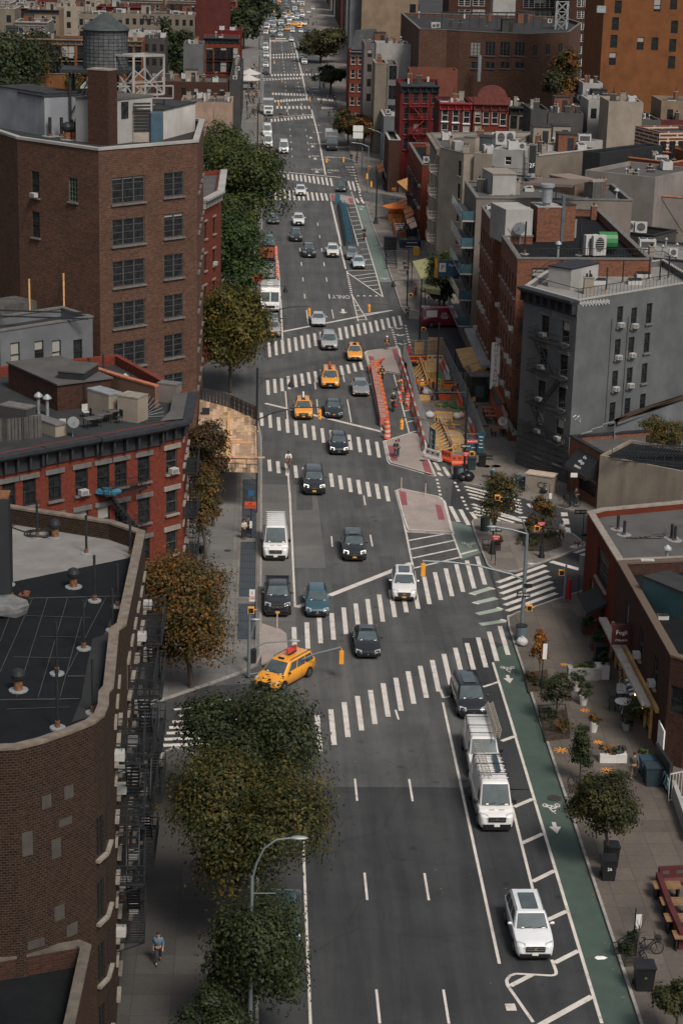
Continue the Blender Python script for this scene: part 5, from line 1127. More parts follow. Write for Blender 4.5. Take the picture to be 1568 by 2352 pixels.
for i in range(24):r_=p.lerp(q,i/23);g.box((r_.x,r_.y,zb+.8),(.22,.04,1.6),math.atan2(q.y-p.y,q.x-p.x))
tag(g.build('plank_fence',M_OLDW),'dark weathered plank fence at the left of the red building roof','fence')
ZG=16.0
pg=[at('3',-120,412,ZG),at('3',425,328,ZG)]
G_=Bld('grey_painted_building','pale grey painted low building with arched windows and roof timber frame',[pg[0],pg[1],pg[1]+Vector((-3,4,0)),pg[0]+Vector((-3,4,0))],ZG,M_GREYW,M_ROOFD,par=.7,cop=M_STONEG)
e=G_.near(V2(pg[0]),V2(pg[1]));G_.winpx(e,'3',[(358,485),(260,488),(180,492),(70,500)],.95,2.1,fm=M_FRAME_B,sill=M_STONEG);G_.winpx(e,'3',[(-20,500)],.95,2.1);G_.done()
g=MB()
for x,y in[(138,340),(295,310)]:p=at('3',x,y,ZG-.7);g.bar(p,p+Vector((0,0,3.6)),.14)
G_.part('timber_post',g,M_LUMB)
g=MB();p,q=at('3',-60,320,ZG+.3),at('3',405,335,ZG+.3)
for dz in(0,.5):g.bar(p+Vector((0,0,dz)),q+Vector((0,0,dz)),.12)
G_.part('black_railing',g,M_STEEL)
addbox(G_,'fence_box','3',-40,370,170,335,285,3.,ZG-.7,M_OLDW)
ZC=30.
pc=[at('1',78,637,ZC),at('1',452,690,ZC),at('1',908,652,ZC),at('1',936,556,ZC)]
c4=[V2(p) for p in pc]+[(-14,206),(-30,196)]
C_=Bld('brown_brick_block','tall brown brick loft block with white coping and metal penthouse on its roof',c4,ZC,M_BR_BROWN,M_ROOFD,par=.9,pt=.35,cop=M_WHITEP,coph=.22,copw=.1)
eL=C_.near(c4[0],c4[1]);eF=C_.near(c4[1],c4[2]);eR=C_.near(c4[2],c4[3])
uz=[C_.px(eF,'1',590,870),C_.px(eF,'3',592,497)];st=(uz[0][1]-uz[1][1])/4
ut=uz[0][0];ud=C_.px(eF,'1',798,848)[0]
for j in range(8):
 z=uz[0][1]-1.15-st*j
 C_.win(eF,ut,z,3.6,2.3,'triple',M_FRAME_G,sill=M_STONEG);C_.win(eF,ud,z+.15,2.25,2.15,'double',M_FRAME_G,sill=M_STONEG)
 if j in(1,):pass
a,d,L,n=C_.edge(eR)
for j in range(8):
 for u in(2.2,6.0,10,14):C_.win(eR,u,uz[0][1]-1.1-st*j,1.6,2.2,'double',M_FRAME_G,sill=M_STONEG)
C_.winpx(eL,'1',[(163,845),(165,1030)],1.0,2.3,fm=M_FRAME_B,sill=M_STONEG,acs=(0,));C_.winpx(eL,'1',[(335,870)],1.1,2.1,style='grid',fm=mat((.10,.13,.09)),sill=M_STONEG)
C_.done()
zc=ZC-.9
addbox(C_,'metal_penthouse','1',92,600,206,622,425,9,zc,plaster((.21,.22,.24),.3,(.12,.12,.13),'sheet_metal'),M_ROOFD)
addbox(C_,'metal_penthouse','1',208,622,352,612,430,8,zc,plaster((.23,.24,.26),.3,(.12,.12,.13),'sheet_metal'),M_ROOFD)
addbox(C_,'white_penthouse','1',352,600,502,632,452,5,zc,M_WHITEP,M_ROOFG)
q=addbox(C_,'white_penthouse','1',500,665,700,640,462,4,zc,M_WHITEP,M_ROOFG)
q=addbox(C_,'white_penthouse','1',750,640,897,600,505,5,zc,plaster((.52,.50,.47),.4,(.3,.27,.24),'panel'),M_ROOFD)
q=addbox(C_,'brick_chimney','1',405,660,498,668,318,1.6,zc,M_BR_DARK,M_STONE)
q=addbox(C_,'cooling_unit','1',612,652,692,650,515,1.4,zc,mat((.28,.24,.20)),M_ORANGEW);a_,b_=q[0],q[1];d_=(b_-a_).normalized();n_=Vector((d_.y,-d_.x,0));g=MB()
for i in range(9):c=(a_+b_)/2+n_*.06;g.box((c.x,c.y,zc+1.1+.30*i),((b_-a_).length*.96,.1,.17),math.atan2(d_.y,d_.x))
C_.part('louvre',g,M_FRAME_B)
addbox(C_,'duct','1',694,652,750,648,520,1.4,zc,mat((.05,.09,.12),r=.5));addbox(C_,'duct','1',722,652,752,648,530,1.2,zc,mat((.05,.09,.12),r=.5)) if False else None
def wallwin(b,q,fx,fz,w,h,m):
 a_,b_=q[0],q[1];d_=(b_-a_).normalized();n_=Vector((d_.y,-d_.x,0));c=a_.lerp(b_,fx)+n_*.03;g=MB();g.box((c.x,c.y,fz),(w,.06,h),math.atan2(d_.y,d_.x));b.part('window',g,m)
q5=vbox('1',500,665,700,640,462,4,zc);wallwin(C_,q5,.36,zc+3.0,.95,1.5,M_WGL)
def px3(k,x,y,Y):return aty(k,x,y,Y)
p0=at('1',540,640,zc);Yf=p0.y+1.5
fr=[(527,250,527,440),(614,255,614,440),(663,245,668,430),(753,252,753,430)]
g=MB();T=[];Bo=[]
for(x0,y0,x1,y1),dy in zip(fr,(0,-1.2,2.2,1.0)):
 a_,b_=px3('1',x0,y0,Yf+2+dy),px3('1',x1,y1,Yf+2+dy);T.append(a_);Bo.append(b_);g.bar(a_,b_,.2)
o=C_.part('tank_frame',g,M_WHITEP)
g=MB()
for i,j in((0,1),(1,3),(3,2),(2,0)):g.bar(T[i],T[j],.2);g.bar(Bo[i],Bo[j],.16)
for i,j in((0,1),(1,3),(2,0),(3,2)):
 m1=T[i].lerp(Bo[i],.35);m2=T[j].lerp(Bo[j],.35);g.bar(m1,Bo[j],.1);g.bar(m2,Bo[i],.1);g.bar(m1.lerp(Bo[i],.5),m2.lerp(Bo[j],.5),.08)
C_.part('frame_brace',g,M_WHITEP)
for b_ in Bo:
 g=MB();g.bar(b_,Vector((b_.x,b_.y,zc)),.18);C_.part('frame_leg',g,M_STEEL)
g=MB();q=[px3('1',x,y,Yf+1.2) for x,y in[(502,395),(795,392),(795,450),(502,445)]]
for i in range(4):g.bar(q[i],q[(i+1)%4],.12)
for t_ in(.25,.5,.75):g.bar(q[0].lerp(q[1],t_),q[3].lerp(q[2],t_),.1)
C_.part('platform_rail',g,M_WHITEP)
for x,y in[(230,625),(283,625),(330,635),(365,630),(385,640),(405,640),(143,595)]:o=C_.put('vent_pipe',V_PIPE,at('1',x,y,zc));o.scale=(2.2,2.2,.8)
for x,y in[(310,640),(345,640),(395,645)]:o=C_.put('turbine_vent',V_TURB,at('1',x,y,zc));o.scale=(1.6,1.6,1.5)
Yt=193.
pt_=aty('1',485,312,Yt);tw=thing('water_tank','weathered grey timber water tank with dark conical cap on the brown block roof','water tank',(pt_.x,pt_.y,zc))
hz=pt_.z-zc
for dx in(-3.2,-1,1,2.2):
 for dy in(-1.8,1.8):g=MB();g.bar((dx,dy,0),(dx,dy,hz-.3),.22);g.build('leg',M_STEEL,tw)
g=MB();g.bar((-3.2,-1.8,.3),(-1,-1.8,hz-.5),.12);g.bar((-3.2,-1.8,hz*.3),(-1.2,-1.8,hz-.5),.12);g.build('support_frame',M_STEEL,tw)
g=MB();g.box((-.8,0,hz-.15),(6.6,4.6,.3));g.build('platform',M_STEEL,tw)
r_=.0;wl=aty('1',381,312,Yt).x;wr_=aty('1',588,312,Yt).x;rd=(wr_-wl)/2;ht_=aty('1',485,130,Yt).z-pt_.z;hc=aty('1',485,55,Yt).z-pt_.z
g=MB();g.lathe(0,0,[(rd,hz),(rd*.97,hz+ht_)],28);g.build('tub',mat((.075,.08,.083),var=.45,sc=2.5,fine=.3),tw)
for i in range(11):
 g=MB();g.lathe(0,0,[(rd*(1.006-.003*i),hz+.15+i*ht_/11),(rd*(1.006-.003*i),hz+.2+i*ht_/11)],28);g.build('hoop',M_STEEL,tw)
g=MB()
for i in range(28):a_=2*PI*i/28;g.bar((rd*1.003*math.cos(a_),rd*1.003*math.sin(a_),hz),(rd*.975*math.cos(a_),rd*.975*math.sin(a_),hz+ht_),.03)
g.build('stave_seam',M_STEEL,tw)
g=MB();g.lathe(0,0,[(rd*1.09,hz+ht_-.05),(rd*1.05,hz+ht_+.1),(.12,hz+hc)],28);g.build('conical_cap',mat((.035,.045,.045),r=.7,var=.3),tw)
D_=Bld('dark_side_building','dark brick building in shade at the left edge beside the brown block',[V2(at('1',-200,600,28)),V2(at('1',72,612,28)),(-20,196),(-44,196)],28,M_BR_DARK,M_ROOFD,cop=M_WHITEP).done()
zr2=17
p0,p1=at('1',925,915,19),at('1',1003,875,19)
RB=Bld('small_red_building','small red building with white cornice behind the brown block',[V2(p0),V2(p1),(p1.x,p1.y+18),(p0.x-6,p0.y+18)],19,M_BR_RED,M_ROOFG,par=.5)
e=RB.near(V2(p0),V2(p1));a,d,L,n=RB.edge(e)
for j in range(5):RB.win(e,L*.25,19-4.6-3.6*j,.8,1.9,sill=M_STONE,lintel=M_STONE);RB.win(e,L*.75,19-4.6-3.6*j,.9,1.9,sill=M_STONE,lintel=M_STONE,ac=(j==1))
RB.done();RB.cornice(e,M_WHITEP,1.3,.8);RB.cornice(RB.near(V2(p1),(p1.x,p1.y+18)),M_WHITEP,1.3,.7)
zt=4.0
sh=[at('3',x,y,zt) for x,y in[(918,705),(1000,712),(1060,745),(1178,800),(1182,1030),(1030,1025),(1000,975),(905,900)]]
shed=thing('sidewalk_shed','timber decked sidewalk shed wrapping the foot of the brown block','sidewalk shed',(sh[0].x,sh[0].y,.15));o_=Vector((sh[0].x,sh[0].y,.15))
def spart(nm,g,m):g.v=[(a-o_.x,b-o_.y,c-o_.z) for a,b,c in g.v];return g.build(nm,m,shed)
g=MB();g.prism(sh,zt-.25,zt);spart('deck',g,M_WOOD)
RR=random.Random(3)
for i in range(20):
 x,y=RR.uniform(930,1160),RR.uniform(760,1010);p=at('3',x,y,zt)
 g=MB();g.box((p.x,p.y,zt+.05),(RR.uniform(1.5,2.8),.28,.04+.002*i),RR.choice((0,.02,.05)));spart('plank',g,mat((.5+RR.uniform(-.12,.12),.32+RR.uniform(-.08,.05),.17),var=.2))
g=MB();p,q=at('3',1052,760,zt+.08),at('3',1045,975,zt+.08);g.bar(p,q,.25,.06);spart('plank',g,M_LUMB)
for i in range(len(sh)):
 a_,b_=sh[i],sh[(i+1)%len(sh)]
 if i in(5,6,7):
  if i!=4:pass
 n_=max(1,int((b_-a_).length/2.4))
 if i<5:
  for j in range(n_):p=a_.lerp(b_,j/n_);g=MB();g.bar((p.x,p.y,.15),(p.x,p.y,zt-.25),.1);spart('post',g,M_STEEL)
  g=MB();g.bar(a_+Vector((0,0,.95)),b_+Vector((0,0,.95)),.05);g.bar(a_+Vector((0,0,.5)),b_+Vector((0,0,.5)),.05)
  for j in range(int((b_-a_).length/1.2)+1):p=a_.lerp(b_,j/(int((b_-a_).length/1.2)+1));g.bar(p,p+Vector((0,0,.98)),.05)
  spart('railing',g,M_STEEL)
g=MB();a_,b_=sh[0],sh[2]
for j in range(9):p=a_.lerp(b_,j/9);q=a_.lerp(b_,(j+.9)/9);g.face([(p.x,p.y,zt),(q.x,q.y,zt),(q.x,q.y,zt+1.3),(p.x,p.y,zt+1.3)])
for j in range(6):p=sh[2].lerp(sh[3],j/6);q=sh[2].lerp(sh[3],(j+.9)/6);g.face([(p.x,p.y,zt),(q.x,q.y,zt),(q.x,q.y,zt+1.3),(p.x,p.y,zt+1.3)])
spart('mesh_panel',g,mat((.09,.095,.10),r=.7))
g=MB();p=at('3',975,842,zt+.06);g.box((p.x,p.y,zt+.1),(1.2,.9,.08),.1);spart('roof_hatch',g,mat((.3,.35,.36)))
g=MB();p=at('3',945,770,zt+.06);g.box((p.x,p.y,zt+.3),(.7,.6,.5));spart('tool_box',g,M_STEEL)
M_GRT=mat((.075,.095,.11),r=.5,var=.25,sc=6,metal=.3)
for y0,y1 in[(-55,212),(232,482),(517,678)]:
 a_,b_=at('5',1112,y0,.15),at('5',1098,y1,.15);g=MB();g.bx(-1.25,-.02,b_.y,a_.y,.15,.158,0)
 n_=int((a_.y-b_.y)/1.5)
 for i in range(n_+1):yy=b_.y+(a_.y-b_.y)*i/n_;g.bx(-1.25,-.02,yy-.03,yy+.03,.158,.166,1)
 for i in range(9):xx=-1.2+i*.14;g.bx(xx,xx+.03,b_.y,a_.y,.158,.163,1)
 struct('vent_grating',g,[M_GRT,M_STEEL])
g=MB();g.bx(-1.5,-1.27,129,176,.15,.17);g.bx(0.0,.14,129,176,.15,.17)
for y0 in(176,):pass
struct('granite_edging',g,M_WALK)
ST=M_STONEG
p=[at('6',1130,225,7.2),at('6',1268,452,7.2),at('6',1512,885,7.2),at('6',1600,912,7.2)]
R1a=Bld('red_painted_restaurant','red painted brick corner restaurant with pale patched roof and black awning',[V2(p[0]),V2(p[1]),(p[1].x+12,p[1].y+2),(44,150),V2(at('6',1195,208,7.2))],7.2,M_REDP,M_ROOFG,par=.45,pt=.45,cop=M_STONE,copw=.04)
e=R1a.near(V2(p[0]),V2(p[1]));a,d,L,n=R1a.edge(e)
R1a.win(e,R1a.px(e,'6',1195,520)[0],3.9,3.9,2.3,'grid',M_FRAME_B,sill=M_STONE)
for u in(3.2,7.6,11.0):R1a.win(e,u,.55,1.3,2.4,'sash',M_FRAME_B)
R1a.done()
R1b=Bld('brown_brick_cafe','brown brick cafe block with long rolled awning and toothed tan coping',[V2(p[1]-Vector((0,.02,0))),V2(p[2]),V2(p[3]),(46,110),(46,p[1].y+2.0),(p[1].x+12,p[1].y+1.98)],7.2,M_BR_DARK,M_TAR,par=.8,pt=.45,cop=brick((.34,.24,.17),(.26,.18,.13),(.12,.09,.07),name='coping_brick'),copw=.05)
e=R1b.near(V2(p[1]),V2(p[2]));a,d,L,n=R1b.edge(e)
for x,y in[(1310,700),(1372,850),(1440,980)]:
 u,z=R1b.px(e,'6',x,y);R1b.win(e,u,3.7,1.1,2.0,'sash',M_FRAME_G,sill=M_STONE,ac=True)
for u in(2.2,5.0,7.8,10.6,13.4):R1b.win(e,u,.4,2.1,2.1,'grid',M_LUMB,name='shop_window')
e4=R1b.near(V2(p[2]),V2(p[3]));R1b.win(e4,.8 if R1b.edge(e4)[2]>2 else R1b.edge(e4)[2]/2,3.6,1.0,1.8,'sash',M_FRAME_B)
R1b.done()
def P3e(b,e,u,o,z):a,d,L,n=b.edge(e);return a+d*u+n*o+Vector((0,0,z))
ua,ub=R1b.px(e,'6',1245,745)[0],R1b.px(e,'6',1450,1150)[0]
aw=thing('rolled_awning','long pale rolled awning cassette along the cafe front','awning',P3e(R1b,e,max(0,ua),.7,2.9));o0=aw.location
g=MB();q0,q1=P3e(R1b,e,max(-.5,ua),.75,2.95),P3e(R1b,e,min(L-1,ub),.75,2.95);g.bar(q0-o0,q1-o0,.55,.22);g.build('cassette',mat((.42,.37,.32),var=.2),aw)
for i in range(6):q=q0.lerp(q1,i/5);g=MB();g.bar(q-o0-Vector((.7,0,.2)),q-o0,.06);g.build('bracket',M_STEEL,aw)
aw.location=o0
g=MB()
for i in range(9):q=P3e(R1b,e,.3+i*1.75,.08,0);g.bar(q,q+Vector((0,0,2.8)),.16)
q0,q1=P3e(R1b,e,.2,.10,2.75),P3e(R1b,e,L-2,.10,2.75);g.bar(q0,q1,.2,.3);R1b.part('timber_shopfront',g,M_LUMB)
e=R1a.near(V2(p[0]),V2(p[1]))
g=MB();u=R1a.px(e,'6',1140,640)[0];q=[P3e(R1a,e,5.4,.03,3.3),P3e(R1a,e,9.2,.03,3.3),P3e(R1a,e,9.2,1.5,2.5),P3e(R1a,e,5.4,1.5,2.5)];g.face(q);g.face(q[::-1]);g.face([q[3],q[2],q[2]-Vector((0,0,.25)),q[3]-Vector((0,0,.25))]);g.face([q[1],q[2],q[2]-Vector((0,0,.25)),q[1]-Vector((0,0,.25))]);R1a.part('awning',g,M_FRAME_B)
sg=aty('6',1232,665,at('6',1200,640,3.2).y+1.0);t=thing('hanging_sign','square black sign with pale script hanging from the red restaurant front','sign',(24.9,126.,4.0));sp_=R1a.edge(e)
us,zs_=R1a.px(e,'6',1262,690);q=P3e(R1a,e,L-0.2 if us>R1a.edge(e)[2] else us,.0,0);t.location=(q.x-.75,q.y,4.15)
g=MB();g.box((0,0,0),(1.3,.1,1.45));g.build('board',[mat((.07,.014,.016))],t);g=MB();g.bar((-.7,0,.8),(.8,0,.8),.05);g.build('bracket',M_STEEL,t)
for txt,s_,z_ in(('Fogli',.42,.15),('ITALIAN',.22,-.4)):
 me=text_mesh(txt,s_,.006);me.transform(Matrix.Rotation(PI/2,4,'X'));me.materials.append(M_PAPER);link('lettering',me,t,(0,-.056,z_))
for x,y in[(1268,300),(1297,325),(1515,340),(1530,350)]:o=R1a.put('vent_pipe',V_PIPE,at('6',x,y,6.76));o.scale=(1.6,1.6,.5)
g=MB();c=at('6',1420,340,6.78)
for i in range(5):g.box((c.x+i*.25-.5,c.y+i*.2,6.83+i*.03),(2.6,.25,.04),.2*i)
tag(g.build('board_pile',M_OLDW),'scatter of weathered boards on the pale patched restaurant roof','boards')
addbox(R1b,'rooftop_unit','6',1380,640,1568,720,520,2.2,6.4,mat((.04,.09,.10),r=.5),M_ROOFD);R1b.put('cowl_vent',V_MUSH,at('6',1490,470,6.4));R1b.put('condenser',V_ACU,at('6',1400,500,6.4))
R1b.put('skylight',V_SKY,at('6',1475,710,6.42)).scale=(.5,.5,.6)
a_,b_=at('4',1187,1087,9.6),at('4',1600,1168,9.6)
R2=Bld('stained_stucco_building','low block with rain stained beige wall and slatted black roof racks',[V2(a_),V2(b_),(b_.x+2.8,b_.y+6.2),V2(at('4',1325,1015,9.6))],9.6,plaster((.24,.205,.165),.75,(.12,.10,.08),'stained_stucco',.45),M_TAR,par=.25,pt=.2).done()
g=MB()
for i in range(22):
 p_=at('4',1225+i*17,1100-i*1.2+i*.2*4,9.75);q_=at('4',1335+i*15,1035,9.75);g.bar(p_,p_+(q_-p_)*.9,.05)
for t_ in(.05,.5,.9):
 g.bar(at('4',1225,1100,9.8).lerp(at('4',1335,1035,9.8),t_),at('4',1580,1130,9.8).lerp(at('4',1650,1040,9.8),t_),.08)
R2.part('roof_rack',g,M_STEEL)
g=MB()
for i in range(8):p_=at('4',1240+i*40,1108+i*5,9.6);g.bar(p_,p_+Vector((0,0,.9)),.05)
g.bar(at('4',1240,1108,10.5),at('4',1560,1140,10.5),.05);R2.part('railing',g,M_STEEL)
z=5.2
p=[at('4',1050,1002,z),at('4',1192,1082,z)]
dd=(p[1]-p[0]).normalized();nn=Vector((-dd.y,dd.x,0))
R3=Bld('brick_tavern','low brick tavern with black awning lettered in white',[V2(p[0]),V2(p[1]+dd*2.2),V2(p[1]+dd*2.2+nn*14),V2(p[0]+nn*14)],z,M_BR_ORNG,M_ROOFG,par=.4,cop=M_STEEL)
e=R3.near(V2(p[0]),V2(p[1]+dd*2.2));L=R3.edge(e)[2]
R3.win(e,R3.px(e,'4',1130,1200)[0],1.0,3.3,1.5,'grid',M_FRAME_B,name='shop_window');R3.done()
u0,_=R3.px(e,'4',1085,1070);u1,_=R3.px(e,'4',1185,1075);u0=max(.3,u0);Pq=lambda u,o,z:P3e(R3,e,u,o,z)
g=MB();q=[Pq(u0,.02,4.6),Pq(u1,.02,4.6),Pq(u1,1.3,3.1),Pq(u0,1.3,3.1)];g.face(q);g.face([Pq(u0,.02,4.6),Pq(u0,1.3,3.1),Pq(u0,1.3,2.8),Pq(u0,.02,2.8)]);g.face([Pq(u1,.02,4.6),Pq(u1,.02,2.8),Pq(u1,1.3,2.8),Pq(u1,1.3,3.1)]);g.face([Pq(u0,1.3,3.1),Pq(u1,1.3,3.1),Pq(u1,1.3,2.8),Pq(u0,1.3,2.8)])
aw=R3.part('awning',g,M_FRAME_B)
an=(q[1]-q[0]).normalized();up_=(q[0]-q[3]).normalized();nz_=an.cross(up_)
Mx=Matrix((an,up_,nz_)).transposed().to_4x4()
for i,t_ in enumerate(('the','village','tavern')):
 me=text_mesh(t_,.46,.004);c=q[3].lerp(q[1],.5)+up_*(.55-.52*i)+nz_*.02;M2=Mx.copy();M2.translation=c-R3.loc;me.transform(M2);me.materials.append(M_PAPER);link('lettering',me,R3.root)
g=MB()
for i in range(9):
 a0,b0=at('4',1110+i*32,1000-i*16,z+.35),at('4',1160+i*32,1018-i*14,z+.35)
 g.bar(at('4',1100+i*50,990-i*22,z+.5),at('4',1150+i*50,975-i*22,z+.5),.08)
R3.part('roof_pipe',g,M_GALV)
a_,b_=at('4',1255,930,6.5),at('4',1600,825,6.5)
R3b=Bld('low_grey_shed','low grey clad shed with dark parapet rail behind the tavern',[V2(a_),V2(b_),(b_.x+2,b_.y+3),(a_.x+2,a_.y+3)],6.5,M_GREYW,M_ROOFD,par=.3,cop=M_BR_DARK).done()
z=17.2
p=[at('4',842,310,z),at('4',1086,378,z),at('4',1640,288,z)]
pb_=[V2(p[0]),V2(p[1]),V2(p[2]),(40.5,197),(27.5,189.2)]
R4=Bld('grey_walk_up','grey painted walk-up with black fire escapes and graffiti below its coping',pb_,z,M_GREYP,M_ROOFW,par=.55,pt=.3,cop=M_WHITEP,copw=.04,coph=.1)
e=R4.near(pb_[0],pb_[1]);eS=R4.near(pb_[1],pb_[2]);L=R4.edge(e)[2]
uL,zt_=R4.px(e,'4',935,500);uR,zt2=R4.px(e,'4',1030,515);z5=(zt_+zt2)/2;z4=(R4.px(e,'4',925,650)[1]+R4.px(e,'4',1020,665)[1])/2;dz=z5-z4
for j in range(4):
 for u,ac in((uL,True),(uR,j==3)):R4.win(e,u,z5-1.0-dz*j,1.05,2.0,'sash',M_FRAME_B,sill=ST,lintel=ST,ac=ac,lw=.28)
for u in(uL,uR):R4.win(e,u,1.6,1.1,2.2,'sash',M_FRAME_G,sill=ST,lintel=ST,lw=.35)
R4.winpx(eS,'4',[(1278,450),(1342,455),(1412,435),(1267,600),(1330,590),(1402,570),(1255,745),(1322,730),(1390,710),(1243,890),(1312,870),(1382,850)],.8,1.9,fm=M_FRAME_B,sill=ST,acs=(0,1,3,4,6,7))
R4.done()
R4.cornice(e,M_CORN,1.5,.9,br=1.0)
g=MB();a,d,L,n=R4.edge(e)
for z_ in(.2,.75,1.3,1.85,2.4,2.95,3.5,4.05):c=a+d*(L/2)+n*.03;g.box((c.x,c.y,z_+.24),(L,.05,.46),math.atan2(d.y,d.x))
R4.part('rusticated_base',g,plaster((.085,.088,.092),.4,(.05,.05,.05),'stone_base'))
R4.fire_escape(e,max(.3,uL-1.1),min(L-.2,uR+.9),[z5-1.15-dz*j for j in range(4)],out=1.1)
u,z_=R4.px(eS,'4',1300,600);
for x,w_ in((1305,.1),(1230,.06)):
 u,z_=R4.px(eS,'4',x,620);a,d,LL,n=R4.edge(eS);c=a+d*u+n*.08;g=MB();g.bar((c.x,c.y,5),(c.x,c.y,15),w_);R4.part('downpipe',g,M_GREYP)
def graffiti(b,e,k,pts,m=M_PAPER,w=.07,name='graffiti',off=.02):
 a,d,L,n=b.edge(e);g=MB();P=[]
 for x,y in pts:
  u,z=b.px(e,k,x,y);P.append(a+d*u+n*off+Vector((0,0,z)))
 for p_,q_ in zip(P,P[1:]):g.bar(p_,q_,w,.012)
 b.part(name,g,m)
RG=random.Random(5)
for i in range(9):x=1095+i*15;graffiti(R4,eS,'4',[(x,392-i*1.2),(x+3,378-i*1.2),(x+9,380-i),(x+5,395-i),(x+12,404-i*1.4),(x+14,382-i)],w=.11)
graffiti(R4,eS,'4',[(1062,912),(1075,903),(1083,912),(1070,925),(1090,905),(1095,935),(1080,925)],w=.09)
zd=z-.55
addbox(R4,'stair_bulkhead','4',1050,330,1175,300,235,2.5,zd,M_WHITEP,M_STEEL)
q=at('4',960,345,zd)
for x,y in[(1290,295),(1410,280),(1135,345),(1460,285),(1215,330),(1500,275)]:R4.put('vent_pipe',V_PIPE,at('4',x,y,zd))
for x,y in[(1345,300),(1385,270),(1180,300)]:R4.put('skylight',V_SKY,at('4',x,y,zd))
R4.put('chimney',V_CHIM2,at('4',1132,345,zd))
g=MB();P_=R4.inner(.3)
for i in range(len(P_)):
 a_,b_=P_[i],P_[(i+1)%len(P_)];a_=Vector((a_.x,a_.y,z+.1));b_=Vector((b_.x,b_.y,z+.1));n_=max(2,int((b_-a_).length/.5))
 g.bar(a_+Vector((0,0,.9)),b_+Vector((0,0,.9)),.05)
 if i in(1,2):
  for j in range(n_):c=a_.lerp(b_,j/n_);g.bar(c,c+Vector((0,0,.9)),.03)
R4.part('roof_railing',g,M_STEEL)
R4.fire_escape(R4.near(pb_[4],pb_[0]),4.5,6.8,[12.6,9.3,6.0,2.9],out=.8,stairs=False)
z=18.3;XF=24.8
R5P=[(XF,189.6),(38,190.6),(38,223),(XF,223),(XF,209.6),(27.6,209.6),(27.6,203.2),(XF,203.2)]
R5=Bld('orange_brick_apartments','long orange brick apartment house with white vertical restaurant sign',R5P,z,M_BR_ORNG,M_TAR,par=.75,pt=.35,cop=M_STONEG)
eA=R5.near((XF,203.2),(XF,189.6));eB=R5.near((XF,223),(XF,209.6));eC=R5.near((XF,189.6),(38,190.6))
for ee,n_ in((eA,6),(eB,6)):
 L=R5.edge(ee)[2]
 for j in range(5):
  for i in range(n_):R5.win(ee,.9+(L-1.8)*i/(n_-1),14.4-3.3*j,1.0,2.0,'sash',M_FRAME_B,sill=M_STONE,ac=RG.random()<.25)
R5.winpx(eC,'4',[(934,265)],2.6,1.6,style='double');R5.done()
zd=z-.75
g=MB();P_=[Vector((XF+.4,190,z)),Vector((37.5,191,z))]
for j in range(40):c=P_[0].lerp(P_[1],j/40);g.bar(c,c+Vector((0,0,1.0)),.03)
g.bar(P_[0]+Vector((0,0,1)),P_[1]+Vector((0,0,1)),.05);g.bar(P_[0]+Vector((0,0,1)),Vector((XF+.4,202,z+1)),.05);R5.part('roof_railing',g,M_STEEL)
q=addbox(R5,'white_bulkhead','2',748,1120,872,1118,962,5,zd,M_WHITEP,None)
dish((q[1].x-1.3,q[1].y-.6,zd),-.4,'grey satellite dish on a mast before the white bulkhead of the brick apartments',1.5)
addbox(R5,'brick_bulkhead','k',270,1050,480,1050,745,3.0,zd,M_BR_ORNG,M_WHITEP);addbox(R5,'brick_bulkhead','k',505,1045,605,1040,730,3.0,zd,M_BR_ORNG,M_ROOFD)
addbox(R5,'duct','k',325,1040,372,1040,700,.5,zd,mat((.03,.035,.04),r=.5));addbox(R5,'duct','k',485,1050,512,1050,640,.5,zd,mat((.07,.10,.12),r=.5))
p_=at('k',345,1045,zd);o=R5.put('exhaust_fan',_m(lambda g:(g.cyl(0,0,0,1.6,.55,n=14),g.cyl(0,0,1.6,1.9,.75,n=14),g.cyl(0,0,-.6,0,.4,n=10)),[M_GALV],'exhaust_fan'),(p_.x,p_.y,aty('k',345,700,p_.y).z))
for x,y in[(750,1180),(815,1185)]:o=R5.put('condenser',V_ACU,at('k',x,y,zd));o.scale=(1.5,1.5,2.2);o.rotation_euler[2]=.3
g=MB();p_=at('k',895,1130,zd+.2);g.tube([(p_.x-.9,p_.y,p_.z+1.),(p_.x+.9,p_.y,p_.z+1.)],.95,14);tag(g.build('green_tank',mat((.03,.16,.05),r=.4)),'dark green round fuel tank beside the twin condensers','tank')
for x,y in[(168,1160),(655,1170)]:o=R5.put('vent_pipe',V_PIPE,at('k',x,y,zd));o.scale=(1.3,1.3,1.5)
o=R5.put('chimney',V_CHIM2,at('k',590,1010,zd));o.scale=(.8,.8,1.2)
us,zs_=R5.px(eA,'4',706,675);Ys=205.;c=atx('4',706,675,24.4)
t=thing('vertical_sign','narrow white vertical sign with black capitals reading MOUSTACHE','sign',c);g=MB();g.box((0,0,0),(.95,.14,4.9));g.build('board',M_PAPER,t);g=MB();g.box((0,.0,0),(1.07,.1,5.02));g.build('frame',M_FRAME_B,t)
for i,ch in enumerate('MOUSTACHE'):
 me=text_mesh(ch,.56,.006);me.transform(Matrix.Rotation(PI/2,4,'X'));me.materials.append(M_FRAME_B);link('lettering',me,t,(0,-.078,2.12-.53*i))
def canopy(name,label,pts_top,drop,m,cat='awning',legs=False,mu=None,lat=.12):
 t=thing(name,label,cat,pts_top[0]);o0=Vector(pts_top[0]);g=MB();P=[Vector(q)-o0 for q in pts_top]
 g.face(P);g.face([q-Vector((0,0,.12)) for q in P][::-1])
 for i in range(4):g.face([P[i]-Vector((0,0,drop if i in(0,) else .12)),P[(i+1)%4]-Vector((0,0,drop if i in(0,) else .12)),P[(i+1)%4],P[i]])
 g.build('canvas',m,t)
 if legs:
  for q in P:g=MB();g.bar((q.x,q.y,-o0.z+.15),(q.x,q.y,q.z-.05),.1);g.build('leg',M_STEEL,t)
 return t
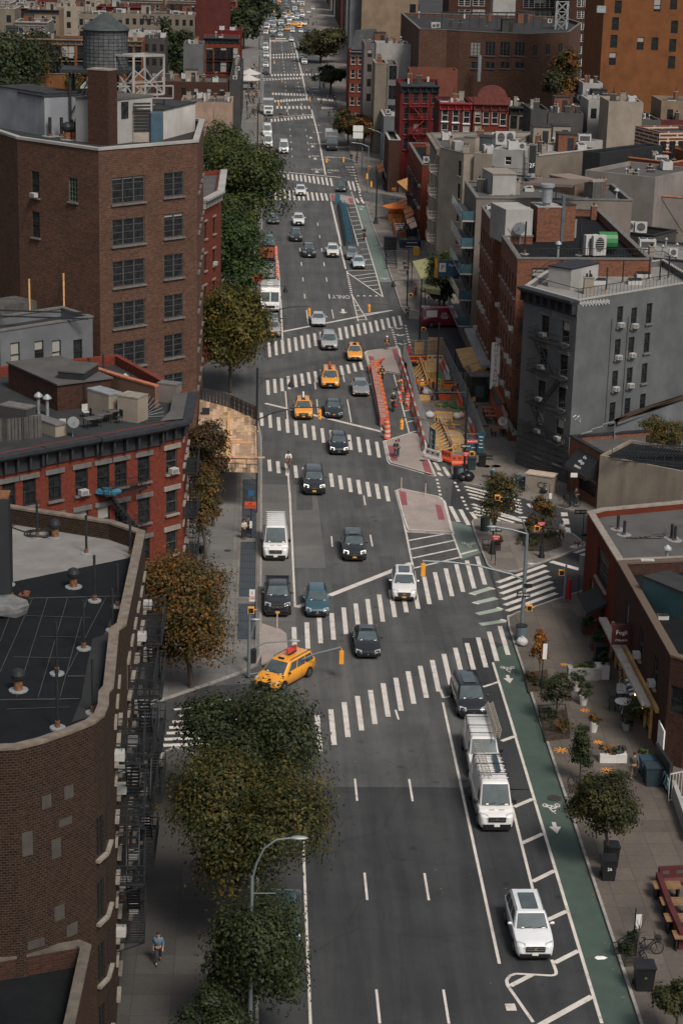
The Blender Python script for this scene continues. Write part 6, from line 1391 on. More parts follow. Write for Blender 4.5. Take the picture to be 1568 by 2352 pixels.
M_GREENA=mat((.035,.06,.055),r=.8,var=.2);M_ORA=mat((.52,.19,.07),r=.85,var=.2,sc=3);M_YELW=wood((.46,.28,.11),'yellow_ply',.9,0,.1)
canopy('dining_shed_roof','yellow plywood roof panel of the dining shed beside the construction fence',[at('e',930,455,3.0),at('e',1110,390,3.4),at('e',1035,215,3.5),at('e',840,245,3.0)],.3,M_YELW,'shed roof',True)
canopy('dining_shed_roof','smaller folded plywood roof flap below the yellow panel',[at('e',990,520,3.0),at('e',1195,450,3.5),at('e',1140,390,3.4),at('e',945,450,3.0)],.3,M_PLY,'shed roof',False)
g=MB()
q0=[at('e',1010,855,.15),at('e',1210,855,.15)];a_,b_=q0;h_=2.9
g.prism([a_,b_,b_+Vector((0,4.4,0)),a_+Vector((0,4.4,0))],.15,h_)
kk=thing('dining_kiosk','black sidewalk dining kiosk with flat grey board roof','kiosk',a_);g.v=[(x-a_.x,y-a_.y,z_-a_.z) for x,y,z_ in g.v];g.build('wall',mat((.02,.022,.022),r=.6),kk)
g=MB();g.prism([(-.2,-.25),(b_.x-a_.x+.2,-.25),(b_.x-a_.x+.2,4.6),(-.2,4.6)],h_-.1,h_+.05);g.build('roof',plaster((.16,.15,.14),.5,(.08,.08,.08)),kk)
g=MB();w_=b_.x-a_.x;g.box((w_*.5,-.02,1.2),(w_*.5,.03,1.3));g.build('window',M_GL,kk);g=MB();g.box((w_*.18,-.03,.35),(.35,.02,.5));g.build('notice',mat((.6,.35,.05)),kk)
g=MB();pz=[at('e',995,20,3.6),at('e',1190,440,3.6)];g.bar(pz[0],pz[1],1.1,.35);tag(g.build('plastic_wrap_bundle',mat((.30,.31,.31),r=.35,var=.5,sc=3,bump=.5)),'long silvery plastic wrapped ledge canopy running above the dining shed','canopy')
canopy('shop_awning','dark green shop awning over the orange front with red tables',[at('e',1310,880,2.5),at('e',1375,860,3.3),at('e',1215,580,3.3),at('e',1200,600,2.5)],.25,M_GREENA)
canopy('shop_awning','grey striped awning beyond the round white sign',[at('e',1490,1215,2.5),at('e',1545,1200,3.2),at('e',1430,1020,3.2),at('e',1420,1040,2.5)],.25,mat((.18,.17,.16),var=.3,sc=8))
canopy('shop_awning','narrow brown awning strip between the green and the striped ones',[at('e',1395,1010,2.5),at('e',1440,995,3.2),at('e',1370,865,3.2),at('e',1350,880,2.5)],.25,mat((.22,.19,.16),var=.3))
c=atx('e',1380,1072,23.6);t=thing('round_sign','round pale projecting sign with dark rim and lettering on the sidewalk shopfront','sign',c);g=MB();g.tube([(0,-.06,0),(0,.06,0)],.45,24,0);g.build('disc',M_ACW,t);g=MB();g.tube([(0,-.03,0),(0,.03,0)],.48,24);g.build('rim',M_FRAME_B,t)
g=MB();[g.box((.32*math.cos(t_),-.07,.32*math.sin(t_)),(.05,.01,.07)) for t_ in[.6+i*.22 for i in range(9)]];g.build('lettering',M_FRAME_B,t)
g=MB();g.tube([(-.12,-.07,-.22),(-.1,-.07,.08),(0,-.07,.17),(.1,-.07,.08),(.12,-.07,-.22)],.03,6);g.bar((0,-.07,.1),(0,-.07,-.2),.04);g.build('emblem',M_FRAME_B,t)
g=MB();g.bx(24.35,24.75,193,203,.15,3.2);g.build('orange_shopfront',mat((.30,.07,.03),var=.2));tag(bpy.data.objects[-1] if False else COL.objects['orange_shopfront'],'rust orange shopfront at the foot of the brick apartments','shopfront')
for i,(x,y) in enumerate([(1222,912),(1240,960),(1265,1008),(1318,1145)]):
 p_=at('e',x,y,.15+.75);t=thing('cafe_table',['red topped cafe table furthest up the green awning front','second red topped cafe table from the kiosk','third red topped cafe table from the kiosk','single red topped cafe table below the round sign'][i],'table',(p_.x,p_.y,.15));g=MB();g.box((0,0,.74),(1.5,.75,.05));g.build('table_top',mat((.30,.09,.05)),t)
 for s1 in(-.6,.6):g=MB();g.bar((s1,-.25,0),(s1,-.25,.72),.05);g.bar((s1,.25,0),(s1,.25,.72),.05);g.bar((s1,-.25,.05),(s1,.25,.05),.05);g.build('leg',M_STEEL,t)
 for s1 in(-1,1):
  t2=thing('stool',['dark stool '+w for w in('left of','right of')][s1>0]+' the '+['furthest','second','third','lowest'][i]+' red cafe table','stool',(p_.x+s1*.4,p_.y-.75,.15));g=MB();g.box((0,0,.45),(.38,.38,.05));g.build('seat',M_STEEL,t2);g=MB()
  for a0 in(-.15,.15):
   for b0 in(-.15,.15):g.bar((a0,b0,0),(a0,b0,.44),.035)
  g.build('leg',M_STEEL,t2)
z=18.4
R6=Bld('balcony_building','greige modern block with glass balconies stepping down its avenue side',[(XF,229),(43,229.6),(43,243),(XF,243)],z,M_GREIGE,M_ROOFG,par=.5,pt=.3,cop=M_STONEG)
e=R6.near((XF,243),(XF,229));R6.grid(e,4,[1.2,4.3,7.4,10.5,13.6],2.0,2.1,style='grid',fm=M_FRAME_B);R6.done()
for j in range(5):
 zz=3.4+3.1*j;g=MB();g.bx(XF-1.5,XF-.01,229.3,242.5,zz-.18,zz);R6.part('balcony_slab',g,M_WHITEP);g=MB();g.bx(XF-1.5,XF-1.46,229.3,242.5,zz+.02,zz+1.05);R6.part('glass_panel',g,mat((.05,.10,.12),r=.1));g=MB();g.bx(XF-1.5,XF,229.3,229.35,zz+.02,zz+1.05);g.bar((XF-1.5,229.3,zz+1.08),(XF-1.5,242.5,zz+1.08),.05);R6.part('balustrade',g,mat((.05,.10,.12),r=.1))
zd=z-.5
addbox(R6,'glazed_penthouse','2',690,895,800,895,800,5,zd,M_WHITEP,M_STONE);q=addbox(R6,'penthouse','2',690,890,765,890,815,2.0,zd,M_GL,M_GREIGE)
RGR=random.Random(8)
for x,y in[(605,850),(640,870)]:pass
T1=Bld('white_stair_tower','white stair tower with black ladder and roof condensers above the greige block',[V2(v) for v in rfront('2',695,682,838,692,20,6)],20,M_WHITEP,M_ROOFW,par=.3)
e=[i for i in range(4)];e=0;T1.winpx(e,'2',[(765,737)],.9,1.1,style='sash',fm=M_FRAME_W);T1.done()
T1.fire_escape(0,.3,5.4,[aty('2',740,795,T1.P[0].y).z],stairs=False,m=M_STEEL)
g=MB();a,d,L,n=T1.edge(0);c0=a+d*(L+.1)
for i in range(14):g.bar(c0+n*.1+Vector((0,0,10+.7*i)),c0+d*.5+n*.1+Vector((0,0,10+.7*i)),.05)
g.bar(c0+n*.1+Vector((0,0,9)),c0+n*.1+Vector((0,0,20.5)),.06);g.bar(c0+d*.5+n*.1+Vector((0,0,9)),c0+d*.5+n*.1+Vector((0,0,20.5)),.06);T1.part('ladder',g,M_STEEL)
g=MB();c1=c0+d*1.1+n*.1;g.box((c1.x,c1.y,19),(.9,.12,3.6));T1.part('sign_board',g,M_FRAME_B)
me=text_mesh('2F',.8,.01);me.transform(Matrix.Rotation(PI/2,4,'X'));me.transform(Matrix.Translation(Vector((c1.x,c1.y-.08,18.2))-T1.loc));me.materials.append(M_PAPER);link('lettering',me,T1.root)
for i,x in enumerate((730,770)):o=T1.put('condenser',V_ACU,at('2',x,668,19.7));o.scale=(1.5,1.5,1.9)
z=17.6
R7P=[(25.3,301.5),(25.2,283),V2(at('2',562,706,z)),V2(at('2',700,708,z)),(42,306)]
R7=Bld('cream_apartment_house','cream apartment house with pale zigzag fire escape on its avenue front',R7P,z,M_CREAM,M_ROOFG,par=.6,pt=.3,cop=M_STONEG,copw=.02)
e=R7.near(R7P[0],R7P[1]);R7.grid(e,5,[1.2,4.5,7.8,11.1,14.2],1.1,1.9,fm=M_FRAME_G,sill=M_STONE)
e2=R7.near(R7P[1],R7P[2]);e3=R7.near(R7P[2],R7P[3])
for x,y in[(542,775),(538,880),(533,985),(530,1090)]:
 u,zz=R7.px(e2,'2',x,y);L=R7.edge(e2)[2];R7.win(e2,min(u,L-.7),zz-.95,.8,2.1,'sash',M_FRAME_G,sill=M_STONE)
R7.done();R7.fire_escape(e,13.2,17.8,[14.2,10.9,7.6,4.3],mat((.40,.34,.28),var=.2),out=1.2)
R7.cornice(e,M_BEIGE,1.2,.7)
R7b=Bld('beige_extension','beige rear wing joining the cream house to the white stair tower',[V2(v) for v in rfront('2',610,700,700,708,17.9,8)],17.9,M_CREAM,M_ROOFG,par=.3).done()
addbox(R7,'dark_glazed_room','2',613,700,690,705,628,3,17.3,M_GL,M_ROOFD);addbox(R7,'concrete_shaft','2',560,700,612,705,628,3,17.3,M_CREAM,M_STONEG);addbox(R7,'white_roof_box','2',520,690,560,690,650,2,17.0,M_WHITEP)
g=MB()
Bd=[]
def quick(name,label,k,x0,y0,x1,y1,z,depth,wall,roof,par=.5,cop=None,n=0,nz=0,w=1.,h=1.7,z1=None,dz=3.3,wk=None,clut=0,side=0,ext=0,seed=1,bulk=0,px=None,pw=1.0,ph=1.8,acp=0,cat='building',fm=None,cor=None,group=None,sidez=None,sill=None):
 P=[V2(v) for v in rfront(k,x0,y0,x1,y1,z,depth,ext)]
 if P[0][1]>300 and P[1][1]>300:
  Ym=(P[0][1]+P[1][1])/2;xa=aty(k,x0,(y0+y1)/2,Ym).x;xb=aty(k,x1,(y0+y1)/2,Ym).x;P=[(xa,Ym),(xb,Ym),(xb,Ym+depth),(xa,Ym+depth)]
 b=Bld(name,label,P,z,wall,roof,par=par,cop=cop,group=group,cat=cat);zt_=z1 or z-par-2.6
 st_=wk or('sash' if w<1.6 else 'double')
 if n:b.grid(0,n,[zt_-dz*i for i in range(nz)],w,h,style=st_,acp=acp,fm=fm,sill=sill)
 if px:b.winpx(0,k,px,pw,ph,style=st_,fm=fm,sill=sill)
 if side:b.grid(3,side,[zt_-dz*i for i in range(sidez or nz or 4)],w,h,style='sash',acp=acp,fm=fm,sill=sill)
 b.done()
 if cor:b.cornice(0,cor,1.3,.8,br=1.4)
 if clut or bulk:clutter(b,clut,seed,bulk=bulk)
 return b
GT=quick('grey_terrace_house','grey rendered house with brown timber terrace and slit windows','k',655,705,895,560,18.0,9,M_GREYW,M_ROOFD,px=[(678,842),(820,848)],pw=1.3,ph=.5)
addbox(GT,'timber_penthouse','k',605,672,780,660,510,5,17.5,mat((.14,.09,.065),var=.3),mat((.20,.155,.125)));addbox(GT,'timber_screen','k',765,700,870,690,525,1.5,17.5,M_OLDW,M_STONE)
HB=quick('dark_loft_terrace','dark terrace house with deep brown pergola roof above the brick chimneys','k',150,655,600,655,17.4,9,M_DKSTUC,M_ROOFD)
addbox(HB,'dark_room','k',240,655,590,655,530,4,16.9,M_FRAME_B,M_ROOFD);canopy('pergola','broad dark brown pergola roof on slender posts beside the roof garden',[at('k',155,525,20.6),at('k',600,545,20.6),at('k',770,500,20.6),at('k',320,480,20.6)],.3,mat((.12,.09,.075)),'pergola')
quick('white_rear_house','pale rendered rear house with orange tile coping and two sash windows','k',885,484,1322,538,17.2,9,plaster((.235,.21,.19),.5,(.15,.12,.1),'rear_render'),M_ROOFD,cop=mat((.34,.14,.08),var=.3),px=[(1040,710),(1172,720),(1295,740)],pw=1.0,ph=2.0,fm=M_FRAME_W,sill=ST,clut=5,seed=3)
quick('white_rear_house','taller pale rear house with sloping side at the right edge of the courtyard','k',1325,480,1700,400,18.4,10,plaster((.21,.19,.175),.5,(.15,.12,.1),'rear_render2'),M_ROOFG,clut=3,seed=4)
W3=quick('pale_block','pale stained block with diagonal cable nearest the right courtyard edge','k',1332,645,1720,672,15.8,9,plaster((.23,.21,.19),.65,(.12,.09,.07),'stained_pale'),M_ROOFG,cop=mat((.34,.14,.08),var=.3))
graffiti(W3,0,'k',[(1380,665),(1568,965)],M_FRAME_B,.06,'cable');addbox(W3,'wall_shed','k',1375,1075,1510,1085,965,.8,aty('k',1375,1075,W3.P[0].y-.8).z,M_BEIGE,M_STEEL)
W4=quick('low_white_roof_block','low block with white membrane roof and vent stacks behind the grey walk-up','k',1020,1175,1760,1240,13.6,12,plaster((.15,.15,.15),.4,(.07,.07,.07)),M_ROOFW,par=.4,cop=M_STEEL,clut=8,seed=9)
W5=quick('courtyard_wall_block','dark courtyard block carrying a row of condensers','k',890,945,1310,1000,12.2,6,M_DKSTUC,M_TAR,cop=M_STEEL)
for i,x in enumerate((930,1040,1085,1190)):o=W5.put('condenser',V_ACU,at('k',x,960+i*6,11.8));o.scale=(1.6,1.4,1.5)
quick('red_courtyard_block','oxblood red block with orange coping beside the curved duct','k',945,290,1480,352,16.6,10,plaster((.13,.045,.032),.4,(.06,.03,.02),'oxblood'),M_TAR,cop=mat((.36,.14,.07)),clut=5,seed=12)
quick('ochre_lightwell','ochre inner wall of the block beyond the oxblood one','k',1480,215,1760,300,17.5,10,M_ORANGEW,M_ROOFG,clut=4,seed=13)
quick('cream_long_house','long cream house with white membrane roof and shallow panels','k',270,292,840,228,17.0,9,M_BEIGE,M_ROOFW,par=.4,cop=M_WHITEP,clut=6,seed=14,bulk=1)
quick('tan_gothic_house','narrow tan gable fronted house with arched relief','k',182,262,268,255,17.5,6,M_TANW,M_ROOFD,n=1,nz=4,clut=1,seed=15,cor=M_TANW)
quick('dark_party_wall','black flank wall with downpipes running up to the striped house','k',838,262,1390,195,17.8,3,M_STEEL,M_TAR,par=.2)
quick('white_skylight_house','low white studio with sloped skylights','k',375,200,860,150,17.4,9,M_WHITEP,M_ROOFW,clut=7,seed=16,bulk=2)
CB=quick('banded_brick_house','brown house banded in cream stone with arched windows','k',1362,75,1760,70,19.0,8,brick((.14,.04,.03),(.11,.03,.025),(.45,.38,.30),w=3.,h=.55,ms=.13,name='banded_brick',st=.1),M_ROOFD,n=5,nz=3,fm=M_FRAME_B)
quick('grey_flank_block','wide blank grey flank block in the upper middle right','2',950,512,1112,522,17.5,10,plaster((.075,.074,.069),.35,(.06,.06,.06),'flank'),M_ROOFG,clut=8,seed=17,bulk=1)
quick('grey_flank_block','darker blank grey wall left of the taller flank block','2',870,500,955,505,17.9,10,plaster((.06,.06,.057),.35,(.05,.05,.05),'flank2'),M_ROOFD,clut=4,seed=18)
quick('grey_flank_block','square grey flank block with white bulkheads at its foot','2',1262,545,1467,552,17.5,14,plaster((.085,.084,.078),.35,(.06,.06,.06),'flank3'),M_ROOFG,clut=8,seed=19,bulk=1)
quick('brown_flank_block','maroon brown block right of the square grey flank','2',1467,552,1620,548,17.2,10,plaster((.10,.03,.028),.4,(.05,.02,.02),'maroonflank'),M_ROOFD,clut=4,seed=20)
quick('recessed_grey_house','grey house between the flank blocks with dark recess windows','2',1110,470,1262,480,17.5,12,M_DKSTUC,M_ROOFG,n=2,nz=4,clut=5,seed=21,bulk=1,acp=.3)
for i,(x0,y0,x1,y1,z_,w_,r_,lb) in enumerate([(1135,455,1240,462,19.5,M_WHITEP,M_ROOFW,'white bulkhead block left of the cream water room'),(1228,462,1385,468,20.5,M_CREAM,M_ROOFG,'cream rooftop block with brown drain pipes'),(1110,378,1200,382,20.5,M_WHITEP,M_ROOFG,'tall white lift housing block behind the vents'),(1470,455,1640,470,20,M_TANW,M_ROOFG,'tan rooftop block at the right edge'),(1200,330,1400,345,20,M_GREYW,M_ROOFG,'pale grey roof block under the orange tower'),(1400,335,1530,330,20.5,M_BR_DARK,M_ROOFD,'dark brick roof block under the orange tower'),(1180,375,1400,380,18.5,M_BR_DARK,M_ROOFD,'long low brick parapet block below the orange tower'),(1365,290,1640,285,21,M_DKSTUC,M_ROOFD,'dark roof house with railings in front of the orange tower'),(1460,385,1660,392,18.5,M_BR_DARK,M_ROOFD,'brown parapet block at the right edge below the orange tower')]):
 quick('roof_block',lb,'2',x0,y0,x1,y1,z_,9,w_,r_,clut=6,seed=30+i,n=2 if i in(0,3) else 0,nz=1)
z=11.8
R8P=[(24.8,338),(24.9,309.5),(30,308.5),(34,338)]
R8=Bld('orange_red_terrace','low orange red brick terrace between the cream and the tall maroon house',R8P,z,M_BR_RED,M_TAR,par=.6,cop=M_STONEG)
e=R8.near(R8P[0],R8P[1]);R8.grid(e,8,[1.4,4.8,8.2],1.1,1.9,acp=.3,sill=M_STONE);R8.done();R8.fire_escape(e,21,26,[8.0,4.6],out=1.1);R8.fire_escape(e,11,15,[8.0,4.6],out=1.1)
z=18.6
pm=[V2(at('2',272,390,z)),V2(at('2',448,392,z))]
R9=Bld('tall_maroon_house','tall maroon painted house with red fire escape facing the side street',[pm[0],pm[1],(pm[1][0]+1,pm[1][1]+14),(pm[0][0],pm[0][1]+14)],z,M_MAROON,M_ROOFD,par=.5)
R9.winpx(0,'2',[(x,y) for y in(447,520,590) for x in(298,342,383,427)]+[(x,y) for y in(660,) for x in(295,340)],1.05,2.0,fm=M_FRAME_G,sill=mat((.16,.03,.03)))
R9.grid(3,3,[3,6.5,10,13.5],1.1,1.9);R9.done();R9.cornice(0,M_CORN,1.3,.9)
R9.fire_escape(0,1.6,5.0,[aty('2',340,y,pm[0][1]).z for y in(485,545,610,680)],mat((.20,.02,.02)),out=1.1)
q=quick('white_window_house','maroon house with bright white window frames and red cornice','2',450,468,600,472,17.6,11,plaster((.075,.02,.02),.4,(.04,.02,.02)),M_ROOFG,px=[(475,527),(525,532),(574,537),(473,595),(523,600),(572,603)],pw=1.1,ph=2.1,fm=M_FRAME_W,sill=M_PAPER,clut=7,seed=41,cor=mat((.25,.02,.02)))
Q=quick('arched_gable_house','brick house with red arched gable between the maroon and beige ones','2',606,470,768,476,17.4,11,M_BR_RED,M_ROOFD,px=[(626,535),(664,540),(704,540),(742,548),(626,600)],pw=1.1,ph=2.1,fm=M_FRAME_W,sill=M_STONE,clut=6,seed=42,cor=mat((.13,.03,.025)))
a,d,L,n=Q.edge(0);g=MB();c=a+d*(L*.52)
prof=[(math.cos(t)*2.6,1.1+math.sin(t)*2.0) for t in[PI*i/14 for i in range(15)]]+[(-3.2,1.0),(-3.2,0),(3.2,0),(3.2,1.0)]
A_=[c+d*x+n*.5+Vector((0,0,17.4+y)) for x,y in prof];B_=[q_-n*.9 for q_ in A_]
g.face(A_[::-1]);g.face(B_)
for i in range(len(A_)):g.face([A_[i],A_[(i+1)%len(A_)],B_[(i+1)%len(B_)],B_[i]])
Q.part('arched_gable',g,mat((.12,.03,.025),var=.3))
quick('small_beige_house','narrow beige house with black bracket cornice','2',772,488,862,492,16.6,9,M_BEIGE,M_ROOFD,px=[(790,560),(830,565)],pw=1.2,ph=2.3,clut=3,seed=43,cor=M_CORN)
quick('low_side_shop','small grey brick shop with white coping beside the avenue trees','2',218,640,270,645,9.5,14,M_BR_DARK,M_ROOFG,cop=M_WHITEP,side=3,sidez=2)
z=25.5
LP=[V2(at('2',x,y,z)) for x,y in[(358,132),(485,136),(545,140),(858,156),(1045,146),(1100,104)]];LP=LP+[(70,478),(LP[0][0],478)]
L13=Bld('brown_loft_building','broad brown brick loft with roof garden pergola and chimney breast',LP,z,M_BR_BROWN,M_ROOFD,par=.6,cop=M_STONEG)
e=L13.near(LP[2],LP[3]);L13.winpx(e,'2',[(x,y) for x in(615,682,750,818) for y in(222,)],2.2,2.8,style='triple',fm=M_FRAME_G,sill=ST);L13.winpx(e,'2',[(x,y) for x in(615,682,750,818) for y in(298,)],2.0,1.3,style='double',fm=M_FRAME_G,sill=ST)
e=L13.near(LP[3],LP[4]);L13.winpx(e,'2',[(888,230),(948,225),(1005,222),(942,378)],1.4,2.1,style='double',fm=M_FRAME_G,sill=ST);L13.done()
a_=at('2',637,255,0);c=aty('2',640,150,LP[2][1]-4.5);g=MB();g.tube([(c.x,c.y,aty('2',640,372,c.y).z),(c.x,c.y,aty('2',640,252,c.y).z)],.4,10);L13.part('flue',g,M_GALV)
clutter(L13,14,50,bulk=2)
g=MB();p0,p1=at('2',460,125,25.5),at('2',960,125,25.5)
for t_ in[i/12 for i in range(13)]:q_=p0.lerp(p1,t_);g.bar(q_,q_+Vector((0,0,3)),.12);g.bar(q_+Vector((0,0,3)),q_+Vector((0,3,3)),.1)
g.bar(p0+Vector((0,0,3)),p1+Vector((0,0,3)),.15);g.bar(p0+Vector((0,3,3)),p1+Vector((0,3,3)),.15);L13.part('pergola',g,M_STEEL)
g=MB();Yt2=440;P0=[aty('2',x,145,Yt2+dy) for x,dy in((980,0),(1030,0),(1035,4),(985,4))];tp=aty('2',1000,5,Yt2).z
tk=thing('tank_tower','open steel tank tower on the brown loft roof below the orange tower','tank tower',P0[0])
for q_ in P0:
 g.bar(q_-P0[0],q_-P0[0]+Vector((0,0,tp-q_.z)),.25)
for i in range(4):
 a1,b1=P0[i]-P0[0],P0[(i+1)%4]-P0[0]
 for j in range(3):h0,h1=(tp-P0[0].z)*j/3,(tp-P0[0].z)*(j+1)/3;g.bar(a1+Vector((0,0,h0)),b1+Vector((0,0,h1)),.12);g.bar(b1+Vector((0,0,h0)),a1+Vector((0,0,h1)),.12);g.bar(a1+Vector((0,0,h1)),b1+Vector((0,0,h1)),.14)
g.build('steel_frame',M_GALV,tk)
quick('white_lift_tower','tall blank white lift tower rising behind the loft garden','2',692,130,765,132,31.0,6,M_WHITEP,M_ROOFG) if False else None
Lw=Bld('white_lift_tower','tall blank white tower with dark window rising behind the loft garden',[V2(v) for v in(lambda p_:[p_[0],p_[1],p_[1]+Vector((0,6,0)),p_[0]+Vector((0,6,0))])([aty('2',692,100,500),aty('2',795,100,500)])],47,M_WHITEP,M_ROOFG);Lw.winpx(0,'2',[(722,75)],4,3.,style='double');Lw.done()
def tower(name,label,k,x0,x1,Y,z,depth,wall,roof,wins=(),w=1.6,h=2.2,n=0,zs=(),fm=None,side=0,sill=None,style='double',yr=100):
 a_,b_=aty(k,x0,yr,Y),aty(k,x1,yr,Y);P=[(a_.x,Y),(b_.x,Y),(b_.x,Y+depth),(a_.x,Y+depth)]
 b=Bld(name,label,P,z,wall,roof)
 if wins:b.winpx(0,k,wins,w,h,fm=fm,style=style,sill=sill)
 if n:b.grid(0,n,zs,w,h,fm=fm,style=style,sill=sill)
 if side:b.grid(3,side,zs or[z-5-4*i for i in range(8)],w,h,fm=fm,style='sash',sill=sill)
 return b.done()
T14=tower('orange_brick_tower','tall plain orange brick tower in the upper right corner','2',1195,1700,372,58,22,M_ORANGEW,M_ROOFG,wins=[(1270,30),(1450,22),(1525,12),(1257,107),(1528,122),(1250,188),(1372,198),(1438,200),(1520,207),(1244,268),(1515,285)],w=1.3,h=2.3,style='sash',yr=200)
g=MB();c=aty('2',1192,40,371.5);g.box((c.x,c.y,c.z),(1.6,1,1.2));T14.part('duct_hood',g,M_GALV)
tower('white_window_tower','dark brick tower with rows of white framed windows left of the orange tower','2',1040,1196,520,62,18,M_BR_DARK,M_ROOFG,wins=[(x,y) for x in(1057,1101,1131,1166) for y in(12,65,118,172,228,285,335)],fm=M_FRAME_W,w=2.2,h=1.9,yr=150)
tower('white_window_tower','dark brick tower with white framed windows behind the loft garden','2',490,700,540,50,18,M_BR_DARK,M_ROOFG,wins=[(x,y) for x in(514,565,630,682) for y in(60,6)],fm=M_FRAME_W,w=3.2,h=2.2,yr=60)
tower('white_window_tower','brick tower with white framed windows right of the blank white tower','2',795,1040,540,50,18,M_BR_BROWN,M_ROOFG,wins=[(x,y) for x in(815,860,912,955) for y in(68,14)],fm=M_FRAME_W,w=3.0,h=2.2,yr=60)
tower('tan_blank_tower','broad blank tan brick block at the top middle','2',92,305,520,43,16,M_TANW,M_ROOFG,yr=80)
tower('tan_blank_tower','side wing of the tan brick block with a column of dark windows','2',305,350,522,43,16,plaster((.20,.15,.11),.2,(.12,.1,.08)),M_ROOFG,wins=[(327,45),(327,95)],w=1.6,h=3,yr=80,style='sash')
tower('glazed_office','pale office wing with teal grid glazing left of the tan block','2',38,94,524,41,12,M_GREYW,M_ROOFG,wins=[(68,58),(68,100)],w=5,h=4.,style='grid',yr=80,fm=M_FRAME_W)
quick('cream_blank_house','narrow tall cream wall with roof terrace facing down the avenue','2',155,288,213,292,18.5,10,M_BEIGE,M_ROOFG,cop=M_STONE,clut=2,seed=60)
quick('stained_grey_house','grey stained house with tall dark windows right of the cream wall','2',213,292,262,296,18.4,12,M_STONEG,M_ROOFG,n=1,nz=4,w=1.6,h=2.8,dz=4)
quick('stained_grey_house','mottled grey house behind the narrow cream wall with two windows','2',105,195,262,200,19.5,12,plaster((.15,.125,.12),.5,(.07,.06,.06)),M_ROOFG,n=3,nz=4,clut=8,seed=61,bulk=1)
quick('mansard_house','red brick house with steep slate mansard and dormers by the avenue','2',38,232,106,236,15,13,M_BR_RED,M_ROOFD,n=2,nz=4,w=1.1,h=2,fm=M_FRAME_W,sill=M_STONE,cor=M_STONEG)
q=rfront('2',42,225,108,228,15.2,13);g=MB();T_=[q[0]+Vector((1.2,2,4.5)),q[1]+Vector((-.5,2,4.5)),q[2]+Vector((-.5,-2,4.5)),q[3]+Vector((1.2,-2,4.5))]
for i in range(4):g.face([q[i],q[(i+1)%4],T_[(i+1)%4],T_[i]])
g.face(T_);tag(g.build('mansard_roof',mat((.055,.055,.06),var=.3)),'steep dark slate mansard crowning the red brick avenue house','roof')
quick('sloped_red_wall','rust red stepped party wall in front of the brown loft','2',312,308,535,330,20.0,6,plaster((.15,.055,.038),.35,(.07,.035,.03),'rust_wall'),M_TAR)
quick('white_grey_shop','low white edged grey roof shop beside the cream wall','2',195,520,268,548,9,14,M_GREYW,M_ROOFG,cop=M_WHITEP,clut=3,seed=62)
quick('white_roof_block','low white roofed block with a bulging orange canopy on the far right side','2',160,195,350,200,21,8,M_WHITEP,M_ROOFW,clut=6,seed=63)
c=atx('4',505,228,23.2);t=thing('parking_sign','blue parking sign with white P beside the green canopy','sign',c);g=MB();g.box((0,0,0),(3.3,.2,2.0));g.build('board',mat((.04,.10,.16)),t);g=MB();g.box((-1.85,.0,0),(.4,.2,2.3));g.build('edge_panel',mat((.5,.25,.03)),t);g=MB();g.box((-1.1,-.11,.1),(.8,.03,1.1));g.build('logo_panel',M_PAPER,t)
for tx,s_,x_,z_,m_ in(('P',.85,-1.1,.1,mat((.04,.10,.16))),('Parking',.48,.35,.4,M_PAPER)):
 me=text_mesh(tx,s_,.006);me.transform(Matrix.Rotation(PI/2,4,'X'));me.materials.append(m_);link('lettering',me,t,(x_,-.14,z_))
canopy('green_canopy','long olive green canopy over the sidewalk cafe before the parking sign',[at('4',385,320,3.2),at('4',455,330,3.6),at('4',395,180,3.6),at('4',325,195,3.2)],.6,mat((.25,.24,.11),var=.2),'canopy',True)
for b_,n_,sd in((R6,9,301),(R7,12,302),(R5,6,303),(R8,6,304),(R9,5,305),(T1,2,306),(R7b,3,307),(GT,3,308),(HB,4,309),(R1b,5,310)):clutter(b_,n_,sd,bulk=0)
def q2(lb,x0,y0,x1,y1,z,dep,wall,roof=None,**kw):return quick(kw.pop('name','row_house'),lb,'l',x0,y0,x1,y1,z,dep,wall,roof or M_ROOFD,**kw)
q2('long ochre orange house with two rows of arched windows behind the water tank',-60,250,852,216,18,12,M_ORANGEW,px=[(x,y) for y in(316,392) for x in(100,205,258,312,347,390,427,480,775,826)],pw=1.5,ph=3.4,fm=M_FRAME_G,sill=M_TANW,clut=16,seed=70,cor=M_TANW)
q2('grey party walled house right of the long ochre house',855,226,990,226,18,12,M_DKSTUC,clut=4,seed=71,n=3,nz=3)
q2('blank dark grey wall house beside the red arcaded house',1097,258,1216,262,17,12,M_GREYP,clut=4,seed=72)
q2('red arcaded house with black cornice next to the far left of the avenue',1218,226,1432,222,17,14,M_BR_RED,px=[(x,y) for y in(322,390) for x in(1253,1300,1335,1375,1405)],pw=1.6,ph=3.2,fm=M_FRAME_B,cor=M_CORN,clut=4,seed=73,sill=M_MAROON)
q2('maroon house rising behind the red arcaded one',1290,176,1446,180,18,14,M_MAROON,clut=5,seed=74,side=0)
q2('dusty pink red house with three dark windows',1176,86,1342,80,18,14,plaster((.20,.05,.04),.3,(.1,.03,.03)),px=[(1203,132),(1260,135),(1318,130)],pw=2.4,ph=3.0,clut=4,seed=75)
q2('tall dark red block at the top left of the avenue',1172,-60,1375,-62,26,14,plaster((.085,.025,.022),.3,(.04,.02,.02)),clut=2,seed=76)
q2('beige house with graffiti at its roof edge, left one of the pair',470,84,655,78,18,14,M_BEIGE,n=6,nz=2,clut=10,seed=77)
Q=q2('beige house with graffiti at its roof edge, right one of the pair',655,80,1165,80,18,14,M_BEIGE,n=12,nz=2,clut=16,seed=78,bulk=2)
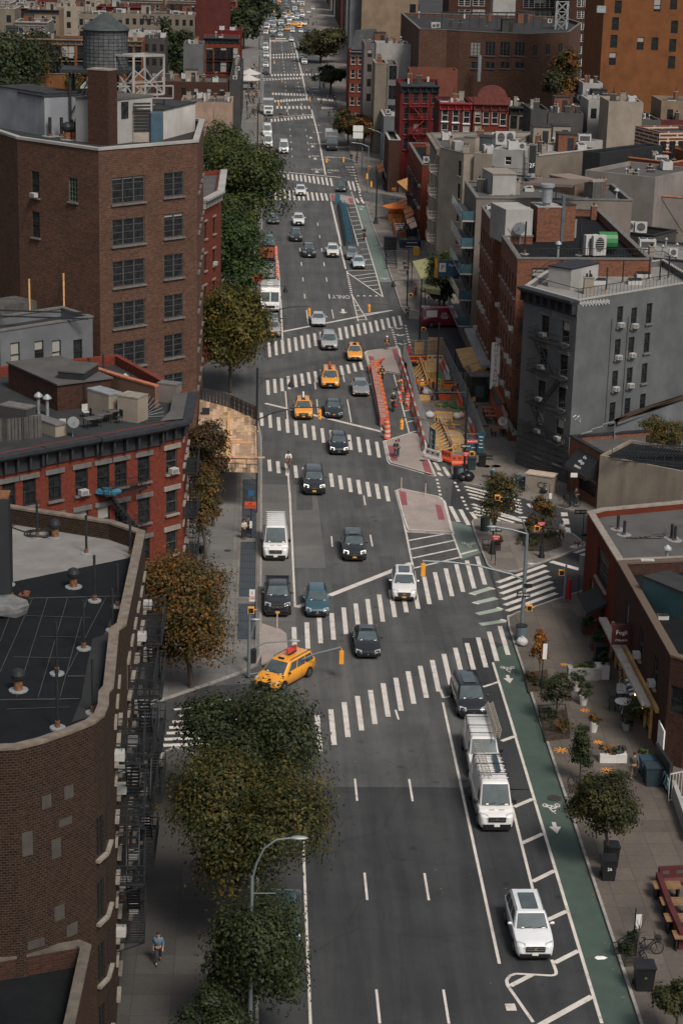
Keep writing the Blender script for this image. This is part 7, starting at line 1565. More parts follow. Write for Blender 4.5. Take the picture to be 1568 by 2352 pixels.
u,z_=Q.px(0,'l',935,84);a,d,L,n=Q.edge(0);me=text_mesh('RBAK',3.2,.02);M2=Matrix((d,Vector((0,0,1)),n)).transposed().to_4x4();M2.translation=a+d*u+n*.05+Vector((0,0,16.3))-Q.loc;me.transform(M2);me.materials.append(M_FRAME_B);link('graffiti',me,Q.root)
q2('white studio roof behind the water tank',768,190,985,192,15,10,M_WHITEP,M_ROOFW,clut=4,seed=79)
q2('red brown parapet house at the far left edge',-40,215,240,222,17,14,M_BR_DARK,clut=10,seed=80,bulk=2)
q2('long low brown house with vents left of the crowded sidewalk',905,478,1365,494,11.5,16,M_BR_DARK,M_ROOFG,clut=20,seed=81,bulk=1,n=6,nz=1)
q2('low beige house behind the bare tree',1080,606,1390,612,10.0,14,plaster((.28,.20,.15),.4,(.15,.1,.08)),M_ROOFG,clut=12,seed=82)
q2('low shop row with dark fronts along the crowded left sidewalk',1372,470,1440,475,12,60,M_DKSTUC,M_ROOFD,clut=8,seed=83)
q2('pale house behind the penthouse trees',480,520,760,520,12,12,M_WHITEP,M_ROOFG,clut=5,seed=84)
PAL=[('red brick',M_BR_RED),('dark brick',M_BR_DARK),('beige',M_BEIGE),('grey',M_DKSTUC),('cream',M_CREAM),('brown brick',M_BR_BROWN),('pale grey',M_GREYW),('maroon',M_MAROON),('tan',M_TANW),('grey stone',M_STONEG)]
PROTO=[]
RP=random.Random(21)
for i,(nm,wm) in enumerate(PAL):
 for v in(0,1):
  w_,d_,h_=(9.5,15,14.5) if v==0 else(14,15,17.5)
  b=Bld('row_house',nm,[(0,0),(w_,0),(w_,d_),(0,d_)],h_,wm,RP.choice([M_ROOFG,M_ROOFD,M_ROOFW,M_TAR]),par=.7,cop=RP.choice([None,M_STONEG,M_WHITEP]))
  b.grid(0,3 if v==0 else 4,[h_-3.6-3.6*j for j in range(3)],1.3,2.0,fm=RP.choice([M_FRAME_B,M_FRAME_W]),sill=None)
  b.grid(1,3,[h_-3.6-3.6*j for j in range(3)],1.3,2.0);b.grid(3,3,[h_-3.6-3.6*j for j in range(3)],1.3,2.0)
  b.done()
  if v==0 or i%2:b.cornice(0,RP.choice([M_CORN,M_STONE,wm]),1.1,.6,br=3)
  clutter(b,6,200+i*2+v,bulk=1);PROTO.append((nm,w_,d_,h_,b.root,[False]))
ORD=['first','second','third','fourth','fifth','sixth','seventh','eighth','ninth','tenth','eleventh','twelfth','thirteenth','fourteenth','fifteenth','sixteenth','seventeenth','eighteenth','nineteenth','twentieth']
def place(pi,x,y,label,group='row houses of the far blocks',s=1.):
 nm,w_,d_,h_,root,used=PROTO[pi]
 if not used[0]:used[0]=True;o=root
 else:o=copy_tree(root)
 o.location=(x,y,0);o.scale=(1,1,s);tag(o,label,'house',group);return o
row=0;Y=585
while Y<1250:
 x=-9.5;j=0
 while x>-.135*Y-14 and j<19:
  pi=RP.randrange(len(PROTO));nm,w_=PROTO[pi][:2]
  if not(Y<640 and x>-30 and False):
   if Y>700 or x<-50 or(Y>640 and x<-30):place(pi,x-w_,Y+RP.uniform(-1.5,1.5),f'{nm} house, {ORD[j]} left of the avenue in far row {ORD[min(row,19)]}',s=RP.uniform(.85,1.15))
  x-=w_+RP.choice([0,0,0,5]);j+=1
 Y+=30;row+=1
Y=535;j=0
while Y<1250:
 pi=RP.randrange(len(PROTO));nm,w_,d_=PROTO[pi][:3]
 place(pi,30+(Y-535)*.004,Y,f'{nm} house, {ORD[j%20]} along the right side of the far avenue'+(' in its nearer half' if j<20 else ' in its distant half'),'houses lining the far avenue',s=RP.uniform(.9,1.3));Y+=16+RP.choice([0,0,4,14]);j+=1
Y=640;j=0
for i,(x,y,pi) in enumerate([(-24,330,3),(-38,318,10),(-52,332,6),(-26,372,12),(-44,366,1),(-60,380,9),(-75,360,15),(-12.5,400,2)]):
 if i in(7,):continue
 place(pi,x,y,f'{PROTO[pi][0]} low house, {ORD[i]} of the group hidden behind the brown block','low houses behind the brown block',s=.55)
for nm,w_,d_,h_,root,used in PROTO:
 if not used[0]:
  for ch in list(root.children):
   for g2 in list(ch.children):bpy.data.objects.remove(g2)
   bpy.data.objects.remove(ch)
  bpy.data.objects.remove(root)
def leafmat():
 m,nt,b=nodes('foliage');L=nt.links;at_=N(nt,'ShaderNodeAttribute');at_.attribute_name='leaf'
 L.new(at_.outputs['Color'],b.inputs['Base Color']);b.inputs['Roughness'].default_value=.6;b.inputs['Specular IOR Level'].default_value=.25
 tr=N(nt,'ShaderNodeBsdfTranslucent');L.new(at_.outputs['Color'],tr.inputs[0]);mx=N(nt,'ShaderNodeMixShader',Fac=.25)
 mx.inputs[0].default_value=.25;L.new(b.outputs[0],mx.inputs[1]);L.new(tr.outputs[0],mx.inputs[2]);L.new(mx.outputs[0],nt.nodes['Material Output'].inputs[0]);return m
M_LEAF=leafmat();M_BARK=mat((.075,.06,.05),var=.35,sc=5,bump=.5)
def crown(rx,ry,rz,n,ls,pal,seed,lobes=9,clump=.32,droop=0.,gap=.0,tipc=None,shape='round'):
 """leaf cards in clumps on overlapping lobes; pal = list of (colour, weight)"""
 g=np.random.default_rng(seed);C=[]
 for i in range(lobes):
  th=i*2.4+g.uniform(-.4,.4);h=g.uniform(-.75,.8) if shape=='round' else-0.8+1.6*i/lobes
  rr=math.sqrt(max(.05,1-h*h))*g.uniform(.3,.78) if shape=='round' else(1-(h+.9)/2)*.55*g.uniform(.6,1)
  C.append((rx*rr*math.cos(th),ry*rr*math.sin(th),rz*h*.72,g.uniform(.38,.64) if shape=='round' else .38))
 C=np.array(C);ncl=max(20,int(n/26));k=g.integers(0,len(C),ncl)
 v=g.normal(size=(ncl,3));v/=np.linalg.norm(v,axis=1)[:,None];v[:,2]=np.where(v[:,2]<-.55,-v[:,2],v[:,2])
 rad=g.uniform(.35,1.03,ncl)**.55;cc=C[k,:3]+v*rad[:,None]*C[k,3:4]*np.array([rx,ry,rz])
 per=n//ncl;cen=np.repeat(cc,per,0);N_=len(cen);s=clump*(rx+rz)/2
 off=g.normal(size=(N_,3))*s*.38*np.array([1,1,.7]);P=cen+off
 if droop:P[:,2]-=droop*np.abs(g.normal(size=N_))
 nor=off/np.linalg.norm(off,axis=1)[:,None]*.45+g.normal(size=(N_,3))*.28+np.repeat(v,per,0)*.8+np.array([0,0,.35]);nor/=np.linalg.norm(nor,axis=1)[:,None]
 t=np.cross(nor,g.normal(size=(N_,3)));t/=np.linalg.norm(t,axis=1)[:,None];b=np.cross(nor,t)
 sz=ls*g.uniform(.6,1.25,N_)[:,None];a=t*sz*.5;c=b*sz*.32
 V=np.stack([P-a,P-c*.9+a*.1,P+a,P+c*.9+a*.1],1).reshape(-1,3)
 cols=np.array([p[0] for p in pal]);w=np.array([p[1] for p in pal],float);w/=w.sum()
 cl=g.choice(len(pal),ncl,p=w);base=cols[np.repeat(cl,per)]*g.uniform(.6,1.45,ncl).repeat(per)[:,None]
 if tipc is not None:
  f=np.clip((rad-.9)*6,0,1)*g.uniform(0,1,ncl);base=base*(1-f.repeat(per)[:,None])+np.array(tipc)*f.repeat(per)[:,None]
 col=.78*base*g.uniform(.78,1.22,N_)[:,None]
 return V,col,C
def leaves_mesh(V,col,name='crown'):
 n=len(V)//4;me=bpy.data.meshes.new(name);me.vertices.add(len(V));me.vertices.foreach_set('co',V.astype(np.float32).ravel())
 me.loops.add(len(V));me.loops.foreach_set('vertex_index',np.arange(len(V),dtype=np.int32));me.polygons.add(n);me.polygons.foreach_set('loop_start',np.arange(n,dtype=np.int32)*4)
 try:me.polygons.foreach_set('loop_total',np.full(n,4,dtype=np.int32))
 except Exception:pass
 me.update(calc_edges=True);ca=me.color_attributes.new('leaf','FLOAT_COLOR','POINT')
 c4=np.ones((len(V),4),np.float32);c4[:,:3]=np.repeat(np.clip(col,0,1),4,0);ca.data.foreach_set('color',c4.ravel());me.materials.append(M_LEAF);return me
def tree(label,base,ctr,rx,rz,n,ls,pal,seed,name='street_tree',cat='tree',group=None,trunk=.16,ry=None,bare=False,**kw):
 base=Vector(base);ctr=Vector(ctr);ry=ry or rx;t=thing(name,label,cat,base,0,group)
 V,col,C=crown(rx,ry,rz,int(n*1.5),ls*1.25,pal,seed,**kw);r=random.Random(seed);d=ctr-base
 g=MB();top=d+Vector((0,0,-rz*.25));g.tube([(0,0,-.05),(d.x*.2,d.y*.2,top.z*.4),(d.x*.7,d.y*.7,top.z*.8),(top.x,top.y,top.z)],[trunk,trunk*.8,trunk*.65,trunk*.45],8)
 g.build('trunk',M_BARK,t,smooth=True)
 for i,c in enumerate(C[:9]):
  s=Vector((d.x*.5,d.y*.5,top.z*r.uniform(.45,.9)));e_=d+Vector(c[:3])*1.15;m_=s.lerp(e_,.5)+Vector((0,0,.15*rz));g=MB();g.tube([s,m_,e_],[trunk*.4,trunk*.25,trunk*.08],5)
  for j in range(3):a_=s.lerp(e_,r.uniform(.5,.9));g.tube([a_,a_+Vector((r.uniform(-1,1)*rx*.4,r.uniform(-1,1)*rx*.4,r.uniform(-.1,.4)*rz))],[trunk*.14,trunk*.04],4)
  g.build('limb',M_BARK,t)
 if not bare:link('crown',leaves_mesh(V,col),t,d)
 return t
GRN=[((.055,.075,.018),4),((.035,.055,.016),4),((.09,.095,.02),2)];YEL=[((.10,.09,.018),4),((.06,.07,.016),3),((.16,.115,.02),2)];DRK=[((.028,.042,.016),5),((.045,.058,.02),3)]
ORG=[((.20,.075,.015),4),((.11,.075,.02),3),((.06,.06,.02),2)];BRN=[((.085,.045,.02),3),((.05,.045,.02),3),((.10,.06,.02),2)];MIX=[((.13,.07,.018),3),((.055,.06,.02),4),((.19,.085,.015),1.5)]
def tpx(label,cx,cy,zc,rx,rz,n,ls,pal,seed,bx=None,**kw):
 c=at('D',cx,cy,zc);b=Vector((c.x if bx is None else bx,c.y,.15));return tree(label,b,c,rx,rz,n,ls,pal,seed,**kw)
def tground(label,k,x,y,cx,cy,rx,rz,n,ls,pal,seed,z0=.15,**kw):
 b=at(k,x,y,z0);c=aty('D',cx,cy,b.y);return tree(label,b,c,rx,rz,n,ls,pal,seed,**kw)
tpx('tall bright green tree leaning over the avenue beyond the brown block',560,430,8.5,6.3,6.2,15000,.42,GRN,1,lobes=13,trunk=.3,bx=-2)
tpx('green tree behind the leaning one, close to the brown block wall',505,365,9,5.5,5.5,9000,.42,GRN,2,lobes=11,trunk=.3)
tpx('hanging dark green tree beneath the leaning one',525,590,5.5,4.9,5.8,12000,.38,[((.05,.085,.018),4),((.03,.055,.016),4)],3,lobes=10,trunk=.25,droop=.5)
tpx('mid green tree filling the gap against the small red building',500,505,7,4.6,4.6,8000,.4,GRN,38,lobes=11,trunk=.25)
tpx('yellow green round tree above the sidewalk shed',530,765,6.5,3.9,5.2,14000,.30,YEL,4,lobes=12,trunk=.22,tipc=(.18,.13,.02))
tpx('small reddish brown tree rising past the shed corner',468,1050,6.2,2.1,2.6,5600,.22,BRN,5,lobes=8,bx=-3.6)
tpx('orange leaved tree beside the red building fire escape',458,1155,4.8,1.8,2.5,5200,.20,MIX,6,lobes=8,bx=-4,tipc=(.24,.10,.02))
tpx('large rust and green tree at the corner below the red building',415,1420,5.1,3.3,4.5,19000,.19,MIX,7,lobes=13,trunk=.2,tipc=(.22,.09,.02),bx=-4.2)
tpx('dark green tree over the left crosswalk in front of the turning taxi',580,1695,5.6,4.0,2.9,15000,.20,DRK,8,lobes=12,trunk=.2,tipc=(.09,.09,.03),bx=-.7)
tpx('broad golden green tree crossing the left kerb of the near block',560,1905,6.4,3.9,3.6,24000,.17,[((.05,.055,.014),4),((.03,.042,.014),4),((.10,.08,.016),2)],9,lobes=15,trunk=.22,tipc=(.20,.12,.016),bx=-.8)
tpx('drooping willow leaved tree by the near lamp post',588,2200,5.2,2.3,3.2,15000,.17,DRK,10,lobes=11,trunk=.16,droop=.5,tipc=(.08,.085,.02),bx=-.7)
tpx('sparse dark tree at the bottom edge of the left sidewalk',497,2350,4.2,1.6,1.6,4500,.16,DRK,11,lobes=8)
tground('slender dark green tree on the corner plaza beside the lamp post','f',522,800,1146,1150,1.75,2.15,4200,.17,[((.055,.06,.02),4),((.10,.065,.02),2)],12,trunk=.09,lobes=10)
tground('orange tinged young tree in the planted bed of the plaza','f',990,740,1240,1187,1.15,1.7,1900,.17,[((.16,.085,.02),3),((.07,.07,.02),3)],13,trunk=.06,lobes=9)
tground('thin orange autumn sapling near the white rubbish bag','h',390,560,1240,1482,.75,1.35,1100,.14,[((.34,.13,.02),4),((.22,.09,.02),2)],14,trunk=.05,lobes=10,shape='cone')
tground('purple tinged small tree over the first planting bed','h',528,870,1281,1592,1.05,1.15,2200,.14,[((.06,.05,.03),4),((.05,.06,.025),3)],15,trunk=.06)
tground('narrow dark green sapling with red guard rail','h',722,1385,1334,1715,.85,1.6,2800,.13,DRK,16,trunk=.06,lobes=10,shape='cone')
tground('full dark tree shading the right sidewalk beside the black bins','D',1395,1990,1386,1850,1.95,1.75,9500,.16,[((.028,.034,.012),5),((.055,.055,.016),2)],17,trunk=.12,lobes=11,tipc=(.14,.09,.015))
tground('leafy tree cut by the lower right corner of the view','D',1556,2390,1550,2300,1.0,.9,2600,.15,[((.055,.055,.016),4),((.028,.034,.012),4)],18,trunk=.08)
tground('bare leafless young tree in the bed with the black bin','D',1462,2200,1470,2110,1.3,1.5,100,.1,BRN,19,bare=True,trunk=.05)
tpx('round brown green tree on the right side of the far avenue',737,92,7,7.5,5.5,5000,.8,[((.06,.055,.018),4),((.035,.04,.016),3)],20,lobes=10,trunk=.4)
tpx('small dark tree nearer than the round one on the far right kerb',760,172,5,4.5,2.6,2200,.7,DRK,21,trunk=.3)
tpx('autumn tinted tree left one beside the black nosed truck',800,285,4.6,3.6,2.6,3000,.5,MIX,22,trunk=.2);tpx('orange brown tree between the truck and the maroon house',836,297,4.6,3.4,2.6,3000,.5,ORG,23,trunk=.2)
tpx('dark green tree directly left of the maroon house',903,300,4.8,3.2,3.2,3000,.5,DRK,24,trunk=.2)
tpx('green tree beside the blue parking sign',1022,625,4.8,2.8,2.9,4500,.36,GRN,25,trunk=.2);tpx('low green bush tree under the parking sign',1010,668,2.2,2.2,1.6,2500,.3,DRK,26,trunk=.15)
tpx('orange flecked tree climbing in front of the brown loft',1296,175,21,3.6,5,2600,.5,ORG+DRK,27,trunk=.2)
tpx('dark tree mass at the upper left edge, nearest one',20,165,13,10,8,6000,.6,DRK,28,lobes=12,trunk=.4);tpx('olive tree right of the dark mass at the upper left',95,135,13,8,6,4500,.6,[((.045,.045,.016),4),((.03,.04,.016),4)],29,lobes=11,trunk=.4)
tpx('dark tree below the olive one at the upper left',30,235,13,7,6,4000,.6,DRK,30,trunk=.4);tpx('low tree seen between the tank legs',205,190,8,7,4,3000,.6,GRN,31,trunk=.3)
tpx('tree behind the beige graffiti houses',415,20,10,10,6,3000,1.0,DRK,32,trunk=.4);tpx('dark tree right of the grey party wall house',395,100,12,5,7,3000,.8,DRK,33,trunk=.4);tpx('bare grey tree behind the penthouse',490,265,9,4,4,100,.3,BRN,34,bare=True,trunk=.12)
tpx('low dark hedge tree beside the red arcaded house',450,152,8,8,3,2500,.7,DRK,35,trunk=.3);tpx('dark tree on the left edge of the distant avenue',585,18,9,9,8,2500,1.1,DRK,36,trunk=.4)
tpx('second dark tree at the end of the left avenue side',560,50,9,7,6,2000,1.1,DRK,37,trunk=.4)
c=at('4',1480,985,10.2)
t=thing('roof_shrub','orange green overgrown shrub hanging over the stucco block roof','shrub',(c.x,c.y,9.4));V,col,C=crown(2.1,1.8,1.3,7000,.17,[((.10,.075,.016),4),((.05,.06,.018),4),((.17,.09,.02),1)],40,lobes=9);link('crown',leaves_mesh(V,col),t,(0,0,.9));g=MB();g.box((0,0,.15),(2.6,1.4,.5));g.build('planter',M_OLDW,t)
def shrub(label,loc,rx,rz,n,pal,seed,cat='shrub',name='shrub',group=None,ls=.12):
 V,col,C=crown(rx,rx,rz,n,ls,pal,seed,lobes=6);o=link(name,leaves_mesh(V,col),None,Vector(loc)+Vector((0,0,rz*.7)));tag(o,label,cat,group);return o
def bed(label,pts,fence=True,cat='planting bed'):
 P=[at(k,x,y,.15) for k,x,y in pts];g=MB();g.prism(P,.15,.2);t=thing('planting_bed',label,cat,P[0]);g.v=[(a-P[0].x,b-P[0].y,c_-P[0].z) for a,b,c_ in g.v];g.build('soil',mat((.045,.032,.022),var=.5,sc=4),t)
 if fence:
  g=MB()
  for i in range(len(P)):
   a_,b_=P[i]-P[0],P[(i+1)%len(P)]-P[0];n_=max(1,int((b_-a_).length/.5));g.bar(a_+Vector((0,0,.45)),b_+Vector((0,0,.45)),.04)
   for j in range(n_):c_=a_.lerp(b_,j/n_);g.bar(c_,c_+Vector((0,0,.45)),.03)
  g.build('low_fence',M_STEEL,t)
 return t
bed('soil bed around the orange sapling',[('h',262,490),('h',455,455),('h',470,620),('h',300,640)],False);bed('planted bed under the purple tinged tree',[('h',380,800),('h',600,790),('h',640,1020),('h',440,1045)]);bed('small bed with iron guard around the plaza tree',[('f',430,770),('f',600,760),('f',605,828),('f',440,828)])
bed('triangular plaza bed edged by cobbles',[('f',785,672),('f',1115,662),('f',1190,785),('f',1050,840),('f',850,830)]);bed('bed with iron guard at the narrow sapling',[('h',620,1400),('h',770,1380),('h',790,1440),('h',640,1470)]);bed('bed behind the black bin with the bare tree',[('8',1270,1030),('8',1345,1010),('8',1400,1110),('8',1300,1120)])
for i,(k,x,y,rx,rz,pal,lb) in enumerate([('h',330,540,.75,.35,BRN,'low brownish groundcover clump left of the sapling trunk'),('h',420,590,.6,.35,DRK,'low green groundcover clump at the sapling bed corner'),('h',470,870,.75,.5,DRK,'dense dark shrub in the upper part of the planted bed'),('h',560,960,.9,.55,MIX,'reddish green shrub filling the lower part of the planted bed'),('f',850,650,.8,.7,MIX,'rusty shrub at the left of the triangular bed'),('f',900,760,1.1,.35,GRN,'bright low groundcover along the front of the triangular bed'),('f',1060,690,.9,.6,GRN,'green shrub right of the young plaza tree'),('f',575,770,.4,.5,GRN,'small green shrub inside the iron guard'),('8',1300,1060,.6,.45,DRK,'dark weeds behind the black bin'),('8',1330,1000,.4,.4,DRK,'small weeds at the bare tree foot'),('e',700,900,.7,.25,[((.04,.30,.07),1)],'bright green plastic strips heaped in the work zone')]):
 shrub(lb,at(k,x,y,.18),rx,rz,900 if i!=10 else 400,pal,50+i,name='shrub' if i!=10 else 'plastic_strip_heap',cat='shrub' if i!=10 else 'plastic heap')
M_POT=mat((.55,.53,.50),var=.12);M_TROUGH=mat((.27,.26,.25),var=.2)
def potted(label,k,x,y,r,h,pal,seed,pr=.8,pz=.6,m=None,box=None):
 b=at(k,x,y,.15);t=thing('potted_plant',label,'potted plant',b);g=MB()
 if box:g.box((0,0,h/2),(box[0],box[1],h));
 else:g.lathe(0,0,[(r*.7,0),(r,h),(r*.85,h),(r*.8,h-.06)],12)
 g.build('planter',m or M_POT,t);V,col,C=crown(pr,pr*(box[1]/box[0] if box else 1),pz,1100,.11,pal,seed,lobes=6);link('foliage',leaves_mesh(V,col,'foliage'),t,(0,0,h+pz*.6))
potted('bushy round shrub in a white pot, upper of the two round pots','h',695,625,.32,.75,DRK,70,.7,.55);potted('dark conical shrub in a tapering white pot','h',750,742,.32,.7,DRK,71,.55,.6);potted('white pot with orange red flowers','h',832,962,.32,.7,[((.06,.08,.02),4),((.35,.09,.02),2)],72,.5,.4)
potted('long grey trough with green seedlings','h',755,525,.5,.85,GRN,73,1.1,.2,M_TROUGH,(2.3,.8));potted('white slatted planter box with leafy plant and black cap','h',898,520,.5,1.0,DRK,74,.5,.6,None,(.95,.8));potted('white planter with orange mums, left of the pair','h',945,1207,.4,.55,[((.30,.13,.02),3),((.05,.06,.02),3)],75,.6,.35,None,(1.0,.55));potted('white planter with grey kale, right of the pair','h',1035,1207,.4,.55,[((.08,.09,.10),3),((.05,.06,.02),2)],76,.5,.3,None,(1.0,.55))
potted('boxed clipped hedge left of the red restaurant door','h',785,150,.4,.6,[((.03,.10,.02),1)],77,.5,.5,mat((.09,.03,.02)),(.9,.8));potted('boxed clipped hedge right of the red restaurant door','h',860,282,.4,.6,[((.03,.10,.02),1)],78,.5,.5,mat((.09,.03,.02)),(.9,.8));potted('small grey pot with ivy against the cafe front','h',1100,950,.3,.5,DRK,79,.5,.4,M_TROUGH);potted('small pot by the black bins near the cafe corner','h',1245,1225,.3,.6,GRN,80,.35,.35)
potted('tall potted cypress beside the red building stairs','5',930,285,.35,.6,DRK,81,.6,2.0,M_STEEL)
M_GPOLE=mat((.17,.20,.21),r=.5,var=.15,metal=.3);M_BPOLE=mat((.012,.014,.016),r=.5,var=.2);M_SIGY=mat((.80,.33,.03),r=.5,var=.08);M_SIGW=mat((.65,.65,.62),r=.5,var=.05);M_SIGR=mat((.45,.02,.03),r=.5,var=.1)
M_ORNG=mat((.55,.085,.035),r=.5,var=.12);M_BWHT=mat((.48,.45,.43),r=.55,var=.2,sc=4);M_CONE=mat((.75,.11,.04),r=.5,var=.1);M_VEST=mat((.65,.19,.03),r=.7,var=.1);M_LIME=mat((.5,.75,.05),r=.7)
def signal_mesh(face=True):
 g=MB();g.box((0,0,0),(.42,.36,1.25),0,0)
 for i,z in enumerate((.38,0,-.38)):
  g.tube([(0,-.18,z),(0,-.34,z+.02)],.15,10,0);g.tube([(0,-.185,z),(0,-.19,z)],.13,10,1)
 g.box((0,0,.75),(.08,.08,.3),0,0);g.xform(Matrix.Scale(.72,4));return g.mesh('signal_head',[M_SIGY,M_BPOLE])
SIGM=signal_mesh()
def pedm():g=MB();g.box((0,0,0),(.5,.3,.5),0,0);g.box((0,-.16,0),(.38,.02,.38),0,1);g.bar((0,0,.05),(.45,0,.05),.06,m=0);g.xform(Matrix.Scale(.85,4));return g.mesh('pedestrian_signal',[M_SIGY,M_BPOLE])
PEDM=pedm()
def post(label,k,x,y,ytop,z0=.15,m=None,r=.1,arms=(),sig=(),ped=(),signs=(),base=False,cat='lamp post',name='lamp_post',lamps=(),y0=None):
 b=at(k,x,y,z0);m=m or M_BPOLE;T=aty(k,x,ytop,b.y);t=thing(name,label,cat,b);H_=T.z-z0
 g=MB();g.tube([(0,0,0),(0,0,H_)],[r,r*.7],10)
 if base:g.lathe(0,0,[(r*3,0),(r*3,.15),(r*2.2,.3),(r*2.,.9),(r*1.1,1.1)],12)
 g.build('pole',m,t,smooth=True)
 P=lambda kk,xx,yy:aty(kk,xx,yy,b.y)-b
 for a in arms:
  pts=[P(*q) for q in a[0]];pts[0].x=0;g=MB();g.tube(pts,a[1],6);g.build('arm',m,t,smooth=True)
 for q in sig:link('traffic_light',SIGM,t,P(*q[:3]),q[3] if len(q)>3 else 0)
 for q in ped:link('pedestrian_signal',PEDM,t,P(*q[:3]),q[3] if len(q)>3 else 0)
 for q in lamps:
  p=P(*q[:3]);g=MB()
  if len(q)>3:g.lathe(p.x,p.y,[(.06,p.z),(.08,p.z-.2),(.26,p.z-.55),(.28,p.z-.7),(.05,p.z-.8)],10)
  else:g.ball(p,(.42,.16,.09),8)
  g.build('lamp_head',M_BPOLE if len(q)>3 else M_GALV,t,smooth=True)
 for q in signs:
  kk,xx,yy,w,h,mm,txt=q[:7];p=P(kk,xx,yy);g=MB();g.box((p.x,p.y-.13,p.z),(w,.03,h));s=g.build('sign_plate',mm,t)
  if txt:
   tm=q[7] if len(q)>7 else M_PAPER;me=text_mesh(txt,h*(.42 if '\n' in txt else .72),.004);me.transform(Matrix.Rotation(PI/2,4,'X'));
   xs=[v.co.x for v in me.vertices];wd=max(xs)-min(xs)
   if wd>w*.88:me.transform(Matrix.Diagonal((w*.88/wd,1,1,1)))
   me.materials.append(tm);link('lettering',me,s,(p.x,p.y-.152,p.z))
 return t
OW=(1.0,.36,M_BPOLE,'ONE WAY')
post('tall curved grey street lamp standing in the golden green tree','7',1146,1500,640,m=M_GPOLE,r=.11,arms=[([('7',1165,660),('7',1178,580),('7',1215,510),('7',1270,472),('7',1345,463)],.05),([('7',1160,718),('7',1265,718)],.02)],lamps=[('7',1372,464)],y0=0)
post('tall grey signal pole with long mast arm at the right near corner','6',826,790,318,m=M_GPOLE,r=.17,arms=[([('6',840,535),('6',780,505),('6',620,465),('6',500,450),('6',372,444)],.07),([('6',857,320),('6',780,300),('6',700,286)],.06),([('6',852,320),('6',828,250)],.05),([('6',845,440),('6',868,458)],.04)],sig=[('6',375,485,PI)],ped=[('6',862,660)],lamps=[('6',692,287),('6',828,245),('6',868,458)],signs=[('6',834,598)+OW,('6',855,556,.6,.3,M_BPOLE,'')],base=False,cat='signal pole',name='signal_pole')
post('grey signal pole on the left near corner beside the grating','5',1142,850,560,m=M_GPOLE,r=.13,arms=[([('5',1145,725),('5',1220,695),('5',1345,687)],.05),([('5',1142,842),('5',1300,810),('5',1450,745),('5',1566,716)],.07),([('5',1148,700),('5',1160,640),('5',1172,592)],.06)],sig=[('D',784,1510,PI)],ped=[('5',1153,545)],lamps=[('5',1352,686),('5',1173,588)],cat='signal pole',name='signal_pole')
post('black signal pole rising through the shed edge with drop lantern','3',1176,1010,560,r=.12,arms=[([('3',1186,800),('3',1260,765),('3',1360,742),('3',1470,742)],.06),([('3',1188,607),('3',1335,607)],.035),([('3',1187,660),('3',1205,620),('3',1235,608)],.02)],sig=[('3',1468,775)],lamps=[('3',1335,612,1)],cat='signal pole',name='signal_pole')
post('black signal pole beside the white delivery truck','3',1172,440,150,r=.12,arms=[([('3',1186,345),('3',1250,300),('3',1330,280),('3',1422,277)],.06),([('3',1188,180),('3',1312,184)],.035)],sig=[('3',1420,305)],lamps=[('3',1310,185,1)],cat='signal pole',name='signal_pole')
post('tall black pole with heavy base inside the work zone','e',615,825,-60,base=True,r=.11,lamps=[])
post('black signal pole in front of the work zone with arm to the left','e',935,1690,690,base=False,r=.12,arms=[([('e',955,1215),('e',700,1110),('e',450,1045),('e',215,1025)],.06),([('e',970,740),('e',600,742)],.035),([('e',970,830),('e',930,770),('e',870,745)],.02)],sig=[('e',220,1115)],ped=[('e',1025,1445)],signs=[('e',958,1357,1.0,.34,M_BPOLE,'ONE WAY'),('e',1030,1300,1.0,.35,M_SIGR,'Bedford St'),('e',955,1448,.55,.4,M_SIGR,'WRONG\nWAY')],lamps=[('e',592,742,1)],cat='signal pole',name='signal_pole')
post('black signal pole at the upper right junction by the burgundy van','4',357,590,275,base=True,r=.11,arms=[([('4',355,432),('4',270,405),('4',200,392),('4',127,388)],.05),([('4',362,282),('4',240,283)],.03)],sig=[('4',127,412)],ped=[('4',376,507)],lamps=[('4',239,285,1)],signs=[('4',405,284,.0001,.0001,M_BPOLE,'')],cat='signal pole',name='signal_pole')
post('black street pole beside the cafe benches before the junction','4',300,400,140,r=.1,arms=[([('4',305,150),('4',215,146)],.03)],ped=[('4',318,350)],lamps=[('4',213,148,1)],z0=.15)
post('tall black lamp post standing alone on the dining sidewalk','g',237,995,370,base=True,r=.13)
post('black pole with pedestrian signal and red sign in the planted plaza bed','f',998,892,560,base=True,r=.09,ped=[('f',955,612)],signs=[('f',995,567,.6,.32,M_SIGR,'WRONG\nWAY')],cat='signal pole',name='signal_pole')
post('black pole with one way sign beside the plaza tree','f',527,858,300,base=True,r=.09,ped=[('f',575,320)],signs=[('f',560,622)+OW],cat='signal pole',name='signal_pole')
post('slim sign pole with red turn restriction sign at the plaza edge','f',552,970,620,r=.035,signs=[('f',562,698,.6,.42,M_SIGR,'WRONG\nWAY')],cat='sign pole',name='sign_pole');post('short slim pole just left of the red restriction sign pole','f',517,925,640,r=.03,cat='sign pole',name='sign_pole')
post('grey post with amber signal box by the far side of the right crosswalk','f',1215,1310,962,m=M_GPOLE,r=.1,sig=[],arms=[([('f',1230,998),('f',1200,1010)],.04)],ped=[('f',1190,1037)],cat='signal pole',name='signal_pole')
post('slim pole with one way sign behind the dog','f',1387,745,430,r=.035,signs=[('f',1370,453)+OW],cat='sign pole',name='sign_pole');post('slim dark pole with a big grey plate near the red restaurant','f',1345,1260,925,r=.04,signs=[('f',1400,960,.75,1.5,M_GALV,'')],cat='sign pole',name='sign_pole')
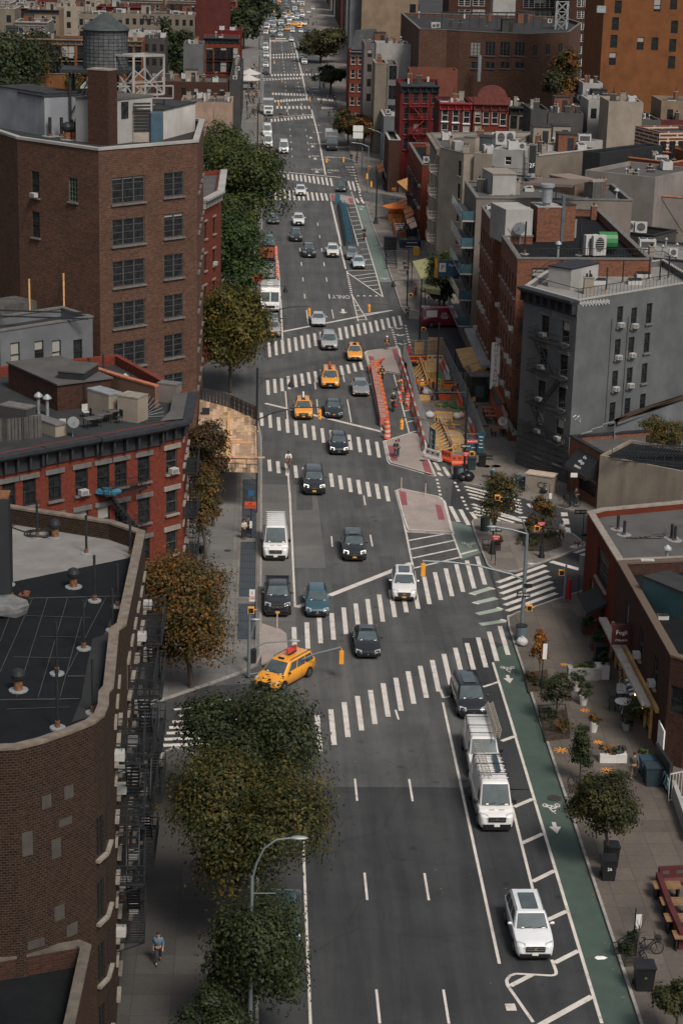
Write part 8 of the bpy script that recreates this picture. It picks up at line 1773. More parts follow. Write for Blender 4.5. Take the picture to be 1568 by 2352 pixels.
post('slim pole across the side street with a small white sign','f',1060,495,185,r=.035,signs=[('f',1082,300,.25,.5,M_SIGW,'')],cat='sign pole',name='sign_pole');post('slim pole with pale street sign in front of the tavern','f',1268,410,60,r=.04,signs=[('f',1308,100,.6,.4,M_SIGW,'')],cat='sign pole',name='sign_pole')
post('bus stop pole with round blue sign and red sign','5',1152,213,-10,r=.04,signs=[('5',1153,5,.45,.5,mat((.02,.09,.2)),''),('5',1150,60,.95,.55,M_ORNG,'END\nROAD WORK',M_BPOLE),('5',1152,150,.2,.6,M_SIGW,'')],cat='bus stop sign',name='bus_stop_sign')
post('tall parking sign pole at the grating gap beside the black pickup','5',1170,680,455,r=.04,signs=[('5',1158,475,.4,.9,M_SIGW,'NO\nSTANDING',M_SIGR)],cat='sign pole',name='sign_pole')
post('sign pole with blue white parking plate next to the orange sapling','h',403,655,265,r=.045,signs=[('h',434,300,.28,1.1,M_SIGW,'')],cat='sign pole',name='sign_pole')
post('parking sign pole by the bare tree at the lower right','8',1340,1010,850,r=.045,signs=[('8',1363,905,.3,.8,M_SIGW,'')],cat='sign pole',name='sign_pole')
post('blue white sign by the cream building corner on a short pole','5',1405,1,-1,r=.02) if False else None
post('curved grey lamp post over the trees by the maroon house','b',1290,500,225,m=M_GPOLE,r=.12,arms=[([('b',1290,228),('b',1250,205),('b',1190,183)],.06)],lamps=[('b',1185,182)])
post('grey signal pole by the orange dining awnings','b',1163,785,350,m=M_GPOLE,r=.12,arms=[([('b',1170,355),('b',1100,325),('b',1030,318)],.06)],ped=[('b',1180,555)],lamps=[('b',1028,318)],sig=[('b',1158,640,1.5)],cat='signal pole',name='signal_pole')
post('black pole carrying two white panels before the autumn trees','b',1062,515,100,r=.12,signs=[('b',1073,180,2.0,1.2,M_SIGW,''),('b',1073,246,2.0,1.2,M_SIGW,'')],cat='sign pole',name='sign_pole')
post('pedestrian signal pole at the tip of the far crosswalk','b',1190,918,690,m=M_GPOLE,r=.08,sig=[('b',1200,715,PI)],cat='signal pole',name='signal_pole');post('short grey pole with amber pedestrian signal by the yellow umbrella','b',1428,895,740,m=M_GPOLE,r=.08,ped=[('b',1410,763)],cat='signal pole',name='signal_pole')
post('black signal pole at the far left kerb with an arm over the vans','b',110,415,-60,r=.14,arms=[([('b',125,410),('b',300,403)],.06),([('b',118,60),('b',100,60)],.05)],sig=[('b',296,443,PI)],ped=[('b',98,85)],cat='signal pole',name='signal_pole')
post('grey signal pole hanging two amber lights over the turn lanes','b',1108,620,360,m=M_GPOLE,r=.12,arms=[([('b',1110,520),('b',1000,475),('b',930,458),('b',770,455)],.06)],sig=[('b',773,485,PI),('b',935,480,PI)],cat='signal pole',name='signal_pole')
for i,(x,y,xa,ya,xs,xb) in enumerate([(125,960,240,380,275,388),(118,1050,140,590,272,590),(118,1045,140,760,345,770),(880,1040,850,760,612,788),(120,1045,150,985,315,990),(885,1045,860,930,612,945)]):
 s_=['nearest','second','third','fourth','fifth','sixth'][i]
 t=post(f'distant black signal pole with one amber head, {s_} listed from the top of the avenue' if i else 'most distant signal pole with amber head over the empty stretch','a',128 if x<400 else 690+i*6,ya+90,ya-60,r=.14,arms=[([('a',x,ya),('a',xs,ya-14)],.06)],sig=[('a',xs,xb,PI)],cat='signal pole',name='signal_pole')
post('grey lamp post beside the far left row of parked cars','a',133,640,420,m=M_GPOLE,r=.14,lamps=[('a',145,424)])
def bin_(label,k,x,y,w=.75,d=.8,h=1.1,m=None,lid=None,z0=.15,rz=0,txt=None,txm=None):
 b=at(k,x,y,z0);t=thing('rubbish_bin',label,'bin',b,rz);g=MB();g.v=[];q=[(-w/2*.85,-d/2*.85,0),(w/2*.85,-d/2*.85,0),(w/2*.85,d/2*.85,0),(-w/2*.85,d/2*.85,0)];Q=[(-w/2,-d/2,h),(w/2,-d/2,h),(w/2,d/2,h),(-w/2,d/2,h)]
 for i in range(4):g.face([q[i],q[(i+1)%4],Q[(i+1)%4],Q[i]])
 g.face(Q);g.build('bin_body',m or M_BLK,t);g=MB();g.box((0,-.02,h+.05),(w*1.08,d*1.1,.09));g.box((0,d*.5,h+.03),(w*.8,.12,.12));g.build('lid',lid or m or M_BLK,t)
 for s in(-1,1):g=MB();g.tube([(s*w*.42,d*.45,.13),(s*w*.5,d*.45,.13)],.13,10);g.build('wheel',M_TYRE,t)
 if txt:me=text_mesh(txt,.26,.004);me.transform(Matrix.Rotation(PI/2,4,'X'));me.materials.append(txm or M_PAPER);link('lettering',me,t,(0,-d*.5-.015,h*.62))
 return t
bin_('black wheelie bin with green lettering at the lower right kerb bed','8',1385,1215,.95,.9,1.25,txt='=',txm=mat((.12,.3,.05)));bin_('black bin with white number stuck beneath the full dark tree','8',1222,712,.8,.8,1.2,txt='26');bin_('second black bin behind the numbered one under the dark tree','8',1235,650,.8,.8,1.2)
bin_('black bin nearest the graffiti wall of the cafe','h',1315,1395,1.0,.9,1.2,mat((.02,.035,.045)));bin_('dark blue bin against the cafe corner','h',1278,1320,1.0,.8,1.1,mat((.02,.05,.07)));bin_('black bin with white label before the orange barrier','e',1018,1625,.8,.75,1.1,mat((.015,.035,.04)));bin_('black bin nearest the teal notice boards','e',1140,1590,.7,.75,1.1,M_BLK)
bin_('blue wheelie bin beside the graffiti container, left one','f',778,225,.55,.6,1.0,mat((.02,.07,.15)));bin_('blue wheelie bin squeezed against the graffiti container','f',818,230,.5,.6,.95,mat((.02,.06,.14)));bin_('black top bin behind the white slatted planter','h',888,400,.9,.8,1.3)
def drum(label,k,x,y,r=.36,h=1.0,m=None,z0=.15,name='litter_basket',cat='litter basket'):
 b=at(k,x,y,z0);t=thing(name,label,cat,b);g=MB();g.lathe(0,0,[(r*.9,0),(r,h*.5),(r,h)],14);g.build('basket',m or M_STEEL,t);g=MB();g.lathe(0,0,[(r*1.05,h),(r*1.05,h+.06),(r*.3,h+.12)],14);g.build('rim',M_STEEL,t);return t
drum('dark green litter basket at the plaza kerb','f',455,635,.4,1.15,mat((.02,.04,.04)));drum('grey litter basket tied to the tall signal pole','h',238,218,.42,1.15,mat((.10,.14,.16)));drum('black litter basket beside the corner signal pole on the left','5',1158,785,.3,.9);drum('dark litter basket at the work zone corner kerb','f',185,135,.35,1.1);drum('grey blue litter basket next to the black one at the work zone corner','f',218,140,.3,1.1,mat((.12,.15,.17)))
def bag(label,k,x,y,r,m,z0=.15,seed=1,cat='rubbish bag',name='rubbish_bag'):
 b=at(k,x,y,z0);g=MB();g.ball((0,0,r*.7),(r,r*.85,r*.75),9,None,.1);g.lathe(0,0,[(r*.15,r*1.25),(r*.25,r*1.6)],6);return tag(g.build(name,m,None,smooth=.9,loc=b),label,cat)
bag('white rubbish bag beside the grey litter basket','h',248,255,.44,mat((.45,.45,.45),r=.5));bag('big black rubbish bag at the foot of the signal pole','f',290,160,.62,mat((.012,.012,.013),r=.3));bag('black rubbish bag leaning left of the bigger one','f',240,160,.5,mat((.014,.014,.015),r=.3));bag('translucent recycling bag on the pile beside the container','f',1045,250,.5,mat((.35,.37,.38),r=.3));bag('dark rubbish bag under the translucent one','f',1030,282,.5,mat((.02,.025,.03),r=.3))
b=at('f',838,262,.15);t=thing('storage_container','beige graffitied container against the grey walk-up','container',b,-.45);g=MB();g.bx(0,2.6,0,1.2,0,1.65);g.build('box',M_CREAM,t);g=MB();g.bx(-.06,2.66,-.06,1.26,1.66,1.78);g.build('lid',mat((.42,.33,.26),var=.2),t)
me=text_mesh('CE',.8,.004);me.transform(Matrix.Rotation(PI/2,4,'X'));me.materials.append(M_FRAME_B);link('graffiti',me,t,(1.6,-.02,.8))
post('red muni post at the corner of the right crosswalk','f',1255,1290,1100,m=mat((.35,.015,.02)),r=.22,cat='fire alarm post',name='alarm_post')
for i,(k,x,y,yt,z) in enumerate([('6',274,118,76,.13),('6',385,145,100,.13),('5',1272,628,570,.15),('d',1485,1300,1205,.13)]):
 b=at(k,x,y,z);g=MB();g.tube([(0,0,0),(0,0,1.15)],.045,8);t=tag(g.build('delineator_post',mat((.55,.42,.34)),None,loc=b),['thin flexible post at the left tip of the lower island','thin flexible post in the middle of the lower island top edge','orange topped flexible post on the small ramp by the pickup','flexible post on the island above the painted triangle'][i],'flexible post')
g=MB();g.prism([at('5',x,y,.0) for x,y in[(1200,612),(1290,640),(1315,660),(1322,740),(1200,800)]],.0,.12);struct('corner_ramp',g,[M_PINK]);pline('5',[(1215,610),(1300,635),(1322,655),(1325,735)],.12)
def person(label,loc,rz=0,pose='stand',top=(.3,.3,.3),bottom=(.03,.035,.045),skin=0,hair=(.02,.015,.012),hat=None,vest=None,s=1.,group=None,long_hair=False,lod=False,shoes=(.03,.03,.03),bagc=None):
 up=POSES[pose].get('up',0);key=(pose,lod);hd,ht,an=_PJ[key]
 t=thing('person',label,'person',loc,rz,group);t.scale=(s,)*3
 def pc(nm,me,m):
  me=me.copy();me.materials.clear();me.materials.append(m);return link(nm,me,t)
 pc('body',_PB[key],mat(SKINS[skin],r=.6));pc('top',_PB[key+('t',)],mat(top,r=.85,var=.2));pc('trousers',_PB[key+('b',)],mat(bottom,r=.85,var=.2))
 if vest:pc('safety_vest',_PB[key+('v',)],mat(vest,r=.7,var=.1))
 g=MB();hc=hd.lerp(ht,.5)
 if hat:g.ball(hc+Vector((0,.0,.06)),(.13,.14,.10),8);g.ball(hc+Vector((0,-.02,.02)),(.155,.17,.02),8);g.build('hard_hat' if max(hat)>.2 else 'helmet',mat(hat,r=.35),t,smooth=.9)
 else:
  g.ball(hc+Vector((0,.03,.035)),(.105,.11,.10),8)
  if long_hair:g.ball(hc+Vector((0,.07,-.12)),(.10,.06,.17),8)
  g.build('hair',mat(hair,r=.7),t,smooth=.9)
 if not lod:
  g=MB();f=hd+Vector((0,-.10,.02));g.ball(f+Vector((-.035,0,.03)),.013,5,1);g.ball(f+Vector((.035,0,.03)),.013,5,1);g.ball(f+Vector((0,-.012,0)),.018,5,0);g.box(f+Vector((0,-.002,-.04)),(.05,.012,.012),0,2);[g.ball(hd+Vector((sx*.095,0,.02)),(.015,.02,.03),5,0) for sx in(-1,1)];g.build('face',[mat(SKINS[skin],r=.6),M_BLK,mat((.3,.1,.08))],t)
  for a_ in an:g=MB();g.ball(a_+Vector((0,-.07,-.035)),(.055,.14,.045),7);g.build('shoe',mat(shoes,r=.6),t)
 if bagc:g=MB();g.ball(Vector((0,.22,1.25+up)),(.17,.12,.22),7);g.build('backpack',mat(bagc),t)
 return t
def pat(label,k,x,y,rz=0,z0=.15,**kw):return person(label,at(k,x,y,z0),rz,**kw)
pat('person in a blue shirt and dark trousers walking on the left sidewalk','7',727,1040,.1,pose='walk',top=(.09,.15,.20),s=1.0)
pat('person with pale shirt standing at the bus stop, the nearer one','5',1120,220,.6,pose='hold',top=(.45,.42,.36),s=1.0);pat('person in dark clothes behind the pale shirt one at the bus stop','5',1140,205,-.5,top=(.12,.10,.10),s=1.0,long_hair=True)
pat('person in a teal shirt walking away beside the work zone corner','f',527,195,PI-.3,pose='walk',top=(.08,.24,.29),bagc=(.04,.05,.06));pat('person in a white top and black leggings walking a dog','f',1188,732,-.6,pose='walk',top=(.62,.60,.58),bottom=(.02,.02,.022),skin=2,hair=(.04,.02,.015),shoes=(.5,.1,.08))
pat('person in black clutching another on the red panel of the upper island','e',150,1495,.3,z0=.13,pose='hold',top=(.03,.03,.035),bottom=(.03,.05,.08));pat('person with long brown hair hugging the one in black on the island','e',180,1480,-1.8,z0=.13,pose='hold',top=(.35,.34,.33),bottom=(.04,.05,.07),long_hair=True,hair=(.12,.05,.02))
pat('construction worker in orange vest and white hard hat standing on the road','e',47,262,0,z0=.02,top=(.04,.04,.045),bottom=(.12,.10,.08),hat=(.7,.7,.7),vest=(.85,.22,.02));pat('construction worker bending over the cones in an orange shirt','e',170,722,PI/2,z0=.0,pose='bend',top=(.85,.25,.03),bottom=(.08,.07,.05),hat=(.05,.1,.15))
pat('construction worker in an orange top with a dark helmet inside the fence','e',397,745,-.8,pose='stand',top=(.85,.20,.02),bottom=(.15,.12,.09),hat=(.05,.07,.10));pat('construction worker in a yellow orange vest and white helmet inside the fence','e',450,778,.5,pose='hold',top=(.85,.35,.03),bottom=(.02,.025,.03),hat=(.7,.7,.68))
pat('construction worker crouched low by the yellow formwork near the black pole','e',800,780,1.0,pose='bend',top=(.05,.06,.08),bottom=(.04,.05,.07));pat('construction worker in orange bent beside the thick pole base','e',585,720,-1,pose='bend',top=(.8,.2,.02),bottom=(.08,.07,.05))
pat('person in dark clothes and cap walking by the cafe planters','h',1158,1352,2.9,pose='walk',top=(.06,.065,.06),bottom=(.11,.08,.05));pat('person in black waiting at the upper right crosswalk','c',1545,697,0,top=(.02,.02,.025),bagc=(.03,.03,.03));pat('person in black walking past the cafe benches','g',565,1548,.2,pose='walk',top=(.03,.03,.035));pat('person in dark coat just behind the black walking one','g',592,1600,.2,pose='walk',top=(.04,.04,.05))
pat('waiter in a grey shirt standing among the white tables','g',565,1098,.3,top=(.30,.30,.30));pat('person in a red brown top near the upper right junction signal','4',338,360,.3,top=(.3,.12,.08));pat('person left in the pair crossing the upper far crosswalk','b',325,92,0,pose='walk',z0=.0,top=(.03,.03,.035));pat('person right in the pair crossing the upper far crosswalk','b',347,94,0,pose='walk',z0=.0,top=(.05,.05,.05));pat('person in grey striding alone on the upper far crosswalk','b',478,96,1.2,pose='walk',z0=.0,top=(.15,.17,.18));pat('person in pale clothes just behind the far stop line','b',391,62,0,pose='walk',z0=.0,top=(.4,.4,.4));pat('person in black standing on the far right island','b',795,72,0,z0=.1,top=(.02,.02,.02));pat('person in a long black coat by the far left kerb lamp','b',195,110,0,z0=.0,top=(.03,.05,.06));pat('person in teal crossing at the far hatched lane','b',825,160,0,z0=.0,top=(.04,.12,.13))
pat('person in black riding beside the green box near the truck front','b',1008,500,0,z0=.0,top=(.02,.02,.02));pat('person in dark jacket near the grey signal pole of the dining corner','b',1060,515,0,top=(.05,.05,.06))
RC=random.Random(77);TC=[(.03,.03,.04),(.12,.13,.15),(.35,.34,.33),(.10,.05,.04),(.05,.09,.13),(.02,.02,.02),(.25,.22,.18)];NM=['black','grey','pale','brown','blue','dark','beige']
for i in range(70):
 if i>=42:x,y=RC.uniform(2,118),RC.uniform(640,1150)
 elif i<18:x,y=RC.uniform(5,110),RC.uniform(800,1150)
 elif i<26:x,y=RC.uniform(700,860),RC.uniform(760,1100)
 elif i<34:x,y=RC.uniform(250,640),RC.choice([520,545,700,745,895,905,950])+RC.uniform(-5,5)
 else:x,y=RC.uniform(590,680),RC.uniform(150,260)
 j=RC.randrange(7);z0=.15 if(i<26 or i>33) else 0.
 person(f'pedestrian in {NM[j]} clothes '+('on the crowded far left sidewalk' if i<18 or i>=42 else 'at the far right corner' if i<26 else 'crossing the distant avenue' if i<34 else 'on the right edge of the most distant block'),at('a',x,y,z0),RC.uniform(0,6.28),pose=RC.choice(['walk','stand']),top=TC[j],group='pedestrians in the distance',lod=True)
b=at('f',1335,792,.15);t=thing('dog','small russet dog standing on the pale kerb square','dog',b,.5)
me=DOGM
link('body',me,t);g=MB();g.ball((-.045,-.33,.56),(.02,.02,.045),5);g.ball((.045,-.33,.56),(.02,.02,.045),5);g.ball((0,-.485,.47),.015,5);g.build('ears',mat((.1,.04,.02)),t)
def bicycle(label,loc,rz=0,m=None,group=None,bagc=None,basket=None,one=False,name='bicycle',fr=None):
 fr=fr or M_STEEL;parts=[]
 for y in(-.52,.52):
  g=MB();n=18
  for i in range(n):a,b_=2*PI*i/n,2*PI*(i+1)/n;g.bar((0,y+.33*math.cos(a),.35+.33*math.sin(a)),(0,y+.33*math.cos(b_),.35+.33*math.sin(b_)),.045)
  for i in range(6):a=PI*i/3;g.bar((0,y,.35),(0,y+.32*math.cos(a),.35+.32*math.sin(a)),.012)
  parts.append(('wheel',g,M_TYRE))
 g=MB();A=(0,.52,.35);B_=(0,.08,.32);C_=(0,.16,.85);D_=(0,-.36,.82);F_=(0,-.52,.35)
 for p,q in((A,B_),(B_,C_),(C_,A),(C_,D_),(B_,D_),(D_,F_)):g.bar(p,q,.045)
 parts.append(('frame',g,fr));g=MB();g.bar(D_,(0,-.34,1.05),.035);g.bar((-.28,-.38,1.08),(.28,-.38,1.08),.035);parts.append(('handlebar',g,M_STEEL))
 g=MB();g.ball((0,.2,.93),(.07,.14,.04),6);parts.append(('saddle',g,M_BLK));g=MB();g.bar((-.1,.08,.32),(.1,.08,.32),.03);g.bar((.1,.0,.22),(.18,.0,.22),.06,.02);g.bar((-.1,.16,.42),(-.18,.16,.42),.06,.02);parts.append(('pedals',g,M_STEEL))
 if bagc:g=MB();g.box((0,.55,1.0),(.42,.42,.42));parts.append(('delivery_bag',g,mat(bagc,r=.6)))
 if basket:g=MB();g.box((0,-.55,.92),(.34,.26,.22));parts.append(('basket',g,basket))
 if one:
  mb=MB();ms=[]
  for n_,b_,m_ in parts:mb.add(b_,len(ms));ms.append(m_)
  return mb.mesh(name,ms)
 t=thing(name,label,'bicycle',loc,rz,group)
 for n_,b_,m_ in parts:b_.build(n_,m_,t)
 return t
def rider(lb,lp,k,x,y,rz=0,z0=.02,bagc=None,**kw):p=at(k,x,y,z0)+Vector((0,.4,0));bicycle(lb,p,rz,bagc=bagc);person(lp,p+Vector((0,.12,.02)),rz,'ride',**kw)
rider('bicycle under the white shirted cyclist on the lower crosswalk','cyclist in a loose white shirt riding towards the camera on the left','d',405,1120,top=(.62,.60,.56),bottom=(.30,.12,.05),skin=1,hair=(.01,.01,.01))
rider('bicycle with a red pannier beside the work zone cones','cyclist in black with a white helmet beside the cones','d',1408,540,top=(.015,.016,.02),hat=(.45,.46,.47),bagc=None);bag('red pannier bag hanging on the cone side cyclist','d',1432,500,.24,mat((.35,.02,.03)),z0=.45,cat='bag',name='pannier')
rider('bicycle carrying a big orange delivery bag at the slatted barrier','delivery cyclist in black and lime by the orange slatted barrier','d',1300,272,top=(.02,.02,.02),vest=(.35,.5,.05));b=at('d',1295,240,.1);g=MB();g.box((0,0,.95),(.75,.45,.35));tag(g.build('delivery_bag',M_VEST,None,loc=b+Vector((0,-.2,0))),'bright orange delivery bag on the front of the lime vested rider','bag')
rider('bicycle in the upper cycle lane with a red bag','cyclist in black riding down the upper cycle lane','g',102,1185,top=(.015,.015,.015));bag('red bag strapped to the upper cycle lane rider','g',118,1150,.24,mat((.35,.03,.03)),z0=.45,cat='bag',name='pannier')
b=at('f',1285,415,.15);bicycle('delivery bicycle with a black box parked before the tavern',b,PI/2+.3,bagc=(.015,.015,.015));person('person in black crouched over the delivery bicycle at the tavern',b+Vector((.4,.45,0)),.5,'hold',top=(.02,.02,.025),bottom=(.02,.08,.12))
bicycle('black bicycle leaning by the bare tree, right one',at('8',1400,1060,.15),PI/2,basket=M_STEEL);bicycle('black bicycle half hidden in the weeds by the bare tree',at('8',1310,1065,.15),PI/2-.2)
BIKE=bicycle('',(0,0,0),one=True,name='dock_bicycle',fr=mat((.02,.13,.20),r=.4),basket=mat((.02,.10,.16)))
q0,q1=at('b',905,925,.03),at('b',975,1307,.03)
for i in range(26):
 u=i/25;p=q0.lerp(q1,u)+Vector((.45+(i%3)*.05,0,0));o=link('dock_bicycle',BIKE,None,p,-PI/2+.35+RC.uniform(-.08,.08));tag(o,'blue shared bicycle slotted in the long kerbside dock','bicycle','shared bicycles in the dock')
g=MB();g.bar(q0-Vector((.5,0,0)),q1-Vector((.5,0,0)),.35,.06);
for i in range(26):p=q0.lerp(q1,i/25)-Vector((.45,0,0));g.box((p.x,p.y,.4),(.2,.12,.75))
d_=tag(g.build('bicycle_dock',M_STEEL,None),'long dark steel dock holding the blue shared bicycles','bicycle dock')
post('advert kiosk of the bicycle dock with teal panel','b',868,900,815,r=.1,signs=[('b',877,850,.9,1.8,mat((.03,.12,.15)),'')],cat='kiosk',name='dock_kiosk')
M_DIRT=mat((.20,.14,.10),var=.35,sc=2,fine=.2)
g=MB();g.sheet([at('e',x,y,.155) for x,y in[(240,330),(690,330),(950,860),(1160,1440),(540,1400)]],.158);struct('excavation_floor',g,M_DIRT)
def barrier(label,p,q,m,group=None,h=.95,name='plastic_barrier'):
 d=q-p;L_=d.length;rz=math.atan2(d.y,d.x);t=thing(name,label,'barrier',p,rz,group);g=MB()
 pr=[(-.28,0),(-.28,.22),(-.12,.42),(-.1,h),(.1,h),(.12,.42),(.28,.22),(.28,0)]
 for i in range(len(pr)):
  a,b_=pr[i],pr[(i+1)%len(pr)];g.face([(.02,a[0],a[1]),(.02,b_[0],b_[1]),(L_-.02,b_[0],b_[1]),(L_-.02,a[0],a[1])])
 g.face([(.02,a,b_) for a,b_ in pr][::-1]);g.face([(L_-.02,a,b_) for a,b_ in pr]);g.build('shell',m,t)
 g=MB();[g.box((L_*(i+.5)/3,0,h*.72),(L_*.16,.24,.2)) for i in range(3)];g.build('slot',M_FRAME_G,t);return t
def chain(pts,z0,step=1.9):
 P=[at(k,x,y,z0) for k,x,y in pts];out=[P[0]];
 for a,b_ in zip(P,P[1:]):
  n_=max(1,round((b_-a).length/step));out+=[a.lerp(b_,(i+1)/n_) for i in range(n_)]
 return out
C1=chain([('e',190,385),('e',250,560),('e',320,790),('e',375,1000),('e',430,1180),('e',495,1450)],.0)
for i,(a,b_) in enumerate(zip(C1,C1[1:])):barrier(('orange' if i%2 else 'white')+' plastic barrier in the alternating row along the left side of the work zone',a,b_,M_ORNG if i%2 else M_BWHT,('orange' if i%2 else 'white')+' barriers left of the work zone')
for lb,a,b_,m in[('white plastic barrier at the front left corner of the work zone',('e',500,1490),('e',665,1540),M_BWHT),('red orange barrier in the middle of the work zone front',('e',685,1510),('e',790,1545),M_ORNG),('red orange barrier low at the right of the work zone front',('e',790,1575),('e',975,1580),M_ORNG),('dark red barrier at the back left of the work zone',('e',290,408),('e',400,408),mat((.4,.02,.02))),('second dark red barrier at the back of the work zone',('e',405,408),('e',505,408),mat((.4,.02,.02))),('white barrier at the back right of the work zone',('e',510,405),('e',690,405),M_BWHT),('small dark red barrier behind the back left fence corner',('e',265,300),('e',325,300),mat((.4,.02,.02)))]:barrier(lb,at(*a,.15),at(*b_,.15),m)
C2=chain([('e',690,430),('e',740,590)],.15)+chain([('e',840,760),('e',900,930)],.15);
for i,(k1,a,b_,m) in enumerate([(0,('e',690,440),('e',725,520),M_ORNG),(0,('e',725,520),('e',755,600),M_BWHT),(0,('e',835,760),('e',870,850),M_ORNG),(0,('e',870,850),('e',905,940),M_ORNG),(0,('e',985,1130),('e',1015,1200),M_BWHT),(0,('e',1015,1200),('e',1050,1290),M_ORNG)]):barrier(['upper orange','upper white','middle orange','lower middle orange','lower white','lowest orange'][i]+' barrier inside the right fence of the work zone',at(*a,.15),at(*b_,.15),m)
def fence_run(label,pts,h=2.0,m=None,step=2.0,name='construction_fence'):
 P=chain(pts,.15,step);t=thing(name,label,'fence',P[0]);m=m or M_GALV
 for a,b_ in zip(P,P[1:]):
  a=a-P[0];b_=b_-P[0];g=MB();up_=Vector((0,0,1));
  for z in(.1,h):g.bar(a+up_*z,b_+up_*z,.045)
  g.bar(a,a+up_*h,.05);n_=max(3,int((b_-a).length/.16))
  for i in range(1,n_):q=a.lerp(b_,i/n_);g.bar(q+up_*.1,q+up_*h,.014)
  for z in[.5*j for j in range(1,4)]:g.bar(a+up_*z,b_+up_*z,.012)
  g.build('panel',m,t)
 return t
fence_run('tall mesh fence along the left side of the work zone',[('e',235,335),('e',330,640),('e',400,960),('e',480,1230),('e',560,1440)]);fence_run('tall mesh fence along the right side of the work zone',[('e',690,345),('e',790,560),('e',940,860),('e',1060,1160),('e',1165,1450)]);fence_run('mesh fence closing the back of the work zone',[('e',235,335),('e',690,335)]);fence_run('mesh fence closing the front of the work zone',[('e',545,1425),('e',1165,1455)])
fence_run('blue grey crowd barrier fence beside the young plaza tree',[('f',1050,625),('f',1200,680)],1.1,M_GPOLE)
def plate(label,k,x0,y0,x1,y1,h,m,name='board',cat='board',z=.15,txt=None):
 a,b_=at(k,x0,y0,z),at(k,x1,y1,z);t=thing(name,label,cat,a,math.atan2((b_-a).y,(b_-a).x));L_=(b_-a).length;g=MB();g.box((L_/2,-.06,h/2+.3),(L_,.05,h));g.build('panel',m,t)
 g=MB();g.box((L_*.05,0,h/2+.15),(.05,.05,h+.3));g.build('leg',M_STEEL,t);g=MB();g.box((L_*.95,0,h/2+.15),(.05,.05,h+.3));g.build('leg',M_STEEL,t)
 if txt:
  n_=int(txt[1]);g=MB();[g.box((L_/2,-.09,h/2+.3+h*.5*(j/(n_-1)-.5)),(L_*(.7-.13*(j%3)),.01,.07)) for j in range(n_)];g.build('lettering',M_PAPER,t)
M_TEALB=mat((.02,.085,.11),r=.5)
plate('brown plywood sheet leaning on the back fence, narrow left one','e',360,330,470,330,1.5,M_PLY);plate('tan plywood sheet leaning on the back fence, wide right one','e',512,330,685,330,2.0,wood((.40,.24,.14),'tan_ply',.45,PI/2,.15));plate('tilted teal notice board on the front left of the fence','e',540,1400,600,1440,2.0,M_TEALB,'notice_board','notice board',txt='#3');plate('wide teal notice board at the front right of the fence','e',965,1445,1085,1445,1.3,M_TEALB,'notice_board','notice board',txt='#2');plate('tall teal notice board at the right front corner of the fence','e',1088,1465,1162,1470,2.1,M_TEALB,'notice_board','notice board',txt='#4')
RW=random.Random(4)
def formwork(label,quad,n,z=.16,h=.7):
 P=[at('e',x,y,z) for x,y in quad];t=thing('formwork',label,'formwork',P[0])
 for i in range(n):
  u=i/(n-1);a=P[0].lerp(P[3],u)-P[0];b_=P[1].lerp(P[2],u)-P[0];g=MB();g.bar(a+Vector((0,0,.05)),b_+Vector((0,0,h*.8)),.09,.12);g.build('rafter',M_LUMB,t)
  if i<n-1:g=MB();c_=P[0].lerp(P[3],(i+1)/(n-1))-P[0];g.bar(c_+Vector((0,0,.1)),b_+Vector((0,0,h*.7)),.06,.1);g.build('brace',M_LUMB,t)
 g=MB();g.bar(P[1]-P[0]+Vector((0,0,h)),P[2]-P[0]+Vector((0,0,h)),.16,.3);g.build('beam',M_LUMB,t);g=MB();g.bar(P[1]-P[0]+Vector((.3,0,h*.8)),P[2]-P[0]+Vector((.3,0,h*.8)),.12,.25);g.build('beam',M_LUMB,t)
formwork('upper timber formwork of slanted rafters in the work zone',[(335,500),(425,415),(520,700),(440,690)],8);formwork('lower timber formwork of slanted rafters in the work zone',[(530,1170),(655,1120),(800,1440),(600,1430)],10)
def crate(label,quad,h,m,name='plywood_deck',cat='plywood deck'):
 P=[at('e',x,y,.16) for x,y in quad];o0=P[0];t=thing(name,label,cat,o0);g=MB();g.prism([q-o0 for q in P],0,h);g.build('plywood',m,t);g=MB()
 for i in range(4):g.bar(P[i]-o0+Vector((0,0,h)),P[(i+1)%4]-o0+Vector((0,0,h)),.1)
 g.build('edge_board',M_LUMB,t)
crate('upper yellow plywood deck beside the black pole',[(500,600),(630,590),(600,470),(475,480)],.9,M_YELW);crate('lower yellow plywood deck at the front right of the work zone',[(800,1440),(945,1420),(880,1265),(735,1270)],.8,M_YELW)
crate('pale plank deck in the centre of the work zone',[(640,1110),(800,1100),(790,1000),(610,990)],.25,mat((.34,.25,.17),var=.3,sc=5));crate('tan plank deck below the crowd of worker tools',[(425,860),(540,850),(540,800),(415,790)],.2,M_LUMB,'plank_pallet','pallet')
g=MB()
for i in range(16):
 u=i/15;a=at('e',440+u*60,880+u*120,.3);b_=at('e',575+u*10,870+u*125,.3);g.bar(a,b_,.03)
g.bar(at('e',440,880,.3),at('e',500,1010,.3),.05);g.bar(at('e',580,870,.3),at('e',590,1000,.3),.05);tag(g.build('steel_rack',M_GALV,None),'grey steel bar rack lying left of the green strips','rack')
M_GRNS=mat((.03,.26,.06),r=.6,var=.3,sc=3)
for i,q in enumerate([[(620,520),(650,510),(725,720),(690,735)],[(810,820),(840,810),(905,1000),(870,1005)],[(870,1190),(915,1185),(935,1310),(905,1330)]]):
 g=MB();g.prism([at('e',x,y,.16) for x,y in q],.16,.24);n_=8;P=[at('e',x,y,.26) for x,y in q]
 for j in range(n_):g.bar(P[0].lerp(P[3],j/n_),P[1].lerp(P[2],j/n_),.05)
 tag(g.build('green_mat',M_GRNS),['upper','middle','lower'][i]+' green plastic mat strip in the work zone','plastic mat')
